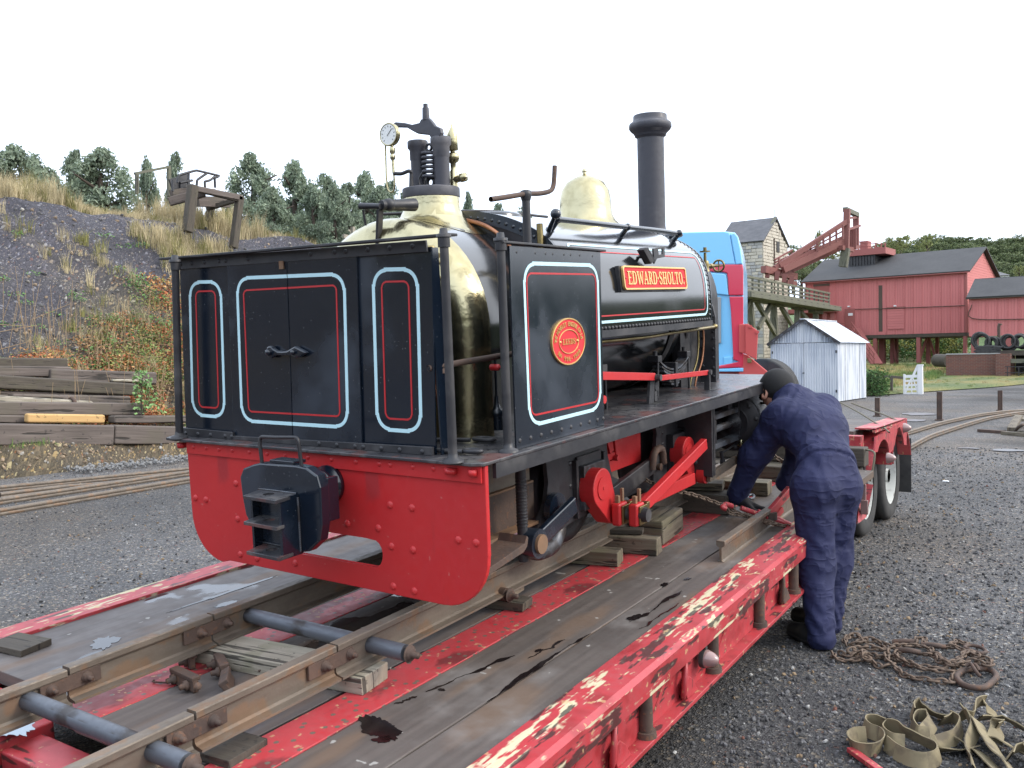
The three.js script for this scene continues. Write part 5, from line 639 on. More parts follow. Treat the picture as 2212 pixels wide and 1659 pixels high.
  for (const q of [[540, 1325], [700, 1020]]) { const w = onX(...cropD8(...q), XE + 0.02); Wd('marker_lamp', [lathe([[0, 0.07], [0.014, 0.066], [0.03, 0.045], [0.042, 0.015], [0.044, 0]], w.x - 0.02, w.y, w.z, 'x', 16)], M.lampGlass); }
  { const a = at(...C5(855, 712), 6.75), b = at(...C5(925, 705), 6.75), c = at(...C5(890, 870), 6.7), d = at(...C5(845, 905), 6.6); const tri = (p, q, r) => { const g = new THREE.BufferGeometry(); g.setAttribute('position', new THREE.Float32BufferAttribute([...p.toArray(), ...q.toArray(), ...r.toArray()], 3)); g.computeVertexNormals(); return prep(g); }, bk = V(-0.25, 0, -0.06), f = p => p.clone().add(bk); Wd('bogie_bracket', [tri(a, b, c), tri(a, c, d), tri(b, f(b), f(c)), tri(b, f(c), c), tri(d, c, f(c)), tri(d, f(c), f(d)), tri(f(a), f(b), f(c)), tri(f(a), f(c), f(d)), tri(a, f(a), f(b)), tri(a, f(b), b)], M.trailRed); const e = at(...C5(870, 745), 6.68), e2 = at(...C5(880, 820), 6.66); Wd('marker_plate', [B(0.05, 0.12, 0.02, e.x, e.y, e.z, { bv: 0.006 }), B(0.05, 0.1, 0.02, e2.x, e2.y, e2.z, { bv: 0.006 })], M.lampGlass); }
}
// ---------------------------------------------------------------- temporary track on the deck
const RT = -0.587; // rail top
function railSection(h = 0.115) { return [[-0.019, 0], [-0.021, -0.004], [-0.021, -0.02], [-0.017, -0.026], [-0.006, -0.032], [-0.005, -h + 0.02], [-0.012, -h + 0.013], [-0.036, -h + 0.008], [-0.036, -h], [0.036, -h], [0.036, -h + 0.008], [0.012, -h + 0.013], [0.005, -h + 0.02], [0.006, -0.032], [0.017, -0.026], [0.021, -0.02], [0.021, -0.004], [0.019, 0]]; }
const railGeo = (x, y, z0, z1, sec = railSection()) => ext(sec.map(p => [p[0] + x, p[1] + y]).reverse(), Math.abs(z1 - z0), 'z', Math.min(z0, z1), 0, [], 'z');
{
  const track = lthing('temporary_track', 'pair of rusty rails with pipe cross bars laid along the trailer deck', 'railway track', V(0, DK, -0.5));
  const P = (n, g, m, par = track, l) => part(n, g, m, par, l);
  for (const s of [-1, 1]) {
    for (const [a, b] of [[-3.9, 0.272], [0.28, 0.822], [0.83, 2.1]]) {
      const r = P('rail', railGeo(s * 0.311, RT + (a > 0.5 ? -0.004 : 0), a, b), M.rail);
      if (b < 1.5) for (const f of [-1, 1]) { const fp = P('fishplate', [B(0.012, 0.05, 0.2, s * 0.311 + f * 0.012, RT - 0.05, b + (b < 0.5 ? 0.03 : -0.005), { grain: 'z', bv: 0.003 })], M.rust, r); for (const dz of [-0.055, 0.06]) P('bolt', [lathe([[0, 0.03], [0.008, 0.03], [0.008, 0.016], [0.015, 0.016], [0.015, 0.004], [0.019, 0.004], [0.019, 0]], 0, 0, 0, 'x', 8).rotateY(f > 0 ? 0 : Math.PI).translate(s * 0.311 + f * 0.018, RT - 0.05, b + dz)], M.rust, fp); }
    }
  }
  for (const [z, e, m] of [[0.95, 0.475, M.steelBlue], [0.105, 0.49, M.steelBlue], [-0.69, 0.36, M.rust]]) {
    const y = z < -0.5 ? -0.7 : -0.645, tb = P('tie_bar', [C(0.028, 0.028, 0.34 + e - 0.03, (e - 0.34) / 2, y, z, 'x', 18), C(0.029, 0.029, 0.06, 0.28, y, z, 'x', 18)], m, track, z > 0.5 ? 'blue grey pipe nearest the bottom edge' : undefined);
    P('end_bolt', [lathe([[0, 0.04], [0.011, 0.038], [0.011, 0.016], [0.02, 0.014], [0.02, 0.004], [0.03, 0.003], [0.03, 0]], e, y, z, 'x', 12)], M.rust, tb);
  }
}
// ---------------------------------------------------------------- timbers and ironmongery on the deck
function block(label, m, c, size, ry = 0, group, name = 'timber_block', tilt = 0, cat = 'timber block') { // c = centre of the underside, tilted frame
  const o = lone(name, [(() => { const g = new RoundedBoxGeometry(...size, 3, Math.min(...size) * 0.08), p = g.attributes.position; for (let i = 0; i < p.count; i++) { const n = (s) => (nz(p.getX(i) * 23 + c.x * 31 + s, p.getY(i) * 23 + p.getZ(i) * 17 + c.z * 13, 5) - 0.5) * 0.007; p.setXYZ(i, p.getX(i) + n(1), p.getY(i) + n(40), p.getZ(i) + n(80)); } g.computeVertexNormals(); return prep(g, size[0] > size[2] ? 'x' : 'z').translate(0, size[1] / 2, 0); })()], m, label, cat, group);
  o.quaternion.copy(TILT).multiply(new THREE.Quaternion().setFromEuler(new THREE.Euler(tilt, ry, 0))); o.position.copy(l2w(c.x, c.y, c.z)); return o;
}
block('wet pale timber sleeper lying under the near rail joint, end over the red strip', M.timberPale, V(0.0, DK, 0.20), [0.76, 0.06, 0.15], 0.12);
block('thin dark board tucked under the near rail at the bottom edge', M.timberDark, V(0.275, DK, 0.70), [0.2, 0.022, 0.15], 0.1);
block('thin brown board lying loose on the far deck by the left edge', M.timberDark, V(-1.11, DK, 0.56), [0.2, 0.025, 0.13], 0.12);
block('big square grey sandstone-coloured timber baulk standing by the crank', M.timber, V(0.415, DK, -2.04), [0.17, 0.125, 0.36], 0.1);
block('grey block with wedges on top, second from the crank along the rail', M.timber, V(0.365, DK, -1.70), [0.4, 0.085, 0.09], 0.16);
block('short splintered block with dark marks by the red strip, next to the oil-marked boards', M.timber, V(0.335, DK, -1.45), [0.28, 0.07, 0.1], 0.2);
block('thin wedge under the rail above the grey block', M.timberDark, V(0.35, DK + 0.088, -1.72), [0.24, 0.022, 0.07], 0.3, null, 'timber_wedge');
block('small dark wedge lying below the beam corner beside the pipe end', M.timberDark, V(0.33, DK, -0.73), [0.17, 0.035, 0.1], 0.15, null, 'timber_wedge');
block('upright packing piece under the rail behind the beam corner', M.timber, V(0.27, DK + 0.03, -0.80), [0.11, 0.045, 0.11], 0.1, null, 'timber_wedge');
block('large dark baulk under the rail in front of the man\'s arm', M.timberDark, V(0.36, DK, -2.70), [0.44, 0.115, 0.17], 0.08);
block('stepped timber wedge on the dark baulk beside the chain', M.timber, V(0.33, DK + 0.118, -2.74), [0.36, 0.045, 0.12], 0.25, null, 'timber_wedge');
block('pale squared timber behind the man\'s glove', M.timber, V(0.40, DK, -3.25), [0.46, 0.085, 0.13], 0.1);
block('long dark beam across the deck behind the man\'s arm, lower of two', M.timberDark, V(0.28, DK, -3.75), [0.9, 0.11, 0.2], 0.05);
block('long dark beam across the deck behind the man\'s arm, upper of two', M.timberDark, V(0.22, DK + 0.115, -3.9), [0.9, 0.12, 0.18], 0.03);
block('flat grey plank lying on the upper dark beam', M.timber, V(0.25, DK + 0.24, -4.0), [0.8, 0.04, 0.16], 0.0);
{ // squared timbers roped at the step, and one on the bogie deck (level frame)
  const wb = (label, x, y, z, s, ry) => { const o = lone('timber_block', [B(...s, 0, s[1] / 2, 0, { bv: 0.012 })], M.timberDark, label, 'timber block'); o.position.set(x, y, z); o.rotation.y = ry; };
  wb('upper dark squared timber roped at the step by the rear wheels', -1.86, 0.655, -6.86, [0.75, 0.14, 0.16], 0.02);
  wb('lower dark squared timber roped at the step by the rear wheels', -1.88, 0.50, -6.85, [0.72, 0.15, 0.15], -0.02);
  wb('brown timber block on the bogie deck behind the man\'s back', -2.25, 0.887, -7.85, [0.42, 0.13, 0.16], -0.2);
  const rope = (l, pts) => lone('lashing_rope', [tube(pts, 0.007, 6, false, 40)], M.rope, l, 'rope');
  rope('grey lashing rope slanting over the bogie deck corner, upper of two', [at(1840, 871, 9.2), at(1880, 886, 8.9), at(1910, 896, 8.7), at(1937, 908, 8.35), at(1942, 915, 8.3)]);
  rope('grey lashing rope slanting over the bogie deck edge, lower of two', [at(1800, 862, 9.0), at(1850, 888, 8.3), at(1900, 919, 7.8), at(1912, 926, 7.62), at(1921, 934, 7.5)]);
  rope('grey rope tied round the two dark timbers by the rear wheels', [at(1827, 962, 7.2), at(1860, 970, 7.05), at(1886, 975, 6.93), at(1889, 990, 6.9), at(1880, 1040, 6.9)]);
}
{ // spare length of rail
  const g = railGeo(0, 0.1, -3.9, -1.72), o = lone('loose_rail', [g.translate(0, 0, 1.72)], M.rail, 'short loose length of bullhead-shaped rail lying on the near deck edge', 'rail'); o.quaternion.copy(TILT).multiply(new THREE.Quaternion().setFromEuler(new THREE.Euler(0, 0.012, 0))); o.position.copy(l2w(0.875, DK, -1.74));
}
{ // loose fishplates, bolts and tools between the rails
  const fp = (l, x, z, ry, rz, L = 0.15, bolts = true) => { const t = lthing('loose_fishplate', l, 'fishplate', V(x, DK, z)); t.quaternion.copy(TILT).multiply(new THREE.Quaternion().setFromEuler(new THREE.Euler(rz, ry, 0, 'YXZ'))); part('bar', [B(L, 0.042, 0.022, x, DK + 0.022, z, { bv: 0.004 }), B(L, 0.016, 0.034, x, DK + 0.046, z - 0.003, { bv: 0.004 })], M.rust, t); if (bolts) for (const d of [-0.045, 0.04]) part('bolt', [lathe([[0, 0.03], [0.01, 0.028], [0.011, 0.012], [0.018, 0.01], [0.018, 0]], x + d, DK + 0.022, z + 0.012, 'z', 8)], M.rust, t); };
  fp('reddish bolted fishplate standing on edge nearest the near rail', -0.205, 0.475, -0.12, 0);
  fp('dark bolted fishplate pair furthest back by the pale plank', -0.375, 0.335, -0.42, 0, 0.15);
  fp('short dark bolted fishplate between the red one and the plank', -0.19, 0.335, -0.5, 0, 0.13);
  fp('flat dark fishplate lying on the pale plank end', -0.27, 0.25, -0.45, 1.2, 0.16, false);
  fp('thin dark fishplate leaning against the near rail', -0.055, 0.40, -0.75, 0.5, 0.12, false);
  const bolt = (l, x, z, ry) => { const o = lone('loose_bolt', [rod(V(-0.03, 0, 0), V(0.03, 0, 0), 0.006), lathe([[0, 0.014], [0.013, 0.013], [0.013, 0]], 0.03, 0, 0, 'x', 6)], M.rust, l, 'bolt'); o.quaternion.copy(TILT).multiply(new THREE.Quaternion().setFromEuler(new THREE.Euler(0, ry, 0.5))); o.position.copy(l2w(x, DK + 0.03, z)); };
  bolt('rusty bolt standing head up on the pale plank', -0.16, 0.22, 1.1); bolt('rusty bolt beside the near rail web', -0.03, 0.27, 0.4); bolt('dark bolt by the end of the reddish fishplate', -0.10, 0.50, -0.6);
  block('pale worn plank lying flat between the rails', M.timberPale, V(-0.13, DK, 0.19), [0.36, 0.022, 0.2], 0.12, null, 'plank', 0, 'plank');
  lone('steel_rod', [rod(l2w(-0.38, DK + 0.035, 0.2), l2w(-0.1, DK + 0.035, 0.24), 0.008)], M.steelBlue, 'thin blue grey rod lying on the pale plank', 'rod');
  lone('wire', [tube([l2w(-0.34, DK + 0.006, 0.50), l2w(-0.33, DK + 0.006, 0.51), l2w(-0.28, DK + 0.006, 0.49), l2w(-0.24, DK + 0.007, 0.46), l2w(-0.2, DK + 0.006, 0.44)], 0.003, 5)], M.rust, 'short bent rusty wire on the deck between the rails', 'wire');
}
// ---------------------------------------------------------------- the engine
const loco = lthing('steam_locomotive', 'small black saddle tank steam engine with red buffer beam, standing on the trailer', 'steam locomotive', V(0, -0.587, -1.5));
{
  const P = (n, g, m, par = loco, l) => part(n, g, m, par, l);
  // lined-out panel: straight strips with separate, slightly inset corner arcs, as laid with tape
  const frame = (q, w, r, toPlane) => { // q = TL,TR,BR,BL
    const out = [], D = 0.0012; const c = i => new THREE.Vector2(...q[(i + 4) % 4]);
    for (let i = 0; i < 4; i++) {
      const a = c(i), b = c(i + 1), d = b.clone().sub(a), l = d.length(); d.normalize(); const n = new THREE.Vector2(d.y, -d.x); // inward for clockwise order
      const p = a.clone().addScaledVector(d, r * 0.92), e = b.clone().addScaledVector(d, -r * 0.92);
      out.push(ext([[p.x, p.y], [e.x, e.y], [e.x + n.x * w, e.y + n.y * w], [p.x + n.x * w, p.y + n.y * w]], D, 'z', 0));
      const d2 = c(i + 2).clone().sub(b).normalize(), k = w * 0.22, o = b.clone().addScaledVector(d, -(r + k)).addScaledVector(d2, r + k), ww = w * 0.95, A = [], Bq = [];
      const a0 = Math.atan2(-d2.y, -d2.x), a1 = Math.atan2(d.y, d.x); let da = a1 - a0; while (da > Math.PI) da -= 2 * Math.PI; while (da < -Math.PI) da += 2 * Math.PI;
      for (let s = 0; s <= 8; s++) { const t = a0 + da * s / 8; A.push([o.x + r * Math.cos(t), o.y + r * Math.sin(t)]); Bq.unshift([o.x + (r - ww) * Math.cos(t), o.y + (r - ww) * Math.sin(t)]); }
      out.push(ext([...A, ...Bq], D * 0.9, 'z', 0));
    }
    return out.map(toPlane);
  };
  // ---- running plate
  const FRONT = -3.3;
  const plate = P('running_plate', [ext([[-0.85, 0.028], [-0.80, 0.034], [0.72, 0.03], [0.757, 0.012], [0.757, FRONT], [-0.757, FRONT], [-0.757, -0.1], [-0.88, -0.03]], 0.012, 'y', -0.012, 0.003)], M.plate);
  P('valance', [B(0.014, 0.05, 3.24, 0.748, -0.0375, -1.68, { grain: 'z' }), B(0.014, 0.05, 3.24, -0.745, -0.0375, -1.68, { grain: 'z' })], M.matt);
  P('plate_seam', [B(0.23, 0.0015, 0.003, 0.64, 0.0006, -0.885)], M.ink, plate);
  // ---- buffer beam with its cut-out
  const slot = [[-0.33, -0.305], [-0.36, -0.32], [-0.38, -0.36], [-0.36, -0.4], [-0.33, -0.412], [0.262, -0.413], ...arc(0.258, -0.36, 0.042, -70, 75, 6, 0.052), [0.22, -0.306]];
  const beam = P('buffer_beam', ext([[-0.757, -0.014], [0.752, -0.014], [0.751, -0.31], ...arc(0.56, -0.31, 0.19, 0, -90, 9), [-0.53, -0.49], ...arc(-0.56, -0.31, 0.192, -95, -180, 9)], 0.02, 'z', -0.021, 0.003, [slot.reverse()]), M.red);
  P('beam_angle', [ext([[-0.745, -0.014], [0.742, -0.014], [0.742, -0.068], [-0.745, -0.062]], 0.009, 'z', 0.0)], M.red, beam);
  const bp = [[-0.722, -0.25], [-0.655, -0.251], [-0.464, -0.168], [-0.466, -0.312], [-0.464, -0.456], [-0.365, -0.459], [0.133, -0.266], [0.282, -0.267], [0.342, -0.178], [0.44, -0.179], [0.339, -0.325], [0.437, -0.326], [0.633, -0.268], [0.706, -0.269], [0.339, -0.468], [0.434, -0.471], [-0.15, -0.45]];
  heads('rivet', beam, M.red, 0.0145, '+z', bp.map(p => [p[0], p[1], -0.001]));
  heads('rivet', beam, M.red, 0.010, '+z', [-0.7, -0.62, -0.54, -0.46, -0.36, -0.26, -0.16, -0.04, 0.08, 0.2, 0.31, 0.36, 0.46, 0.55].map(x => [x, -0.034, 0.009]));
  P('beam_bolt', [lathe([[0, -0.034], [0.021, -0.032], [0.023, -0.012], [0, -0.012]], 0.63, -0.012, 0.018, 'y', 6)], M.red, beam);
  P('beam_bolt', [lathe([[0, -0.034], [0.015, -0.032], [0.016, -0.012], [0, -0.012]], 0.715, -0.012, 0.016, 'y', 8)], M.red, beam);
  P('beam_bolt', [lathe([[0, -0.036], [0.021, -0.034], [0.023, -0.012], [0, -0.012]], -0.80, -0.012, -0.01, 'y', 6)], M.red, beam);
  // ---- centre coupling block
  const blk = ext([[-0.12, -0.035], [-0.08, -0.026], [0.1, -0.022], [0.15, -0.026], [0.2, -0.05], [0.213, -0.09], [0.21, -0.22], [0.195, -0.275], [0.14, -0.318], [0.09, -0.328], [0.04, -0.327], [-0.02, -0.326], [-0.08, -0.31], [-0.14, -0.27], [-0.172, -0.22], [-0.184, -0.16], [-0.19, -0.085], [-0.17, -0.052]], 0.045, 'z', 0.155, 0.006);
  const cb = P('coupling_block', [blk], M.black);
  P('buffer_shank', [lathe([[0.055, 0.0], [0.07, 0.0], [0.07, 0.02], [0.052, 0.03], [0.06, 0.045], [0.06, 0.055], [0.05, 0.065], [0.06, 0.08], [0.05, 0.095], [0.058, 0.11], [0.05, 0.125], [0.06, 0.14], [0.06, 0.16]], 0.06, -0.125, 0.0, 'z', 24)], M.black, cb);
  P('shank_plate', [B(0.02, 0.15, 0.05, 0.2, -0.14, 0.135, { bv: 0.003 }), B(0.12, 0.012, 0.06, 0.02, -0.018, 0.16, { bv: 0.003 })], M.black, cb);
  for (const [y, x] of [[-0.127, 0.005], [-0.218, 0.0], [-0.322, 0.005]]) { const s = P('shelf', [ext([[x - 0.092, 0.196], [x + 0.095, 0.196], [x + 0.112, 0.308], [x - 0.062, 0.3]], 0.013, 'y', y - 0.006, 0.002, [arc(x + 0.005, 0.245, 0.022, 0, 360, 14).slice(0, 14)])], M.plate, cb, 'rough black welded shelf plate with a pin hole'); }
  P('shelf_web', [B(0.012, 0.21, 0.09, 0.1, -0.225, 0.235, { grain: 'y' }), B(0.01, 0.19, 0.05, -0.088, -0.23, 0.215, { grain: 'y' })], M.black, cb);
  P('weld', [tube([V(0.107, -0.13, 0.203), V(0.108, -0.18, 0.204), V(0.107, -0.24, 0.203), V(0.108, -0.32, 0.204)], 0.0045, 5), tube([V(-0.09, -0.119, 0.202), V(0, -0.118, 0.203), V(0.1, -0.119, 0.202)], 0.004, 5), tube([V(-0.09, -0.31, 0.202), V(0, -0.312, 0.203), V(0.1, -0.312, 0.202)], 0.004, 5)], M.steelBlue, cb);
  P('lifting_loop', [tube([V(-0.09, -0.035, 0.18), V(-0.089, 0.03, 0.185), V(-0.087, 0.055, 0.186), V(-0.075, 0.066, 0.186), V(0.0, 0.068, 0.186), V(0.095, 0.072, 0.186), V(0.107, 0.06, 0.186), V(0.109, 0.03, 0.185), V(0.11, -0.035, 0.18)], 0.0068, 8, false, 60, 0.25)], M.matt, cb);
  // ---- bunker back: four panels, doors in the middle
  const toZ = z => g => g.translate(0, 0, z);
  const bun = P('bunker_panel', ext([[-0.79, 0.7], [-0.485, 0.7], [-0.508, -0.0], [-0.822, -0.0]], 0.006, 'z', -0.056), M.black);
  P('lining', frame([[-0.738, 0.643], [-0.531, 0.638], [-0.56, 0.079], [-0.776, 0.083]], 0.0135, 0.062, toZ(-0.0498)), M.liningBlue, bun);
  P('inner_lining', frame([[-0.7, 0.601], [-0.572, 0.599], [-0.597, 0.119], [-0.727, 0.12]], 0.0065, 0.022, toZ(-0.0498)), M.liningRed, bun);
  const doorL = P('bunker_door', ext([[-0.488, 0.69], [-0.1505, 0.695], [-0.1725, 0.008], [-0.512, 0.008]], 0.008, 'z', -0.052, 0.0015), M.black);
  const doorR = P('bunker_door', ext([[-0.147, 0.695], [0.203, 0.694], [0.182, 0.008], [-0.169, 0.008]], 0.008, 'z', -0.052, 0.0015), M.black);
  const split = (gs, keep) => gs; // the lining runs across both doors: cut it at the gap
  const clipX = (gs, sgn) => gs.map(g => { const p = g.attributes.position, keep = []; for (let i = 0; i < p.count; i += 3) { const cx = (p.getX(i) + p.getX(i + 1) + p.getX(i + 2)) / 3, cy = (p.getY(i) + p.getY(i + 1) + p.getY(i + 2)) / 3; const gap = -0.149 + (cy - 0.69) * 0.032; if ((cx - gap) * sgn > 0) keep.push(i); } const k = new THREE.BufferGeometry(); for (const n of ['position', 'normal', 'uv']) { const a = g.attributes[n], it = a.itemSize, d = new Float32Array(keep.length * 3 * it); keep.forEach((i, j) => d.set(a.array.subarray(i * it, (i + 3) * it), j * 3 * it)); k.setAttribute(n, new THREE.BufferAttribute(d, it)); } return k; }).filter(g => g.attributes.position.count);
  const halves = (q, w, r, z) => { // left and right half frames, open towards the gap
    const [tl, tr, br, bl] = q, gx = y => -0.149 + (y - 0.69) * 0.032, D = 0.0012, o = { L: [], R: [] };
    const f = frame(q, w, r, g => g);
    f.forEach((g, i) => { // pieces come strip, arc, strip, arc ...
      g.computeBoundingBox(); const b = g.boundingBox, cx = (b.min.x + b.max.x) / 2;
      if (i === 0 || i === 4) { const yy = i === 0 ? [tl[1], tr[1]] : [bl[1], br[1]], s = i === 0 ? -1 : 1, xa = (i === 0 ? tl[0] : bl[0]) + r, xb = (i === 0 ? tr[0] : br[0]) - r, gm = gx(yy[0]), ya = lerp(yy[0], yy[1], 0.08), ym = lerp(yy[0], yy[1], 0.5), yb = lerp(yy[0], yy[1], 0.92); o.L.push(ext([[xa, ya], [gm - 0.002, ym], [gm - 0.002, ym + s * w], [xa, ya + s * w]], D, 'z', 0)); o.R.push(ext([[gm + 0.002, ym], [xb, yb], [xb, yb + s * w], [gm + 0.002, ym + s * w]], D, 'z', 0)); }
      else o[cx < -0.15 ? 'L' : 'R'].push(g);
    });
    return { L: o.L.map(toZ(z)), R: o.R.map(toZ(z)) };
  };
  const hb = halves([[-0.439, 0.646], [0.147, 0.636], [0.126, 0.071], [-0.462, 0.071]], 0.0135, 0.062, -0.0438), hr = halves([[-0.402, 0.594], [0.102, 0.594], [0.086, 0.113], [-0.415, 0.113]], 0.0065, 0.018, -0.0438);
  P('lining', hb.L, M.liningBlue, doorL); P('lining', hb.R, M.liningBlue, doorR);
  P('inner_lining', hr.L, M.liningRed, doorL); P('inner_lining', hr.R, M.liningRed, doorR);
  const pr = P('bunker_panel', ext([[0.2, 0.7], [0.531, 0.7], [0.512, 0.0], [0.178, 0.0]], 0.006, 'z', -0.06), M.black);
  P('lining', frame([[0.262, 0.644], [0.474, 0.637], [0.459, 0.069], [0.246, 0.07]], 0.0135, 0.062, toZ(-0.0538)), M.liningBlue, pr);
  P('inner_lining', frame([[0.302, 0.597], [0.43, 0.594], [0.418, 0.113], [0.291, 0.113]], 0.0065, 0.022, toZ(-0.0538)), M.liningRed, pr);
  P('bunker_side', [B(0.006, 0.7, 0.05, 0.522, 0.35, -0.085, { grain: 'y', rz: 0.027 })], M.black);
  const hd = P('door_handle', [ext([...arc(-0.243, 0.352, 0.024, 35, 325, 12), [-0.2, 0.341], [-0.175, 0.339], [-0.15, 0.341], [-0.128, 0.338], [-0.108, 0.33], [-0.088, 0.333], [-0.066, 0.342], [-0.047, 0.35], [-0.066, 0.359], [-0.088, 0.367], [-0.108, 0.374], [-0.128, 0.366], [-0.15, 0.357], [-0.175, 0.355], [-0.2, 0.356]], 0.02, 'z', -0.038, 0.006), lathe([[0.0, 0.03], [0.009, 0.028], [0.013, 0.02], [0.013, 0.004], [0.017, 0]], -0.243, 0.352, -0.03, 'z', 14), lathe([[0.0, 0.03], [0.008, 0.028], [0.01, 0.02], [0.01, 0]], -0.112, 0.352, -0.034, 'z', 12), C(0.01, 0.01, 0.02, -0.2, 0.35, -0.044, 'z', 8)], M.black, loco, 'black forged door catch with a pointed end');
  P('door_stop', [B(0.022, 0.03, 0.006, -0.174, 0.677, -0.04)], M.rustPale);
  // angle irons and top bar
  const top = P('bunker_top_angle', [ext([[-0.802, 0.735], [0.518, 0.722], [0.522, 0.684], [-0.802, 0.692]], 0.008, 'z', -0.049, 0.001)], M.matt);
  heads('rivet', top, M.matt, 0.0095, '+z', [-0.77, -0.7, -0.62, -0.53, -0.49, -0.36, -0.02, 0.1, 0.155, 0.26, 0.36, 0.46].map(x => [x, 0.712 - 0.007 * (x + 0.8) / 1.3, -0.041]));
  P('top_bar', [bar(V(-0.87, 0.738, -0.03), V(0.665, 0.728, 0.0), 0.045, 0.009, { bv: 0.002 })], M.matt);
  const foot = P('bunker_foot_angle', [ext([[-0.822, 0.034], [-0.502, 0.031], [-0.502, 0.016], [0.514, 0.03], [0.514, 0.0], [-0.825, 0.0]], 0.012, 'z', -0.044, 0.002)], M.matt);
  heads('rivet', foot, M.matt, 0.0095, '+z', [-0.8, -0.72, -0.64, -0.55, -0.51, -0.02, 0.07, 0.16, 0.20, 0.285, 0.37, 0.47].map(x => [x, 0.012, -0.032]));
  // ---- pillars
  const pillar = (xb, xt, z, yt) => P('pillar', [rod(V(xb, 0, z), V(xt, yt, z), 0.0155, 0.0145, 14), lathe([[0.0155, 0.03], [0.018, 0.014], [0.034, 0.008], [0.036, 0.0]], xb, 0, z, 'y', 16), C(0.0195, 0.0195, 0.03, xt, yt - 0.012, z, 'y', 14), lathe([[0.0, 0.03], [0.012, 0.028], [0.014, 0.012], [0.024, 0.01], [0.024, 0]], xt, yt + 0.004, z, 'y', 12)], M.matt);
  pillar(-0.772, -0.722, 0.02, 0.712); pillar(0.652, 0.652, 0.034, 0.715); pillar(0.71, 0.71, -0.2, 0.708); pillar(-0.71, -0.71, -0.2, 0.708);
  // ---- side sheets
  const side = s => {
    const q = P('side_sheet', ext([[-0.237, 0.698], [-0.888, 0.694], [-0.882, 0.001], [-0.237, 0.001]], 0.007, 'x', s > 0 ? 0.713 : -0.72, 0.001), M.black);
    P('sheet_bar', [bar(V(s * 0.712, 0.708, -0.185), V(s * 0.715, 0.699, -0.91), 0.04, 0.008, { bv: 0.002 })], M.matt);
    return q;
  };
  side(-1); const ss = side(1);
  const toX = x => g => { g.applyMatrix4(new THREE.Matrix4().makeBasis(V(0, 0, -1), Y, X)); return g.translate(x, 0, 0); };
  P('lining', frame([[0.313, 0.647], [0.866, 0.648], [0.862, 0.068], [0.318, 0.066]], 0.0135, 0.07, toX(0.7203)), M.liningBlue, ss);
  P('inner_lining', frame([[0.333, 0.609], [0.845, 0.609], [0.842, 0.1], [0.335, 0.104]], 0.0065, 0.03, toX(0.7203)), M.liningRed, ss);
  heads('rivet', ss, M.matt, 0.009, '+x', [0.26, 0.33, 0.4, 0.472, 0.545, 0.615, 0.69, 0.76, 0.825, 0.875].map(z => [0.7195, 0.03, -z]));
  heads('rivet', ss, M.matt, 0.006, '+x', [0.28, 0.4, 0.47, 0.52, 0.6, 0.65, 0.72, 0.82].map(z => [0.7195, 0.677, -z]), 0.3);
  // works plate: oval, raised gilt rim and letters on red
  {
    const el = (a, b, n = 40) => arc(0, 0, a, 0, 360, n, b).slice(0, n), ring = (a, b, w, d) => { const s = shapeOf(el(a, b)); s.holes.push(shapeOf(el(a - w, b - w).reverse())); return ext(s, d, 'z', 0, 0.0008); };
    const put = g => { g.applyMatrix4(new THREE.Matrix4().makeBasis(V(0, 0, -1), Y, X)); return g.translate(0.72, 0.354, -0.606); };
    const wp = P('works_plate', [put(ext(el(0.122, 0.086), 0.006, 'z', 0, 0.001))], M.plateRed, ss, 'oval red works plate with raised gilt lettering');
    const rims = [ring(0.124, 0.088, 0.005, 0.009), ring(0.074, 0.046, 0.0035, 0.009)].map(put), L = [];
    const arcText = (str, a, b, from, to, size, top) => { const n = str.length; for (let i = 0; i < n; i++) { if (str[i] === ' ') continue; const t = lerp(from, to, n > 1 ? i / (n - 1) : 0.5) * Math.PI / 180, x = a * Math.cos(t), y = b * Math.sin(t); const tx = -a * Math.sin(t), ty = b * Math.cos(t), rot = Math.atan2(ty, tx) + (top ? Math.PI : 0); L.push(put(tf(textGeo(str[i], size, 0.003, font), x, y, 0.006, 0, 0, rot))); } };
    arcText('THE HUNSLET ENGINE Co Ld', 0.098, 0.066, 176, 10, 0.0165, true);
    arcText('No 996-1909', 0.098, 0.065, 220, 320, 0.0165, false);
    L.push(put(tf(textGeo('LEEDS', 0.021, 0.003, serif), 0, 0, 0.006)));
    for (const sx of [-1, 1]) L.push(put(lathe([[0, 0.006], [0.004, 0.005], [0.006, 0]], sx * 0.064, 0, 0.006, 'z', 8)));
    P('plate_lettering', [...rims, ...L], M.gold, wp);
  }
  // ---- saddle tank
  const prof = [[0, 0.905], [0.1, 0.902], [0.2, 0.889], [0.3, 0.864], [0.376, 0.836], [0.43, 0.811], [0.482, 0.78], [0.531, 0.738], [0.568, 0.682], [0.59, 0.612], [0.601, 0.52], [0.603, 0.43], [0.602, 0.36]];
  const cv = new THREE.CatmullRomCurve3(prof.map(p => V(p[0], p[1], 0)), false, 'centripetal'), NP = 48, ps = [];
  for (let i = 0; i <= NP; i++) ps.push(cv.getPointAt(i / NP));
  const tankOut = [...ps.slice().reverse().map(p => [-p.x, p.y]), ...ps.slice(1).map(p => [p.x, p.y])];
  const TR = -0.84, TF = -2.37;
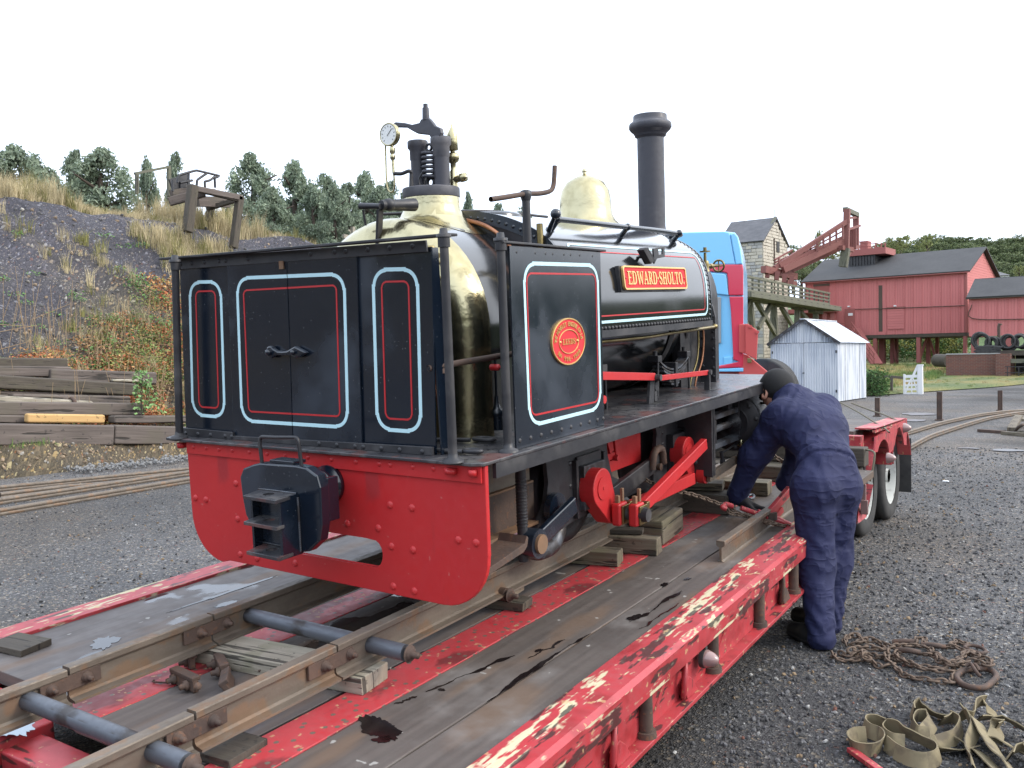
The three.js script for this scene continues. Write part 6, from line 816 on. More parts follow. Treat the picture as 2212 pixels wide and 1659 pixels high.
  { // swept skin with smooth normals
    const pos = [], nrm = [], uv = []; const N = tankOut.length; const nm = i => { const a = tankOut[Math.max(0, i - 1)], b = tankOut[Math.min(N - 1, i + 1)], v = new THREE.Vector2(-(b[1] - a[1]), b[0] - a[0]).normalize(); return v; };
    let s = 0; for (let i = 0; i < N - 1; i++) { const a = tankOut[i], b = tankOut[i + 1], l = Math.hypot(b[0] - a[0], b[1] - a[1]), n1 = nm(i), n2 = nm(i + 1); for (const [p, n, z, u] of [[a, n1, TR, s], [b, n2, TF, s + l], [a, n1, TF, s], [a, n1, TR, s], [b, n2, TR, s + l], [b, n2, TF, s + l]]) { pos.push(p[0], p[1], z); nrm.push(n.x, n.y, 0); uv.push(z, u); } s += l; }
    const g0 = new THREE.BufferGeometry(); g0.setAttribute('position', new THREE.Float32BufferAttribute(pos, 3)); const g = prep(smooth(g0, 60), 'z');
    const under = [[0.602, 0.36], [0.585, 0.345], [0.42, 0.33], [0.42, 0.37], [0.58, 0.37]];
    var tank = P('saddle_tank', [g, ext([...tankOut, [0.43, 0.345], [-0.43, 0.345]], 0.01, 'z', TR - 0.012), ext([...tankOut, [0.43, 0.345], [-0.43, 0.345]], 0.01, 'z', TF + 0.002), ext(under, TR - TF, 'z', TF), ext(under.map(p => [-p[0], p[1]]).reverse(), TR - TF, 'z', TF)], M.gloss);
  }
  // end-plate angles with their rivets, and the row along the bottom
  const ring = (z, d) => { const o = tankOut, inn = o.map(p => { const l = Math.hypot(p[0], p[1] - 0.4); return [p[0] * (1 - 0.05 / l), 0.4 + (p[1] - 0.4) * (1 - 0.05 / l)]; }); return ext([...o.map(p => [p[0] * 1.004, p[1] + 0.002]), ...inn.reverse()], d, 'z', z); };
  P('tank_end_angle', [ring(TR, 0.01)], M.black, tank); P('tank_end_angle', [ring(TF - 0.01, 0.01)], M.black, tank);
  P('tank_end', [ext([...tankOut, [0.43, 0.35], [-0.43, 0.35]], 0.004, 'z', TR - 0.002)], M.matt, tank);
  const alongProf = t => { const p = cv.getPointAt(t), q = cv.getPointAt(Math.min(1, t + 0.01)), o = cv.getPointAt(Math.max(0, t - 0.01)), n = V(-(q.y - o.y), q.x - o.x, 0).multiplyScalar(-1).normalize(); if (n.x < 0 || (n.x < 0.01 && n.y < 0)) n.multiplyScalar(-1); return [p, n]; };
  { const rv = []; for (let i = 0; i <= 24; i++) { const [p, n] = alongProf(0.02 + 0.96 * i / 24); rv.push([p.x - n.x * 0.026, p.y - n.y * 0.026, TR + 0.01]); if (i % 2 === 0 && i > 0) rv.push([-(p.x - n.x * 0.026), p.y - n.y * 0.026, TR + 0.01]); } heads('rivet', tank, M.black, 0.0085, '+z', rv); }
  { const g0 = headGeo; for (let i = 0; i <= 34; i++) { const [p, n] = alongProf(0.03 + 0.95 * i / 34); const e = lathe([[0, 0.005], [0.004, 0.0045], [0.008, 0]], 0, 0, 0, 'y', 7); e.applyQuaternion(new THREE.Quaternion().setFromUnitVectors(Y, n)); P('rivet', [e.translate(p.x, p.y, TF + 0.018)], M.black, tank); } }
  heads('rivet', tank, M.matt, 0.0092, '+x', Array.from({ length: 44 }, (_, i) => [0.6045, 0.383, -0.9 - i * 0.0334]), 0.8);
  P('tank_foot', [B(0.012, 0.03, TR - TF, 0.606, 0.372 - 0.012, (TR + TF) / 2, { grain: 'z' })], M.matt, tank);
  // lining laid on the curved side: path in (arc fraction, z)
  const yOf = y => { let a = 0.3, b = 1; for (let i = 0; i < 40; i++) { const m = (a + b) / 2; if (cv.getPointAt(m).y > y) a = m; else b = m; } return a; };
  const LT = cv.getLength();
  const onTank = (yt, yb, zr, zf, w, r) => { const t0 = yOf(yt) * LT, t1 = yOf(yb) * LT, pts = []; const cor = (ct, cz, a0, a1) => { for (let i = 0; i <= 6; i++) { const a = lerp(a0, a1, i / 6) * Math.PI / 180; pts.push([ct + r * Math.sin(a), cz + r * Math.cos(a)]); } };
    cor(t0 + r, zf + r, 270, 180); for (let i = 1; i < 14; i++) pts.push([lerp(t0 + r, t1 - r, i / 14), zf]); cor(t1 - r, zf + r, 180, 90); for (let i = 1; i < 30; i++) pts.push([t1, lerp(zf + r, zr - r, i / 30)]); cor(t1 - r, zr - r, 90, 0); for (let i = 1; i < 14; i++) pts.push([lerp(t1 - r, t0 + r, i / 14), zr]); cor(t0 + r, zr - r, 0, -90); for (let i = 1; i < 30; i++) pts.push([t0, lerp(zr - r, zf + r, i / 30)]);
    const n = pts.length, ct = (t0 + t1) / 2, cz = (zr + zf) / 2, pos = []; const S = (t, z) => { const [p, q] = alongProf(clamp(t / LT)); return [p.x + q.x * 0.0016, p.y + q.y * 0.0016, z]; };
    const off = i => { const a = pts[(i - 1 + n) % n], b = pts[(i + 1) % n], d = [b[0] - a[0], b[1] - a[1]], l = Math.hypot(...d) || 1; let m = [-d[1] / l, d[0] / l]; if (m[0] * (ct - pts[i % n][0]) + m[1] * (cz - pts[i % n][1]) < 0) m = [-m[0], -m[1]]; return [pts[i % n][0] + m[0] * w, pts[i % n][1] + m[1] * w]; };
    for (let i = 0; i < n; i++) { const a = S(...pts[i]), b = S(...pts[(i + 1) % n]), c = S(...off(i + 1)), d = S(...off(i)); pos.push(...a, ...b, ...c, ...a, ...c, ...d); }
    const g = new THREE.BufferGeometry(); g.setAttribute('position', new THREE.Float32BufferAttribute(pos, 3)); g.computeVertexNormals(); return prep(g); };
  P('lining', [onTank(0.745, 0.404, -0.93, -2.325, 0.012, 0.05)], M.liningBlue, tank);
  P('inner_lining', [onTank(0.715, 0.433, -0.965, -2.285, 0.006, 0.02)], M.liningRed, tank);
  // name plate
  {
    const w = 0.70, h = 0.104, c = V(0.612, 0.598, -1.637), tilt = -0.1;
    const put = g => { g.rotateX(tilt); g.applyMatrix4(new THREE.Matrix4().makeBasis(V(0, 0, -1), Y, X)); return g.translate(c.x, c.y, c.z); };
    const rr4 = (a, b, r) => [...arc(a - r, b - r, r, 0, 90, 4), ...arc(-a + r, b - r, r, 90, 180, 4), ...arc(-a + r, -b + r, r, 180, 270, 4), ...arc(a - r, -b + r, r, 270, 360, 4)];
    const np = P('name_plate', [put(ext(rr4(w / 2, h / 2, 0.016), 0.008, 'z', 0, 0.001))], M.plateRed, loco, 'red name plate with raised gilt border and letters');
    const s = shapeOf(rr4(w / 2 + 0.002, h / 2 + 0.002, 0.018)); s.holes.push(shapeOf(rr4(w / 2 - 0.006, h / 2 - 0.006, 0.011).reverse()));
    const t = textGeo('EDWARD\u00b7SHOLTO.', 0.058, 0.004, serif); t.computeBoundingBox(); const k = 0.63 / (t.boundingBox.max.x - t.boundingBox.min.x); t.scale(k, 0.062 / (t.boundingBox.max.y - t.boundingBox.min.y), 1);
    P('plate_lettering', [put(ext(s, 0.013, 'z', 0, 0.001)), put(t.translate(0.004, 0, 0.008))], M.gold, np);
    P('plate_bolt', [put(lathe([[0, 0.005], [0.005, 0.004], [0.007, 0]], -0.33, 0, 0.008, 'z', 8)), put(lathe([[0, 0.005], [0.005, 0.004], [0.007, 0]], 0.328, 0, 0.008, 'z', 8))], M.red, np);
    P('plate_backing', [put(B(w + 0.02, h + 0.012, 0.02, -0.004, -0.003, -0.012))], M.matt, np);
  }
  // lamp bracket, tank handrail, filler
  P('lamp_bracket', [bar(V(0.592, 0.735, -1.535), V(0.612, 0.668, -1.575), 0.05, 0.02, { bv: 0.003 }), bar(V(0.60, 0.735, -1.56), V(0.618, 0.675, -1.60), 0.02, 0.025, { bv: 0.003 }), ext([[-1.59, 0.735], [-1.72, 0.75], [-1.72, 0.70], [-1.63, 0.69], [-1.60, 0.665]], 0.008, 'x', 0.62, 0.001, [[[-1.645, 0.733], [-1.695, 0.739], [-1.695, 0.712], [-1.65, 0.708]].reverse()]), rod(V(0.56, 0.7, -1.57), V(0.62, 0.7, -1.6), 0.008)], M.matt, tank);
  {
    const rail = [V(0.49, 0.845, -0.95), V(0.487, 0.846, -1.2), V(0.482, 0.847, -1.6), V(0.478, 0.848, -2.0), V(0.472, 0.845, -2.25), V(0.44, 0.842, -2.345), V(0.36, 0.842, -2.37), V(0.2, 0.842, -2.38)];
    const hr = P('tank_handrail', [tube(rail, 0.0125, 10, false, 60)], M.black, tank);
    for (const z of [-0.97, -1.62, -2.24]) P('rail_stanchion', [rod(V(0.44, 0.8, z), V(0.48, 0.843, z), 0.014, 0.011), lathe([[0.0, 0.02], [0.015, 0.012], [0.019, 0], [0.015, -0.012], [0.0, -0.02]], 0.482, 0.847, z, 'z', 12), lathe([[0.011, 0.02], [0.014, 0.01], [0.024, 0]], 0.436, 0.797, z, 'y', 12)], M.black, hr);
    P('sand_lever', [rod(V(0.50, 0.79, -0.86), V(0.546, 0.852, -0.84), 0.011, 0.008), new THREE.SphereGeometry(0.022, 14, 10)].map((g, i) => i ? prep(g).translate(0.548, 0.855, -0.84) : g), M.black);
    P('lever_foot', [rod(V(0.487, 0.62, -0.82), V(0.483, 0.82, -0.82), 0.013)], M.brassDull);
    P('tank_filler', [lathe([[0, 0.02], [0.13, 0.02], [0.15, 0.006], [0.15, -0.04]], -0.02, 0.905, -1.2, 'y', 28)], M.black, tank);
    P('far_handrail', [tube([V(-0.45, 0.87, -0.8), V(-0.45, 0.875, -1.4), V(-0.45, 0.875, -2.2)], 0.012, 8)], M.black, tank);
  }
  // ---- brass dome
  P('steam_dome', [lathe([[0, 0.20], [0.012, 0.2], [0.014, 0.185], [0.008, 0.175], [0.03, 0.165], [0.07, 0.15], [0.105, 0.125], [0.13, 0.085], [0.139, 0.04], [0.141, 0.0], [0.146, -0.05], [0.165, -0.085], [0.2, -0.115]], 0, 1.02, -2.09, 'y', 40)], M.brass, loco, 'polished brass dome with a small finial');
  // ---- chimney and smokebox
  P('chimney', [lathe([[0.07, 0.735], [0.1, 0.735], [0.104, 0.73], [0.105, 0.708], [0.112, 0.695], [0.128, 0.685], [0.132, 0.675], [0.132, 0.655], [0.122, 0.64], [0.105, 0.625], [0.097, 0.612], [0.096, 0.604], [0.085, 0.598], [0.083, 0.59], [0.083, 0.05], [0.09, 0.0], [0.11, -0.03], [0.15, -0.06]], 0, 0.905, -2.955, 'y', 40), C(0.07, 0.07, 0.5, 0, 1.38, -2.955, 'y', 24, true)], M.chimney);
  const archPts = (r, y0, cy, n = 28) => { const o = [[r, y0]]; for (let i = 0; i <= n; i++) { const a = Math.PI * i / n; o.push([r * Math.cos(a), cy + r * Math.sin(a)]); } o.push([-r, y0]); return o; };
  const archSweep = (sec, y0, cy) => { const pos = []; for (let k = 0; k < sec.length - 1; k++) { const A = archPts(sec[k][0], y0, cy), Bq = archPts(sec[k + 1][0], y0, cy); for (let i = 0; i < A.length - 1; i++) { const a = [...A[i], sec[k][1]], b = [...A[i + 1], sec[k][1]], c = [...Bq[i + 1], sec[k + 1][1]], d = [...Bq[i], sec[k + 1][1]]; pos.push(...a, ...b, ...c, ...a, ...c, ...d); } } const g = new THREE.BufferGeometry(); g.setAttribute('position', new THREE.Float32BufferAttribute(pos, 3)); return prep(smooth(g, 42), 'z'); };
  const sb = P('smokebox', [archSweep([[0.36, -2.4], [0.41, -2.4], [0.41, -2.985], [0.35, -2.985], [0.35, -2.98]], 0.0, 0.47), ext(archPts(0.405, 0, 0.47), 0.012, 'z', -2.995), ext([[0.4, 0.004], [0.505, 0.004], [0.505, 0.385], [0.492, 0.445], [0.468, 0.49], [0.4, 0.52]], 0.014, 'z', -2.7), ext([[-2.695, 0.004], [-2.98, 0.004], [-2.98, 0.36], [-2.695, 0.36]], 0.012, 'x', 0.402)], M.matt);
  heads('rivet', sb, M.matt, 0.0115, '+z', [0.05, 0.1, 0.155, 0.21, 0.265, 0.31].map(y => [0.425, y, -2.686]));
  heads('rivet', sb, M.matt, 0.0095, '+z', [0.04, 0.09, 0.15, 0.2, 0.26, 0.3, 0.345, 0.39, 0.43].map(y => [0.49 - (y > 0.4 ? 0.015 : 0), y, -2.686]));
  P('wash_pipe', [tube([V(0.46, 0.32, -0.95), V(0.53, 0.321, -1.2), V(0.55, 0.319, -1.65), V(0.545, 0.324, -1.95), V(0.54, 0.327, -2.25), V(0.52, 0.329, -2.6), V(0.51, 0.33, -2.66)], 0.0085, 8)], M.brassDull);
  P('pipe_union', [lathe([[0, 0.03], [0.015, 0.025], [0.015, 0], [0.01, -0.01]], 0.51, 0.33, -2.68, 'z', 8)], M.brassDull);
  for (const dx of [0, 0.022]) P('drain_pipe', [tube([V(0.45 + dx, 0.34, -2.56 - dx), V(0.452 + dx, 0.24, -2.56 - dx), V(0.448 + dx, 0.14, -2.54 - dx), V(0.435 + dx, 0.05, -2.49 - dx), V(0.43 + dx, 0.0, -2.475 - dx)], 0.006, 6)], dx ? M.copper : M.brassDull);
  // injector valve with handwheels by the tank front
  P('clack_valve', [rod(V(0.5, 0.62, -2.56), V(0.5, 0.75, -2.56), 0.010, 0.008), lathe([[0.014, 0.03], [0.02, 0.01], [0.016, -0.01], [0.022, -0.03]], 0.5, 0.675, -2.57, 'y', 10), C(0.03, 0.03, 0.007, 0.5, 0.757, -2.56, 'y', 14), C(0.01, 0.01, 0.02, 0.5, 0.77, -2.56, 'y', 6), rod(V(0.5, 0.676, -2.58), V(0.5, 0.68, -2.74), 0.009), lathe([[0.012, 0.02], [0.016, 0.0], [0.012, -0.02]], 0.5, 0.677, -2.65, 'z', 10), prep(new THREE.TorusGeometry(0.033, 0.006, 6, 18)).translate(0.5, 0.68, -2.77), rod(V(0.47, 0.68, -2.77), V(0.53, 0.68, -2.77), 0.004), rod(V(0.5, 0.65, -2.77), V(0.5, 0.71, -2.77), 0.004)], M.brassDull);
  // ---- firebox: brass-capped, black clothing behind
  P('firebox_band', [archSweep([[0.30, -0.372], [0.335, -0.366], [0.375, -0.372], [0.41, -0.39], [0.436, -0.42], [0.449, -0.455], [0.452, -0.49]], 0.0, 0.41)], M.brass, loco, 'polished dented brass edging round the firebox end');
  P('boiler_backhead', [ext(archPts(0.305, 0, 0.41), 0.01, 'z', -0.385)], M.brassDull);
  P('firebox_clothing', [archSweep([[0.44, -0.49], [0.448, -0.492], [0.448, -0.86]], 0.0, 0.41)], M.gloss);
  P('boiler_barrel', [C(0.425, 0.425, 1.85, 0, 0.42, -1.74, 'z', 64, true)], M.gloss);
  P('boiler_band', [C(0.431, 0.431, 0.06, 0, 0.42, -2.28, 'z', 64, true), C(0.437, 0.437, 0.03, 0, 0.42, -2.48, 'z', 64, true)], M.matt);
  P('copper_pipe', [tube([V(0.02, 0.866, -0.82), V(0.12, 0.862, -0.81), V(0.25, 0.82, -0.80), V(0.36, 0.73, -0.79), V(0.43, 0.6, -0.78), V(0.456, 0.5, -0.78)], 0.0095, 8)], M.copper);
  P('whistle_rod', [tube([V(-0.3, 0.92, -0.76), V(0.0, 0.93, -1.1), V(0.05, 0.93, -1.6)], 0.007, 6)], M.matt);
  // safety valves
  {
    const pr0 = [[0.118, 0.098], [0.119, 0.06], [0.124, 0.035], [0.138, 0.012], [0.165, -0.006], [0.2, -0.014], [0.235, -0.018]];
    const g = lathe(pr0, 0, 0.865, -0.737, 'y', 48), p = g.attributes.position; for (let i = 0; i < p.count; i++) { const x = p.getX(i), r = Math.hypot(x, p.getZ(i) + 0.737), w = sstep(0.115, 0.2, r), d = Math.sqrt(Math.max(0, 0.448 * 0.448 - x * x)) - 0.448; p.setY(i, p.getY(i) + w * d + (r > 0.2 ? 0.012 : 0.004)); }
    const sv = P('safety_valve_base', [smooth(g, 60)], M.brass, loco, 'flared polished brass base of the safety valves');
    P('valve_seat', [lathe([[0, 0.042], [0.118, 0.042], [0.122, 0.038], [0.122, 0.002], [0.117, -0.002], [0.1, -0.002]], 0, 0.96, -0.737, 'y', 40)], M.chimney, sv);
    for (const s of [-1, 1]) P('valve_column', [lathe([[0, 0.205], [0.04, 0.205], [0.044, 0.2], [0.044, 0.175], [0.036, 0.165], [0.036, 0.125], [0.033, 0.123], [0.033, 0]], s * 0.062, 1.002, -0.737, 'y', 24)], M.chimney, sv);
    const hx = []; for (let i = 0; i <= 110; i++) { const a = i / 110 * 6 * 2 * Math.PI; hx.push(V(0.006 + 0.03 * Math.cos(a), 1.045 + 0.115 * i / 110, -0.73 + 0.03 * Math.sin(a))); }
    P('valve_spring', [tube(hx, 0.0078, 6, false, 220)], M.chimney, sv);
    P('spring_eye', [prep(new THREE.TorusGeometry(0.02, 0.009, 8, 14)).translate(0.006, 1.025, -0.73), prep(new THREE.TorusGeometry(0.014, 0.006, 6, 12)).translate(0.004, 1.17, -0.73)], M.matt, sv);
    P('valve_lever', [ext([[-0.17, 1.285], [-0.16, 1.273], [-0.09, 1.262], [-0.05, 1.238], [-0.03, 1.228], [0.03, 1.215], [0.05, 1.18], [0.075, 1.18], [0.095, 1.215], [0.09, 1.235], [0.06, 1.25], [0.04, 1.275], [0.03, 1.285], [-0.01, 1.285], [-0.02, 1.272], [-0.06, 1.27], [-0.1, 1.283], [-0.15, 1.293]], 0.022, 'z', -0.722, 0.004), C(0.014, 0.016, 0.05, 0.01, 1.305, -0.711, 'y', 8), C(0.01, 0.01, 0.022, 0.01, 1.335, -0.711, 'y', 6)], M.chimney, sv);
    P('whistle', [lathe([[0, 0.265], [0.004, 0.262], [0.005, 0.25], [0.012, 0.238], [0.022, 0.22], [0.024, 0.2], [0.024, 0.155], [0.01, 0.153], [0.01, 0.145], [0.024, 0.14], [0.029, 0.125], [0.024, 0.108], [0.012, 0.1], [0.011, 0.075], [0.016, 0.065], [0.016, 0.02], [0.02, 0.0]], 0.075, 1.004, -0.80, 'y', 20), rod(V(0.05, 1.03, -0.8), V(0.12, 1.04, -0.8), 0.015), lathe([[0, 0.03], [0.018, 0.024], [0.02, 0.0], [0.012, -0.01]], 0.115, 1.04, -0.8, 'x', 8)], M.brass, sv);
    P('whistle_lever', [rod(V(0.0, 1.075, -0.775), V(0.075, 1.09, -0.77), 0.004)], M.matt, sv);
    // pressure gauge with siphon
    const gc = V(-0.1, 1.22, -0.6);
    const pg = P('pressure_gauge', [lathe([[0, 0], [0.044, 0], [0.046, 0.004], [0.046, 0.022], [0.0, 0.024]], gc.x, gc.y, gc.z - 0.02, 'z', 28), prep(new THREE.TorusGeometry(0.0445, 0.004, 8, 32)).translate(gc.x, gc.y, gc.z + 0.004), rod(V(-0.092, 1.175, -0.605), V(-0.09, 1.06, -0.605), 0.006, 0.006, 8), lathe([[0.008, 0.03], [0.012, 0.026], [0.012, 0.008], [0.008, 0.0], [0.011, -0.004], [0.011, -0.018], [0.007, -0.024]], -0.091, 1.14, -0.605, 'y', 8), tube([V(-0.09, 1.06, -0.605), V(-0.088, 1.025, -0.605), V(-0.092, 0.995, -0.605), V(-0.108, 0.985, -0.605), V(-0.124, 0.997, -0.605), V(-0.131, 1.03, -0.606), V(-0.133, 1.1, -0.608), V(-0.132, 1.19, -0.61)], 0.004, 6)], M.brass, loco, 'round brass pressure gauge with a white dial');
    P('gauge_dial', [C(0.0415, 0.0415, 0.003, gc.x, gc.y, gc.z + 0.005, 'z', 28)], M.dial, pg);
    const mk = []; for (let i = 0; i <= 10; i++) { const a = (225 - 27 * i) * Math.PI / 180; mk.push(bar(V(gc.x + 0.03 * Math.cos(a), gc.y + 0.03 * Math.sin(a), gc.z + 0.0072), V(gc.x + 0.036 * Math.cos(a), gc.y + 0.036 * Math.sin(a), gc.z + 0.0072), 0.001, 0.0022)); }
    mk.push(bar(V(gc.x - 0.006, gc.y - 0.006, gc.z + 0.0076), V(gc.x + 0.02, gc.y + 0.021, gc.z + 0.0076), 0.001, 0.002)); P('dial_marks', mk, M.ink, pg);
    P('gauge_bracket', [tube([V(-0.09, 1.06, -0.605), V(-0.06, 1.058, -0.62), V(-0.03, 1.066, -0.63), V(-0.02, 1.06, -0.64)], 0.008, 8), rod(V(-0.024, 1.06, -0.64), V(-0.03, 0.96, -0.64), 0.008, 0.011), tube([V(0.02, 1.06, -0.66), V(0.0, 1.03, -0.66), V(0.005, 0.99, -0.66)], 0.004, 6)], M.matt);
    // regulator
    P('regulator_handle', [bar(V(0.008, 0.745, -0.38), V(0.042, 0.885, -0.36), 0.012, 0.03, { bv: 0.003 }), rod(V(-0.05, 0.905, -0.35), V(0.055, 0.895, -0.35), 0.013, 0.011, 12), rod(V(0.05, 0.9, -0.36), V(0.085, 0.91, -0.52), 0.02, 0.026, 12), lathe([[0, 0.03], [0.022, 0.026], [0.026, 0], [0.02, -0.02]], 0.06, 0.903, -0.4, 'z', 8), rod(V(-0.045, 0.89, -0.36), V(-0.045, 0.83, -0.37), 0.005)], M.matt);
    // gauge glass, feed cocks
    P('gauge_glass', [rod(V(0.287, 0.7, -0.36), V(0.287, 0.3, -0.36), 0.008), lathe([[0.012, 0.03], [0.022, 0.02], [0.022, -0.01], [0.014, -0.02]], 0.285, 0.70, -0.36, 'y', 10), lathe([[0.014, 0.02], [0.02, 0.015], [0.02, -0.02], [0.012, -0.03]], 0.29, 0.645, -0.36, 'y', 6), C(0.026, 0.026, 0.008, 0.29, 0.612, -0.36, 'y', 12), rod(V(0.285, 0.695, -0.36), V(0.33, 0.69, -0.345), 0.011), lathe([[0.014, 0.03], [0.024, 0.01], [0.024, -0.015], [0.012, -0.03]], 0.278, 0.385, -0.36, 'y', 10), lathe([[0.012, 0.02], [0.026, 0.0], [0.014, -0.03]], 0.28, 0.325, -0.36, 'y', 10), rod(V(0.26, 0.385, -0.36), V(0.32, 0.38, -0.34), 0.009), C(0.02, 0.02, 0.006, 0.27, 0.425, -0.36, 'y', 10)], M.brassDull);
    P('feed_pipe', [tube([V(0.278, 0.3, -0.36), V(0.276, 0.22, -0.36), V(0.283, 0.14, -0.365), V(0.296, 0.06, -0.37), V(0.3, 0.0, -0.37)], 0.006, 7)], M.copper);
    P('oil_can', [lathe([[0.006, 0.13], [0.008, 0.1], [0.014, 0.085], [0.028, 0.075], [0.03, 0.06], [0.022, 0.055], [0.024, 0.0]], 0.45, 0.02, -0.52, 'y', 12), rod(V(0.45, 0.15, -0.52), V(0.45, 0.3, -0.52), 0.003)], M.black);
  }
  // injector rod with a red knob, fire irons on the plate
  P('injector_rod', [tube([V(0.5, 0.295, -0.05), V(0.545, 0.307, -0.2), V(0.55, 0.315, -0.5), V(0.55, 0.318, -0.75)], 0.011, 8), lathe([[0, 0.02], [0.01, 0.016], [0.012, 0]], 0.52, 0.275, -0.1, 'y', 8)], M.rust);
  P('reverser_knob', [lathe([[0, 0.02], [0.012, 0.014], [0.012, -0.02], [0, -0.024]], 0.56, 0.275, -0.36, 'x', 10)], M.red);
  P('fire_iron', [rod(V(0.26, 0.012, -0.24), V(0.47, 0.012, -0.31), 0.008), prep(new THREE.TorusGeometry(0.03, 0.008, 8, 20).scale(1.35, 0.8, 1).rotateX(Math.PI / 2)).translate(0.51, 0.013, -0.34)], M.matt);
  P('fire_iron', [rod(V(0.4, 0.012, -0.06), V(0.6, 0.012, -0.09), 0.008), prep(new THREE.TorusGeometry(0.026, 0.008, 8, 20).scale(1.3, 0.8, 1).rotateX(Math.PI / 2)).translate(0.625, 0.013, -0.11)], M.matt);
  // handbrake column with its crank
  P('brake_column', [rod(V(0.6, 0.0, -0.54), V(0.6, 0.9, -0.54), 0.017, 0.0155, 14), lathe([[0.008, 0.02], [0.02, 0.016], [0.022, 0.0], [0.0165, -0.02]], 0.6, 0.9, -0.54, 'y', 14)], M.matt);
  P('brake_handle', [tube([V(0.6, 0.868, -0.31), V(0.6, 0.882, -0.40), V(0.6, 0.905, -0.54), V(0.6, 0.915, -0.64), V(0.6, 0.93, -0.715), V(0.6, 0.95, -0.74), V(0.6, 0.985, -0.75), V(0.6, 1.03, -0.757)], 0.0095, 8, false, 50)], M.rust);
  // ---- below the plate
  const fr = [[-0.02, -0.05], [-2.9, -0.05], [-2.9, -0.42], [-2.3, -0.44], [-2.05, -0.46], [-1.9, -0.46], [-1.9, -0.38], [-1.48, -0.38], [-1.44, -0.45], [-1.05, -0.46], [-0.78, -0.5], [-0.72, -0.47], [-0.78, -0.4], [-0.84, -0.33], [-0.86, -0.25], [-0.85, -0.17], [-0.8, -0.11], [-0.72, -0.08], [-0.02, -0.08]];
  const hole1 = [[-1.38, -0.09], [-1.4, -0.22], [-1.44, -0.33], [-1.52, -0.36], [-1.82, -0.36], [-1.92, -0.31], [-1.95, -0.2], [-1.92, -0.09]];
  const axle = [[-1.065, -0.2], [-1.33, -0.2], [-1.33, -0.44], [-1.065, -0.44]];
  for (const s of [1, -1]) { const f = P('main_frame', [ext(fr, 0.02, 'x', s > 0 ? 0.44 : -0.46, 0, [hole1.slice().reverse()])], M.matt); if (s > 0) { heads('bolt', f, M.matt, 0.012, '+x', [-0.2, -0.3, -0.39].map(y => [0.46, y, -1.045])); heads('bolt', f, M.matt, 0.011, '+x', [[0.46, -0.14, -1.13], [0.46, -0.13, -1.2], [0.46, -0.16, -1.99], [0.46, -0.2, -2.02], [0.46, -0.26, -2.02], [0.46, -0.32, -2.02]]); } }
  P('horn_guide', [B(0.03, 0.26, 0.02, 0.467, -0.32, -1.075, { grain: 'y', bv: 0.003 }), B(0.03, 0.26, 0.02, 0.467, -0.32, -1.33, { grain: 'y', bv: 0.003 }), B(0.02, 0.05, 0.22, 0.463, -0.205, -1.2)], M.matt);
  P('axle_box', [B(0.05, 0.2, 0.2, 0.475, -0.32, -1.2, { bv: 0.004 })], M.steelBlue); P('axle_box', [B(0.05, 0.2, 0.2, 0.475, -0.32, -2.17, { bv: 0.004 })], M.matt);
  // inner drag box, rusty, with a chalked figure
  P('drag_box', [B(0.012, 0.16, 0.78, 0.40, -0.15, -0.41, { grain: 'z' })], M.rail, loco, 'grey and rusty side of the drag box');
  P('drag_box', [B(0.012, 0.15, 0.8, 0.405, -0.32, -0.42, { grain: 'z' })], M.rust, loco, 'orange rusty lower side of the drag box');
  P('drag_box_angle', [B(0.03, 0.008, 0.78, 0.41, -0.235, -0.41, { grain: 'z' }), B(0.06, 0.012, 0.75, 0.43, -0.4, -0.4)], M.rustPale);
  P('chalk_figure', [tube([V(0.408, -0.09, -0.115), V(0.408, -0.09, -0.045), V(0.408, -0.145, -0.042), V(0.408, -0.132, -0.085), V(0.408, -0.15, -0.12), V(0.408, -0.19, -0.11), V(0.408, -0.215, -0.075)], 0.004, 5, false, 60, 0.1)], M.chalk);
  // brake gear
  P('brake_screw', [rod(V(0.52, -0.05, -0.56), V(0.52, -0.5, -0.56), 0.022, 0.02, 14), ...Array.from({ length: 16 }, (_, i) => prep(new THREE.TorusGeometry(0.0205, 0.003, 5, 14).rotateX(Math.PI / 2)).translate(0.52, -0.17 - i * 0.0125, -0.56))], M.matt);
  P('brake_lever', [bar(V(0.56, -0.42, -0.62), V(0.55, -0.345, -0.92), 0.03, 0.075, { bv: 0.01 }), C(0.058, 0.058, 0.055, 0.555, -0.43, -0.585, 'x', 24), C(0.07, 0.07, 0.03, 0.49, -0.36, -0.86, 'x', 20)], M.black);
  P('lever_pin', [C(0.038, 0.038, 0.014, 0.589, -0.43, -0.585, 'x', 20)], M.rustPale);
  P('brake_block', [tube([V(0.4, -0.52, -0.78), V(0.41, -0.55, -0.86), V(0.41, -0.54, -0.96), V(0.4, -0.49, -1.03)], 0.04, 8)], M.steelBlue);
  P('step', [ext([[-0.03, -0.395], [-0.33, -0.355], [-0.345, -0.33], [-0.355, -0.34], [-0.345, -0.37], [-0.32, -0.385], [-0.03, -0.415]], 0.12, 'x', 0.56, 0.002), B(0.1, 0.01, 0.28, 0.62, -0.385, -0.16, { rx: 0.13 })], M.rust, loco, 'dark bent footstep behind the beam');
  // wheels inside the frames
  for (const z of [-1.17, -2.15]) { for (const s of [-1, 1]) P('wheel', [lathe([[0.06, -0.05], [0.2, -0.04], [0.225, -0.05], [0.262, -0.05], [0.264, 0.03], [0.285, 0.035], [0.285, 0.05], [0.06, 0.05]], s * 0.315, -0.325, z, 'x', 40)].map(g => s > 0 ? g.translate(-0.315, 0, 0).rotateY(Math.PI).translate(0.315, 0, 2 * z) : g), M.matt); P('axle', [C(0.045, 0.045, 1.0, 0, -0.325, z, 'x', 16)], M.matt); }
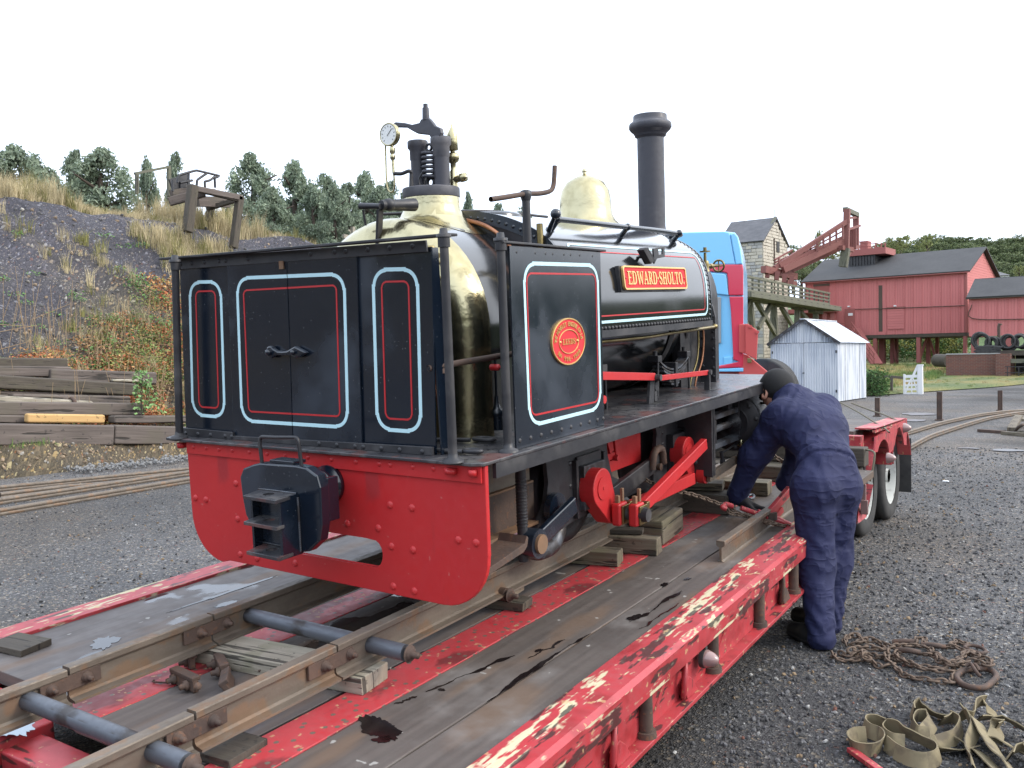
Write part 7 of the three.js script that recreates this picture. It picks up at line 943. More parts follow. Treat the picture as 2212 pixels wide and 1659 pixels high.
  // outside cranks and rods, red
  const crank = (z, y, px, pz, py) => { const c = P('crank', [ext(arcHull([z, y], 0.088, [pz, py], 0.05), 0.075, 'x', 0.478, 0.004)], M.red); P('axle_end', [C(0.052, 0.052, 0.006, 0.5545, y, z, 'x', 28), C(0.008, 0.008, 0.004, 0.558, y, z, 'x', 10)], M.red, c); return c; };
  function arcHull(a, ra, b, rb) { // outline of two circles joined by tangents
    const d = Math.atan2(b[1] - a[1], b[0] - a[0]), L = Math.hypot(b[0] - a[0], b[1] - a[1]), k = Math.acos((ra - rb) / L), o = []; for (let i = 0; i <= 18; i++) { const t = d + k + (2 * Math.PI - 2 * k) * i / 18; o.push([a[0] + ra * Math.cos(t), a[1] + ra * Math.sin(t)]); } for (let i = 0; i <= 10; i++) { const t = d - k + 2 * k * i / 10; o.push([b[0] + rb * Math.cos(t), b[1] + rb * Math.sin(t)]); } return o; }
  crank(-1.17, -0.325, 0, -1.26, -0.455); crank(-2.15, -0.325, 0, -2.24, -0.455);
  P('crank_pin', [C(0.03, 0.03, 0.2, 0.62, -0.455, -1.28, 'x', 16)], M.matt);
  const rodPart = (x, p, q, h, w) => bar(V(x, p[1], p[0]), V(x, q[1], q[0]), w, h, { bv: 0.005 });
  const cr = P('coupling_rod', [rodPart(0.585, [-1.3, -0.45], [-2.12, -0.452], 0.062, 0.03), B(0.046, 0.104, 0.085, 0.585, -0.455, -1.262, { bv: 0.012 }), C(0.05, 0.05, 0.04, 0.585, -0.455, -2.26, 'x', 20)], M.red);
  const kr = P('connecting_rod', [rodPart(0.652, [-1.33, -0.445], [-2.12, -0.262], 0.058, 0.034), B(0.046, 0.104, 0.085, 0.66, -0.455, -1.282, { bv: 0.012 })], M.red);
  for (const [x, z, par] of [[0.585, -1.265, cr], [0.66, -1.285, kr]]) { P('big_end_brass', [B(0.055, 0.09, 0.03, x + 0.002, -0.455, z - 0.062, { bv: 0.004 }), B(0.01, 0.085, 0.075, x + 0.028, -0.457, z - 0.005, { bv: 0.003 })], M.brassDull, par); P('cotter', [B(0.014, 0.07, 0.016, x, -0.38, z - 0.025, { bv: 0.002 }), B(0.02, 0.035, 0.02, x, -0.388, z + 0.02, { bv: 0.003 }), C(0.009, 0.009, 0.03, x, -0.385, z + 0.02, 'y', 8)], M.rustPale, par); }
  P('pin_washer', [C(0.034, 0.034, 0.012, 0.697, -0.455, -1.285, 'x', 18), C(0.024, 0.026, 0.016, 0.708, -0.455, -1.285, 'x', 16)], M.steelBlue, kr);
  // between the frames: red stretcher seen through the opening; lifting-link bar
  P('frame_stretcher', [B(0.012, 0.26, 0.38, 0.40, -0.2, -1.68, { bv: 0.003 }), B(0.02, 0.03, 0.18, 0.43, -0.24, -1.47)], M.red); P('valve_link', [bar(V(0.43, -0.08, -1.42), V(0.43, -0.26, -1.5), 0.012, 0.022), bar(V(0.44, -0.09, -1.5), V(0.44, -0.26, -1.53), 0.012, 0.02), C(0.014, 0.014, 0.03, 0.45, -0.25, -1.5, 'x', 10)], M.red);
  P('equalising_beam', [bar(V(0.47, -0.43, -1.32), V(0.47, -0.33, -1.96), 0.028, 0.085, { bv: 0.006 }), B(0.02, 0.08, 0.5, 0.445, -0.42, -1.62)], M.matt);
  P('beam_hook', [tube([V(0.49, -0.36, -1.82), V(0.495, -0.29, -1.83), V(0.495, -0.265, -1.87), V(0.495, -0.275, -1.93), V(0.495, -0.35, -1.95)], 0.02, 8), C(0.02, 0.014, 0.03, 0.49, -0.36, -1.9, 'x', 8)], M.rust);
  // motion plate, slide bars, cylinder
  const mp = P('motion_plate', [ext([[0.45, -0.05], [0.655, -0.05], [0.655, -0.462], [0.57, -0.455], [0.52, -0.43], [0.5, -0.35], [0.5, -0.2], [0.45, -0.2]], 0.02, 'z', -2.24, 0.002), B(0.012, 0.4, 0.02, 0.652, -0.255, -2.25)], M.matt);
  heads('bolt', mp, M.matt, 0.018, '+z', [[0.545, -0.12, -2.219], [0.555, -0.385, -2.219]]);
  const cy = P('cylinder', [C(0.15, 0.15, 0.45, 0.585, -0.235, -2.96, 'z', 32), lathe([[0.0, 0.012], [0.09, 0.012], [0.095, 0.02], [0.1, 0.006], [0.165, 0.006], [0.168, -0.02], [0.12, -0.02]], 0.585, -0.235, -2.735, 'z', 36)], M.matt);
  heads('bolt', cy, M.matt, 0.014, '+z', [80, 45, 12, -20, -52, -85, 115].map(a => [0.585 + 0.142 * Math.cos(a * Math.PI / 180), -0.235 + 0.142 * Math.sin(a * Math.PI / 180), -2.729]));
  P('cylinder_cover', [C(0.128, 0.128, 0.05, 0.585, -0.235, -3.21, 'z', 32), C(0.1, 0.128, 0.03, 0.585, -0.235, -3.25, 'z', 32)], M.steelBlue);
  P('slide_bar', [B(0.05, 0.03, 0.52, 0.6, -0.155, -2.49, { bv: 0.003 })], M.steelBlue); P('slide_bar', [B(0.05, 0.03, 0.52, 0.6, -0.318, -2.49, { bv: 0.003 })], M.steelBlue);
  P('slide_bar_bracket', [B(0.06, 0.24, 0.03, 0.6, -0.22, -2.73, { bv: 0.003 }), B(0.04, 0.05, 0.06, 0.6, -0.12, -2.6)], M.matt);
  P('piston_rod', [C(0.02, 0.02, 0.36, 0.585, -0.235, -2.56, 'z', 16)], M.steelBlue); P('gland', [lathe([[0.02, 0.05], [0.034, 0.045], [0.034, 0.02], [0.06, 0.015], [0.06, 0]], 0.585, -0.235, -2.72, 'z', 20), C(0.012, 0.012, 0.05, 0.635, -0.235, -2.66, 'z', 6), C(0.012, 0.012, 0.05, 0.535, -0.235, -2.66, 'z', 6)], M.matt);
  P('crosshead', [B(0.07, 0.13, 0.09, 0.59, -0.237, -2.33, { bv: 0.006 })], M.matt);
  P('guard_rail', [bar(V(0.62, -0.47, -2.25), V(0.62, -0.43, -2.85), 0.02, 0.045)], M.rail);
  P('drain_cock', [lathe([[0.01, 0.04], [0.016, 0.02], [0.012, -0.01], [0.018, -0.03], [0.01, -0.06]], 0.64, -0.37, -2.72, 'y', 10), rod(V(0.62, -0.36, -2.72), V(0.68, -0.36, -2.72), 0.01)], M.brass);
  P('drain_link', [rod(V(0.6, -0.38, -2.5), V(0.6, -0.36, -2.75), 0.006), rod(V(0.6, -0.37, -2.5), V(0.6, -0.43, -2.52), 0.01), C(0.018, 0.018, 0.02, 0.6, -0.43, -2.52, 'x', 10), tube([V(0.64, -0.4, -2.74), V(0.65, -0.46, -2.78), V(0.65, -0.47, -2.86)], 0.007, 6)], M.matt);
  // reach rod, its stand, springs above the plate
  P('reach_rod', [bar(V(0.585, 0.20, -0.9), V(0.585, 0.128, -1.66), 0.016, 0.036, { bv: 0.002 })], M.red); P('reach_rod', [bar(V(0.6, 0.12, -1.665), V(0.6, 0.094, -2.32), 0.012, 0.026, { bv: 0.002 })], M.red);
  P('rod_stand', [ext([[-1.61, 0.0], [-1.665, 0.0], [-1.685, 0.13], [-1.635, 0.125]], 0.014, 'x', 0.565), C(0.016, 0.016, 0.04, 0.6, 0.124, -1.665, 'x', 10)], M.matt); P('rod_stand', [B(0.03, 0.1, 0.02, 0.6, 0.05, -2.31, { grain: 'y' }), C(0.014, 0.014, 0.03, 0.605, 0.095, -2.32, 'x', 10)], M.matt); P('plate_eye', [B(0.012, 0.08, 0.03, 0.56, 0.045, -1.72), C(0.022, 0.022, 0.015, 0.565, 0.075, -1.72, 'x', 12)], M.matt);
  P('plate_slot', [B(0.05, 0.001, 0.1, 0.59, 0.0008, -1.66), B(0.05, 0.001, 0.07, 0.62, 0.0008, -2.33)], M.ink, plate);
  for (const zc of [-2.16, -1.17]) {
    const sp = P('spring_hanger', [B(0.075, 0.13, 0.03, 0.452, 0.095, zc, { bv: 0.003 })], M.matt); for (const s of [1, -1]) P('hanger_rod', [B(0.06, 0.035, 0.05, 0.45, 0.192, zc + s * 0.19, { bv: 0.005 }), rod(V(0.47, 0.2, zc + s * 0.2), V(0.47, 0.0, zc + s * 0.21), 0.007), C(0.013, 0.013, 0.03, 0.45, 0.217, zc + s * 0.19, 'y', 8)], M.matt, sp);
    for (let i = 0; i < 7; i++) { const hw = 0.19 - i * 0.023, pts = [], lo = []; for (let k = 0; k <= 10; k++) { const t = -1 + 2 * k / 10, z = zc + hw * t, y = 0.125 - i * 0.0125 + 0.055 * Math.pow(Math.abs(z - zc) / 0.19, 2) + (i ? 0 : 0.004); pts.push([z, y]); lo.unshift([z, y - 0.0095]); } P('spring_leaf', [ext([...pts, ...lo], 0.055, 'x', 0.424)], M.steelBlue, sp); }
  }
  P('brake_cam', [bar(V(0.56, 0.05, -0.9), V(0.56, 0.075, -1.12), 0.016, 0.03), C(0.018, 0.018, 0.05, 0.57, 0.075, -1.13, 'x', 12)], M.red, loco, 'small red lever ahead of the side sheet');
}
// ---------------------------------------------------------------- the man in overalls
const cropD5 = (x, y) => [(1900 + x * 700 / 1290) * 2212 / 2816, (950 + y * 700 / 1290) * 2212 / 2816];
const cropD4 = (x, y) => [(2100 + x * 716 / 2212) * 2212 / 2816, (1650 + y * 716 / 2212) * 2212 / 2816];
const cropZ2 = (x, y) => [(1700 + x * 500 / 2074) * 2212 / 2816, (1050 + y * 500 / 2074) * 2212 / 2816];
function fieldMesh(sdf, lo, hi, cell, polys = 260000) { // marching cubes over a box, cubic cells
  const s = Math.max(hi.x - lo.x, hi.y - lo.y, hi.z - lo.z), c = lo.clone().add(hi).multiplyScalar(0.5), n = Math.min(170, Math.ceil(s / cell)), mc = new MarchingCubes(n, new THREE.MeshBasicMaterial(), false, false, polys), h = s / 2;
  const m = mc.size; mc.isolation = 0; for (let k = 0; k < m; k++) for (let j = 0; j < m; j++) for (let i = 0; i < m; i++) mc.field[i + j * m + k * m * m] = -sdf(c.x + h * (i / m * 2 - 1), c.y + h * (j / m * 2 - 1), c.z + h * (k / m * 2 - 1));
  mc.update(); const N = mc.count, p = new Float32Array(N * 3); for (let i = 0; i < N; i++) { p[i * 3] = c.x + h * mc.positionArray[i * 3]; p[i * 3 + 1] = c.y + h * mc.positionArray[i * 3 + 1]; p[i * 3 + 2] = c.z + h * mc.positionArray[i * 3 + 2]; }
  const g = new THREE.BufferGeometry(); g.setAttribute('position', new THREE.BufferAttribute(p, 3)); const e = cell * 0.5, nn = new Float32Array(N * 3); for (let i = 0; i < N; i++) { const x = p[i * 3], y = p[i * 3 + 1], z = p[i * 3 + 2], v = V(sdf(x + e, y, z) - sdf(x - e, y, z), sdf(x, y + e, z) - sdf(x, y - e, z), sdf(x, y, z + e) - sdf(x, y, z - e)).normalize(); nn[i * 3] = v.x; nn[i * 3 + 1] = v.y; nn[i * 3 + 2] = v.z; }
  g.setAttribute('normal', new THREE.BufferAttribute(nn, 3)); return prep(g, 'y', false);
}
const smin = (a, b, k) => { const h = Math.max(k - Math.abs(a - b), 0) / k; return Math.min(a, b) - h * h * k * 0.25; };
function cap(x, y, z, b) { // tapered capsule [A, B, ra, rb]
  const A = b[0], q = b[1], dx = q.x - A.x, dy = q.y - A.y, dz = q.z - A.z, px = x - A.x, py = y - A.y, pz = z - A.z, t = clamp((px * dx + py * dy + pz * dz) / (dx * dx + dy * dy + dz * dz)); return Math.hypot(px - dx * t, py - dy * t, pz - dz * t) - lerp(b[2], b[3], t);
}
const bones = (L, k) => (x, y, z) => { let d = 9; for (const b of L) d = smin(d, cap(x, y, z, b), k); return d; };
{
  const D0 = 4.93, J = (x, y, o) => at(...cropD5(x, y), D0 + o);
  const heelL = onY(...cropD5(690, 1528), 0.02), toeL = onY(...cropD5(545, 1470), 0.02), heelR = onY(...cropD5(710, 1440), 0.02), toeR = onY(...cropD5(570, 1392), 0.02);
  const dL = Math.hypot(heelL.x, heelL.z), dR = Math.hypot(heelR.x, heelR.z);
  const ankL = at(...cropD5(662, 1468), dL + 0.03), ankR = at(...cropD5(696, 1392), dR + 0.0);
  const kneeL = J(632, 1105, -0.02), kneeR = J(722, 1090, 0.15), hipL = J(625, 725, 0.0), hipR = J(748, 715, 0.12);
  const waist = J(682, 590, 0.1), chest = J(620, 430, 0.28), shL = J(470, 365, 0.30), shR = J(660, 335, 0.46), neck = J(525, 285, 0.42), head = J(432, 230, 0.5), chin = J(415, 275, 0.5);
  const elbL = J(322, 560, 0.38), wrL = J(232, 758, 0.44), elbR = J(560, 520, 0.62), wrR = J(480, 700, 0.62);
  const man = thing('person', 'man in dark blue overalls and black cap bending over the trailer edge to the chain', 'person', V((heelL.x + heelR.x) / 2, 0, (heelL.z + heelR.z) / 2));
  const mid = hipL.clone().lerp(hipR, 0.5), crotch = mid.clone().add(V(0, -0.06, 0));
  const up = (p, x = 0, y = 0, z = 0) => p.clone().add(V(x, y, z));
  const cuffL = up(ankL, 0, -0.02), cuffR = up(ankR, 0, -0.02);
  const sd = shR.clone().sub(shL).setY(0).normalize(), off = (p, k) => p.clone().addScaledVector(sd, k), wL = off(waist, -0.045), wR = off(waist, 0.055), cL = off(chest, -0.055), cR = off(chest, 0.07);
  const cloth = [[hipL, hipR, 0.098, 0.098], [hipL, kneeL, 0.108, 0.092], [kneeL, cuffL, 0.089, 0.068], [hipR, kneeR, 0.106, 0.09], [kneeR, cuffR, 0.088, 0.068], [mid, waist, 0.105, 0.095], [wL, cL, 0.09, 0.12], [wR, cR, 0.09, 0.12], [cL, shL, 0.125, 0.09], [cR, shR, 0.12, 0.085], [shL, shR, 0.095, 0.088], [hipL, wL, 0.105, 0.088], [hipR, wR, 0.105, 0.088], [shL, elbL, 0.092, 0.074], [elbL, wrL, 0.074, 0.06], [shR, elbR, 0.09, 0.07], [elbR, wrR, 0.07, 0.056], [chest, neck, 0.115, 0.085], [neck, neck.clone().lerp(head, 0.5), 0.088, 0.08]];
  const fold = (x, y, z) => {
    const a = fnz(x * 5 + 2 * y, z * 5 + y * 9, 3, 12), leg = y < 0.95 ? 1 : 0.55, r = Math.abs(2 * fnz(x * 4 + z * 3, y * 13 + x * 3 - z * 2, 3, 31) - 1), kn = Math.exp(-Math.pow((y - 0.52) / 0.13, 2)) + 1.4 * Math.exp(-Math.pow((y - 0.13) / 0.11, 2)) + 0.9 * Math.exp(-Math.pow((y - 0.98) / 0.1, 2)) + 0.35;
    const v = Math.abs(2 * fnz(x * 9 + z * 7, y * 2.2 + x * 2, 3, 51) - 1), w = fnz(x * 7, z * 7 + y * 2, 2, 81) - 0.5, sl = (x * 0.8 - z * 0.5), ank = Math.exp(-Math.pow((y - 0.12) / 0.13, 2)), kb = Math.exp(-Math.pow((y - 0.5) / 0.12, 2)), arm = sstep(-1.28, -1.42, x) * sstep(0.75, 0.9, y); return 0.006 * (a - 0.5) + 0.010 * (0.3 - v) * sstep(0.2, 0.6, y) + 0.0035 * ank * Math.sin(y * 75 + sl * 30 + w * 22) + 0.0022 * kb * Math.sin(y * 60 + sl * 34 + w * 20) + 0.0025 * arm * Math.sin(y * 44 - sl * 30 + w * 18) + 0.002 * Math.sin(y * 30 + sl * 26 + w * 14) * sstep(0.55, 0.7, y);
  };
  const wn = waist.clone().sub(chest).normalize(), belt = (x, y, z) => { const t = (x - waist.x) * wn.x + (y - waist.y) * wn.y + (z - waist.z) * wn.z; return (-0.005 * (sstep(-0.03, -0.025, t) - sstep(0.02, 0.025, t)) + 0.006 * Math.exp(-Math.pow((t + 0.034) / 0.008, 2)) + 0.006 * Math.exp(-Math.pow((t - 0.03) / 0.008, 2))) * sstep(0.75, 0.85, y); };
  const core = bones(cloth, 0.06), coverSdf = (x, y, z) => { const d = core(x, y, z); return d > 0.07 || d < -0.07 ? d : d + fold(x, y, z) + belt(x, y, z); };
  const all = cloth.flatMap(b => [b[0], b[1]]), lo = V(Math.min(...all.map(p => p.x)) - 0.22, 0.0, Math.min(...all.map(p => p.z)) - 0.22), hi = V(Math.max(...all.map(p => p.x)) + 0.22, Math.max(...all.map(p => p.y)) + 0.25, Math.max(...all.map(p => p.z)) + 0.22);
  // body: one continuous figure inside the clothes, with the head showing
  const fwd = V(-0.62, -0.55, -0.56).normalize(); // the face looks down at the chain
  const rgt = V().crossVectors(fwd, Y).normalize(), hup = V().crossVectors(rgt, fwd);
  const hp = (r, u, f) => head.clone().addScaledVector(rgt, r).addScaledVector(hup, u).addScaledVector(fwd, f);
  const skin = [...cloth.slice(0, 17).map(b => [b[0], b[1], b[2] * 0.62, b[3] * 0.62]), [neck, head, 0.056, 0.055], [hp(0, 0.02, -0.02), hp(0, 0.0, 0.02), 0.088, 0.082], [hp(0, -0.05, 0.04), hp(0, -0.085, 0.06), 0.05, 0.035], [hp(0, -0.01, 0.09), hp(0, -0.035, 0.108), 0.012, 0.016]];
  const body = part('body', [fieldMesh(bones(skin, 0.03), lo, up(hi, 0, 0.15, 0), 0.013), ...[-1, 1].map(s => prep(new THREE.TorusGeometry(0.022, 0.009, 8, 14).scale(0.8, 1.25, 1)).applyQuaternion(new THREE.Quaternion().setFromUnitVectors(Z, rgt.clone().multiplyScalar(s).addScaledVector(fwd, -0.3).normalize())).translate(...hp(s * 0.086, -0.02, -0.012).toArray())), ...[-1, 1].map(s => prep(new THREE.SphereGeometry(0.012, 8, 6)).translate(...hp(s * 0.032, -0.002, 0.088).toArray()))], M.skin, man);
  part('coverall', [fieldMesh(coverSdf, lo, hi, 0.0105)], M.cotton, man, 'dark blue cotton overalls with a gathered waist');
  // collar stands round the neck; cap with peak
  part('cap', [fieldMesh(bones([[hp(0, 0.03, -0.03), hp(0, 0.026, 0.015), 0.088, 0.085], [hp(0, 0.012, -0.035), hp(0, 0.018, 0.0), 0.088, 0.088], [hp(-0.045, 0.012, 0.095), hp(0.045, 0.012, 0.095), 0.014, 0.014], [hp(-0.03, 0.002, 0.14), hp(0.03, 0.002, 0.14), 0.008, 0.008]], 0.025), up(head, -0.28, -0.28, -0.28), up(head, 0.28, 0.28, 0.28), 0.006)], M.cap, man);
  // gloved left hand gripping the tensioner
  const grip = at(...cropD5(268, 806), D0 + 0.44), hx = grip.clone().sub(wrL).normalize(), hs = at(...cropD5(330, 822), D0 + 0.40).sub(grip).normalize(), hn = V().crossVectors(hx, hs).normalize();
  const hpnt = (a, b, c) => wrL.clone().addScaledVector(hx, a).addScaledVector(hs, b).addScaledVector(hn, c), gl = [[hpnt(-0.02, 0, 0), hpnt(0.03, 0.01, 0), 0.038, 0.036], [hpnt(0.04, -0.015, 0), hpnt(0.085, 0.02, -0.01), 0.03, 0.028], [hpnt(0.03, 0.02, 0), hpnt(0.08, 0.05, -0.01), 0.028, 0.024]];
  [[-0.02, 0.085], [0.004, 0.098], [0.028, 0.092], [0.05, 0.075]].forEach(([o, l], i) => { const a = hpnt(0.075 - 0.008 * Math.abs(i - 1.2), o + 0.02, -0.012), b = a.clone().addScaledVector(hx, l * 0.32).addScaledVector(hs, l * 0.42).addScaledVector(hn, -0.012), c = b.clone().addScaledVector(hs, l * 0.3).addScaledVector(hx, l * 0.02).addScaledVector(hn, 0.022), e = c.clone().addScaledVector(hs, l * 0.12).addScaledVector(hn, 0.02); gl.push([a, b, 0.0115, 0.011], [b, c, 0.011, 0.0105], [c, e, 0.0105, 0.0095]); });
  gl.push([hpnt(0.04, 0.045, 0.015), hpnt(0.075, 0.085, 0.03), 0.015, 0.012], [hpnt(0.075, 0.085, 0.03), hpnt(0.078, 0.115, 0.025), 0.012, 0.01]);
  part('glove', [fieldMesh(bones(gl, 0.012), up(grip, -0.15, -0.15, -0.15), up(grip, 0.15, 0.15, 0.15), 0.0035)], M.glove, man);
  // boots
  for (const [h, t, a] of [[heelL, toeL, ankL], [heelR, toeR, ankR]]) { const d = t.clone().sub(h).setY(0).normalize(), b = [[h.clone().addScaledVector(d, 0.02).setY(0.05), h.clone().addScaledVector(d, 0.12).setY(0.055), 0.042, 0.048], [h.clone().addScaledVector(d, 0.12).setY(0.05), h.clone().addScaledVector(d, 0.235).setY(0.042), 0.05, 0.042], [h.clone().addScaledVector(d, 0.06).setY(0.06), a.clone(), 0.045, 0.04]], f = bones(b, 0.03); part('boot', [fieldMesh((x, y, z) => Math.max(f(x, y, z) - (y < 0.03 ? 0.004 : 0), 0.008 - y), V(Math.min(h.x, t.x) - 0.16, -0.02, Math.min(h.z, t.z) - 0.16), V(Math.max(h.x, t.x) + 0.16, 0.24, Math.max(h.z, t.z) + 0.16), 0.006)], M.boot, man); }
}
// ---------------------------------------------------------------- chains
const LINK = {}; function linkGeo(s) { return LINK[s] ||= prep(new THREE.TorusGeometry(0.0105 * s, 0.0042 * s, 6, 14).scale(1.75, 1, 1)); }
function chainParts(t, pts, s = 1, slack = 0) { // links, each its own mesh, alternate ones turned a quarter
  const c = new THREE.CatmullRomCurve3(pts, false, 'centripetal'), L = c.getLength(), pitch = 0.0275 * s, n = Math.floor(L / pitch), g = linkGeo(s), o = offOf(t);
  for (let i = 0; i < n; i++) { const u = (i + 0.5) / n, p = c.getPointAt(u), d = c.getTangentAt(u), m = new THREE.Mesh(g, M.chain), q = new THREE.Quaternion().setFromUnitVectors(X, d); q.multiply(new THREE.Quaternion().setFromAxisAngle(X, (i % 2 ? Math.PI / 2 : 0) + 0.5 + slack * (R() - 0.5))); m.quaternion.copy(q); m.position.set(p.x - o.x, p.y - o.y, p.z - o.z); m.name = 'link'; m.castShadow = m.receiveShadow = true; t.add(m); }
}
{
  const pl = (x, y, ax, v) => { const p = onPlaneL(...cropZ2(x, y), ax, v); return l2w(p.x, p.y, p.z); };
  const a0 = pl(280, 1110, 'x', 0.47), a1 = pl(580, 1205, 'x', 0.54), a2 = pl(860, 1290, 'x', 0.61), a3 = pl(1190, 1405, 'x', 0.70), e = pl(1950, 1650, 'x', 0.98);
  const t1 = thing('lashing_chain', 'rusty lashing chain running from the engine frame to the red tensioner', 'chain', a3); chainParts(t1, [a0, a1.clone().add(V(0, -0.01, 0)), a2, a3], 1, 0.3);
  const t2 = thing('lashing_chain', 'rusty doubled chain hanging below the red tensioner by the man\'s glove', 'chain', e); chainParts(t2, [pl(1230, 1430, 'x', 0.705), pl(1270, 1490, 'x', 0.72), pl(1480, 1530, 'x', 0.79), pl(1700, 1605, 'x', 0.89), e], 1.05, 0.6); chainParts(t2, [pl(1260, 1425, 'x', 0.71), pl(1380, 1500, 'x', 0.75), pl(1600, 1570, 'x', 0.85), pl(1800, 1615, 'x', 0.93)], 1.0, 0.6);
  const b0 = pl(1760, 830, 'x', 0.62), b1 = pl(2020, 960, 'x', 0.78), t3 = thing('lashing_chain', 'rusty chain sloping down behind the man\'s arm', 'chain', b1); chainParts(t3, [b0, b0.clone().lerp(b1, 0.5).add(V(0, -0.012, 0)), b1], 1.25, 0.4); part('hook', [tube([pl(1890, 920, 'x', 0.7), pl(1930, 900, 'x', 0.71), pl(1980, 930, 'x', 0.73), pl(2000, 990, 'x', 0.74)], 0.016, 8)], M.chain, t3);
  const bd = thing('chain_tensioner', 'red painted chain tensioner with a long lever, held by the man', 'chain tensioner', pl(1700, 1525, 'x', 0.87)), P = (n, g, m) => part(n, g, m, bd);
  P('barrel', [rod(pl(1400, 1440, 'x', 0.76), pl(1960, 1640, 'x', 0.97), 0.014, 0.014, 12), rod(pl(1590, 1490, 'x', 0.83), pl(1690, 1525, 'x', 0.87), 0.019, 0.019, 12), rod(pl(1790, 1560, 'x', 0.9), pl(1960, 1640, 'x', 0.97), 0.019, 0.019, 12)], M.trailRed); P('lever', [bar(pl(1700, 1530, 'x', 0.87), pl(1960, 1225, 'x', 0.93), 0.03, 0.045, { bv: 0.005 }), bar(pl(1740, 1560, 'x', 0.88), pl(1840, 1450, 'x', 0.9), 0.05, 0.03)], M.trailRed); P('ratchet', [C(0.038, 0.038, 0.04, 0, 0, 0, 'y', 16)].map(g => { const p = pl(1735, 1530, 'x', 0.88); return g.translate(p.x, p.y, p.z); }), M.rust); P('end_hook', [tube([pl(1300, 1420, 'x', 0.73), pl(1230, 1400, 'x', 0.71), pl(1190, 1430, 'x', 0.705), pl(1230, 1450, 'x', 0.72)], 0.015, 8)], M.trailRed);
  lone('shackle', [tube([pl(1480, 1300, 'y', DK + 0.02), pl(1540, 1290, 'y', DK + 0.02), pl(1545, 1325, 'y', DK + 0.02), pl(1490, 1335, 'y', DK + 0.02)], 0.009, 6, true)], M.steelBlue, 'steel ring lying on the deck behind the glove', 'ring');
}
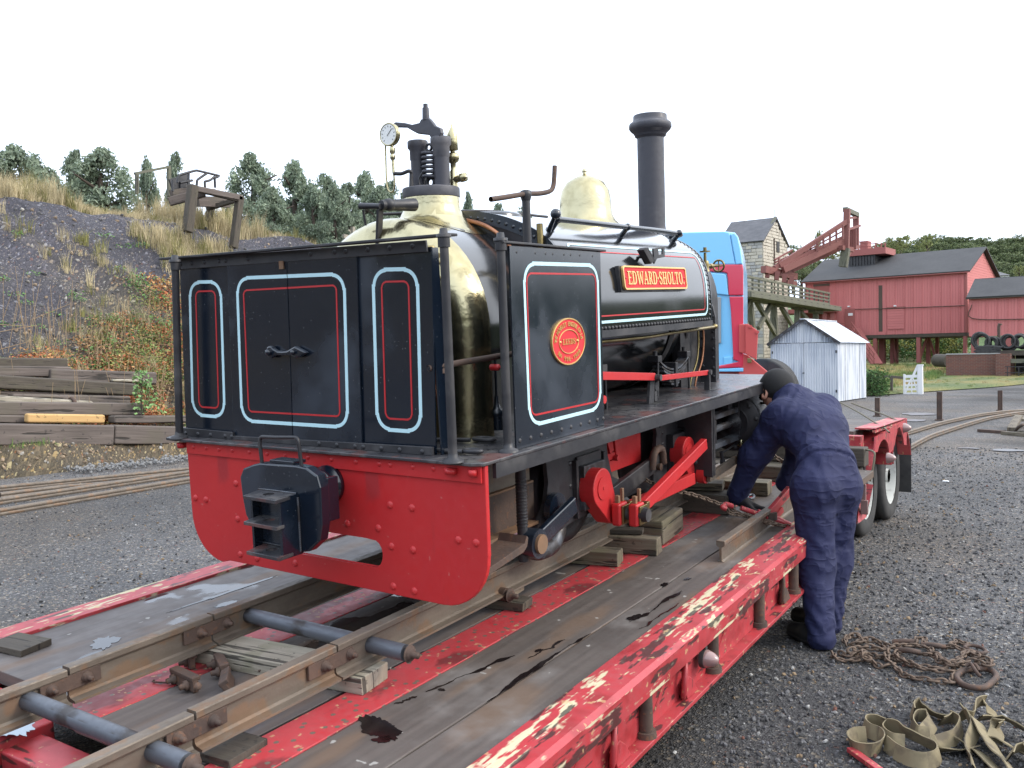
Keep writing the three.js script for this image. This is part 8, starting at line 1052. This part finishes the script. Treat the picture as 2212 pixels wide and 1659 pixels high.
{
  const gp = (x, y, h = 0.022) => onY(...cropD4(x, y), h), pile = thing('chain_heap', 'heap of rusty lashing chain on the gravel behind the man\'s heel', 'chain', gp(1300, 480, 0));
  const C1 = [[[580, 450], [620, 495], [700, 515], [860, 500], [1000, 565], [1090, 545], [1200, 640], [1400, 680], [1610, 700]], [[700, 380], [690, 330], [780, 300], [850, 350], [780, 370], [900, 335], [1060, 390], [1180, 420], [1120, 465], [1250, 540], [1400, 592], [1600, 605]], [[720, 430], [900, 400], [1000, 420], [1150, 390], [1280, 385], [1400, 410], [1500, 520], [1640, 545], [1760, 520], [1930, 555]], [[640, 450], [740, 470], [830, 440], [960, 480], [1080, 485], [1180, 520], [1300, 560], [1560, 580], [1680, 590], [1600, 640], [1610, 700]], [[1290, 370], [1310, 325], [1360, 330], [1380, 380], [1480, 390], [1640, 400], [1690, 430], [1780, 470], [1900, 500], [1940, 555]], [[1350, 460], [1480, 470], [1570, 540], [1650, 500], [1750, 440], [1830, 480]], [[1560, 400], [1600, 375], [1660, 350], [1720, 375]], [[1010, 400], [1060, 430], [1040, 480], [1070, 520]], [[860, 430], [840, 470], [900, 500]]];
  C1.forEach((l, i) => chainParts(pile, l.map((p, k) => gp(p[0], p[1], 0.012 + 0.012 * (i % 3) + 0.006 * (k % 2))), 1.22, 1.4));
  const P = (n, g) => part(n, g, M.rust, pile); P('d_ring', [tube([[1640, 650], [1700, 600], [1760, 590], [1900, 585], [1965, 620], [1975, 665], [1880, 742], [1770, 742], [1680, 710]].map(p => gp(...p, 0.018)), 0.0135, 9, true, 70, 0.35)]); P('hook', [tube([gp(1090, 358, 0.02), gp(1180, 350, 0.03), gp(1280, 356, 0.03)], 0.013, 8)]); P('hook', [tube([gp(1130, 425, 0.03), gp(1240, 430, 0.04), gp(1330, 450, 0.03)], 0.014, 8)]); P('shackle', [tube([[1710, 400], [1760, 385], [1850, 405], [1890, 440], [1840, 452], [1740, 420]].map(p => gp(...p, 0.02)), 0.009, 7, true)]); P('ring_shackle', [tube([gp(1720, 560, 0.04), gp(1760, 545, 0.05), gp(1800, 600, 0.04), gp(1840, 650, 0.02)], 0.009, 6), tube([gp(1770, 555, 0.04), gp(1800, 550, 0.05), gp(1830, 600, 0.03)], 0.008, 6)]); P('hook', [tube([gp(1340, 380, 0.035), gp(1450, 385, 0.04), gp(1540, 400, 0.03)], 0.013, 8)]);
  // webbing straps, standing on edge in loops
  const ribbon = (pts, w = 0.058) => { const c = new THREE.CatmullRomCurve3(pts.map(p => gp(p[0], p[1], 0)), false, 'centripetal'), n = pts.length * 9, pos = [], hs = pts.map((p, i) => p[2] ?? 0), tw = pts.map((p, i) => p[3] ?? 0.25); const row = []; for (let i = 0; i <= n; i++) { const u = i / n, p = c.getPoint(u), d = c.getTangent(u).setY(0).normalize(), sd = V(-d.z, 0, d.x), k = u * (pts.length - 1), j = Math.min(pts.length - 2, k | 0), f = k - j, s = f * f * (3 - 2 * f), t = lerp(tw[j], tw[j + 1], s), h = lerp(hs[j], hs[j + 1], s), ax = V(0, Math.cos(t), 0).addScaledVector(sd, Math.sin(t)); const lift = h + 0.004; row.push([p.clone().add(V(0, lift, 0)), p.clone().add(V(0, lift, 0)).addScaledVector(ax, w), sd.clone().multiplyScalar(Math.cos(t)).add(V(0, -Math.sin(t), 0)).multiplyScalar(0.0022)]); } for (let i = 0; i < n; i++) { const [a, b, s] = row[i], [e, f, s2] = row[i + 1]; const q = (A, Bq, Cq, Dq) => pos.push(...A.toArray(), ...Bq.toArray(), ...Cq.toArray(), ...A.toArray(), ...Cq.toArray(), ...Dq.toArray()); const P1 = a.clone().add(s), P2 = b.clone().add(s), Q1 = a.clone().sub(s), Q2 = b.clone().sub(s), R1 = e.clone().add(s2), R2 = f.clone().add(s2), S1 = e.clone().sub(s2), S2 = f.clone().sub(s2); q(P1, R1, R2, P2); q(Q1, Q2, S2, S1); q(P2, R2, S2, Q2); q(P1, Q1, S1, R1); } const g = new THREE.BufferGeometry(); g.setAttribute('position', new THREE.Float32BufferAttribute(pos, 3)); return prep(smooth(g, 50)); };
  const s1 = thing('webbing_strap', 'tan webbing strap lying in loops on the gravel, left of two', 'strap', gp(1100, 1200, 0)), s2 = thing('webbing_strap', 'tan webbing strap heaped in folds at the bottom right corner', 'strap', gp(1950, 1200, 0));
  for (const l of [[[880, 1220], [790, 1225], [745, 1270], [800, 1330], [910, 1340], [990, 1290], [970, 1220], [880, 1180], [835, 1130], [860, 1090], [960, 1090], [1060, 1130]], [[1200, 1290, 0, 0.5], [1080, 1270], [1000, 1220], [985, 1170], [1040, 1150, 0.01], [1150, 1190, 0.02], [1260, 1240, 0.02, 0.5], [1400, 1290, 0.01, 0.5], [1500, 1340, 0, 0.3], [1490, 1420, 0, 0.2], [1380, 1450], [1250, 1430], [1120, 1370], [1020, 1290]], [[1255, 1060, 0.01], [1250, 1000, 0.01], [1310, 960, 0.01], [1400, 980, 0, 0.6], [1520, 1020, 0, 0.9], [1660, 1040, 0, 0.9], [1740, 1060, 0.02, 0.6]], [[1420, 1220, 0, 0.5], [1300, 1210, 0, 0.3], [1240, 1150, 0.01], [1290, 1090, 0.02], [1400, 1090, 0.025, 0.4], [1470, 1140, 0.02, 0.6], [1420, 1210, 0.01, 0.8]], [[1480, 1110, 0.015, 0.6], [1600, 1090, 0.02, 0.4], [1690, 1150, 0.015, 0.2], [1650, 1240, 0, 0.3], [1520, 1290, 0, 0.6], [1480, 1300, 0, 0.9], [1620, 1290, 0, 1.1], [1760, 1270, 0, 1.0]]]) part('loop', [ribbon(l)], M.webbing, s1);
  for (const l of [[[1720, 1060, 0.03, 0.4], [1760, 1130, 0.03], [1780, 1060, 0.05], [1870, 1010, 0.05, 0.5], [1960, 1040, 0.04, 0.9], [2000, 1060, 0.02, 1.1]], [[1790, 1130, 0.04, 0.8], [1900, 1110, 0.04, 1.0], [2050, 1120, 0.04, 0.9], [2200, 1180, 0.03, 0.8], [2400, 1280, 0.02, 0.8]], [[1780, 1120, 0.04, 0.5], [1840, 1200, 0.03, 0.6], [1780, 1300, 0.01, 0.4], [1760, 1380, 0, 0.3], [1800, 1450, 0, 0.3], [1850, 1540, 0, 0.5]], [[1860, 1180, 0.05, 0.9], [1960, 1290, 0.03, 1.0], [2040, 1390, 0.02, 1.0], [2130, 1480, 0.01, 0.8], [2200, 1560, 0, 0.8]], [[1900, 1210, 0.02, 1.2], [2050, 1260, 0.02, 1.1], [2200, 1340, 0.01, 1.0], [2400, 1440, 0.01, 1.0]], [[1940, 1210, 0.03, 0.5], [2000, 1190, 0.04, 0.6], [2040, 1230, 0.03, 0.9], [2030, 1290, 0.02, 1.2]], [[2050, 1450, 0.02, 0.5], [2090, 1400, 0.03, 0.5], [2200, 1390, 0.04, 0.6], [2320, 1430, 0.03, 0.7]], [[1700, 1230, 0, 0.9], [1860, 1310, 0, 1.1], [1980, 1420, 0, 1.1], [2060, 1520, 0, 1.0]]]) part('fold', [ribbon(l)], M.webbing, s2);
  const rb = gp(735, 1268, 0.02), re = gp(985, 1450, 0.02); lone('red_bar', [bar(rb, re.clone().lerp(rb, -0.3), 0.03, 0.018, { bv: 0.003 })], M.trailRed, 'red painted flat bar at the bottom edge beside the straps', 'bar');
  lone('white_scrap', [prep(new THREE.IcosahedronGeometry(0.03, 0).scale(1.4, 0.35, 1)).translate(...onY(...cropD8(1110, 1560), 0.01).toArray())], M.white, 'small white scrap of paper on the yard to the right of the wheels', 'paper');
}
// ---------------------------------------------------------------- finish
scene.traverse(o => { if (o.isMesh) { o.castShadow = true; o.receiveShadow = true; } });
sun.target.position.set(-6, 0, -12); sun.position.copy(SUN).multiplyScalar(80).add(sun.target.position);
renderer.render(scene, camera);
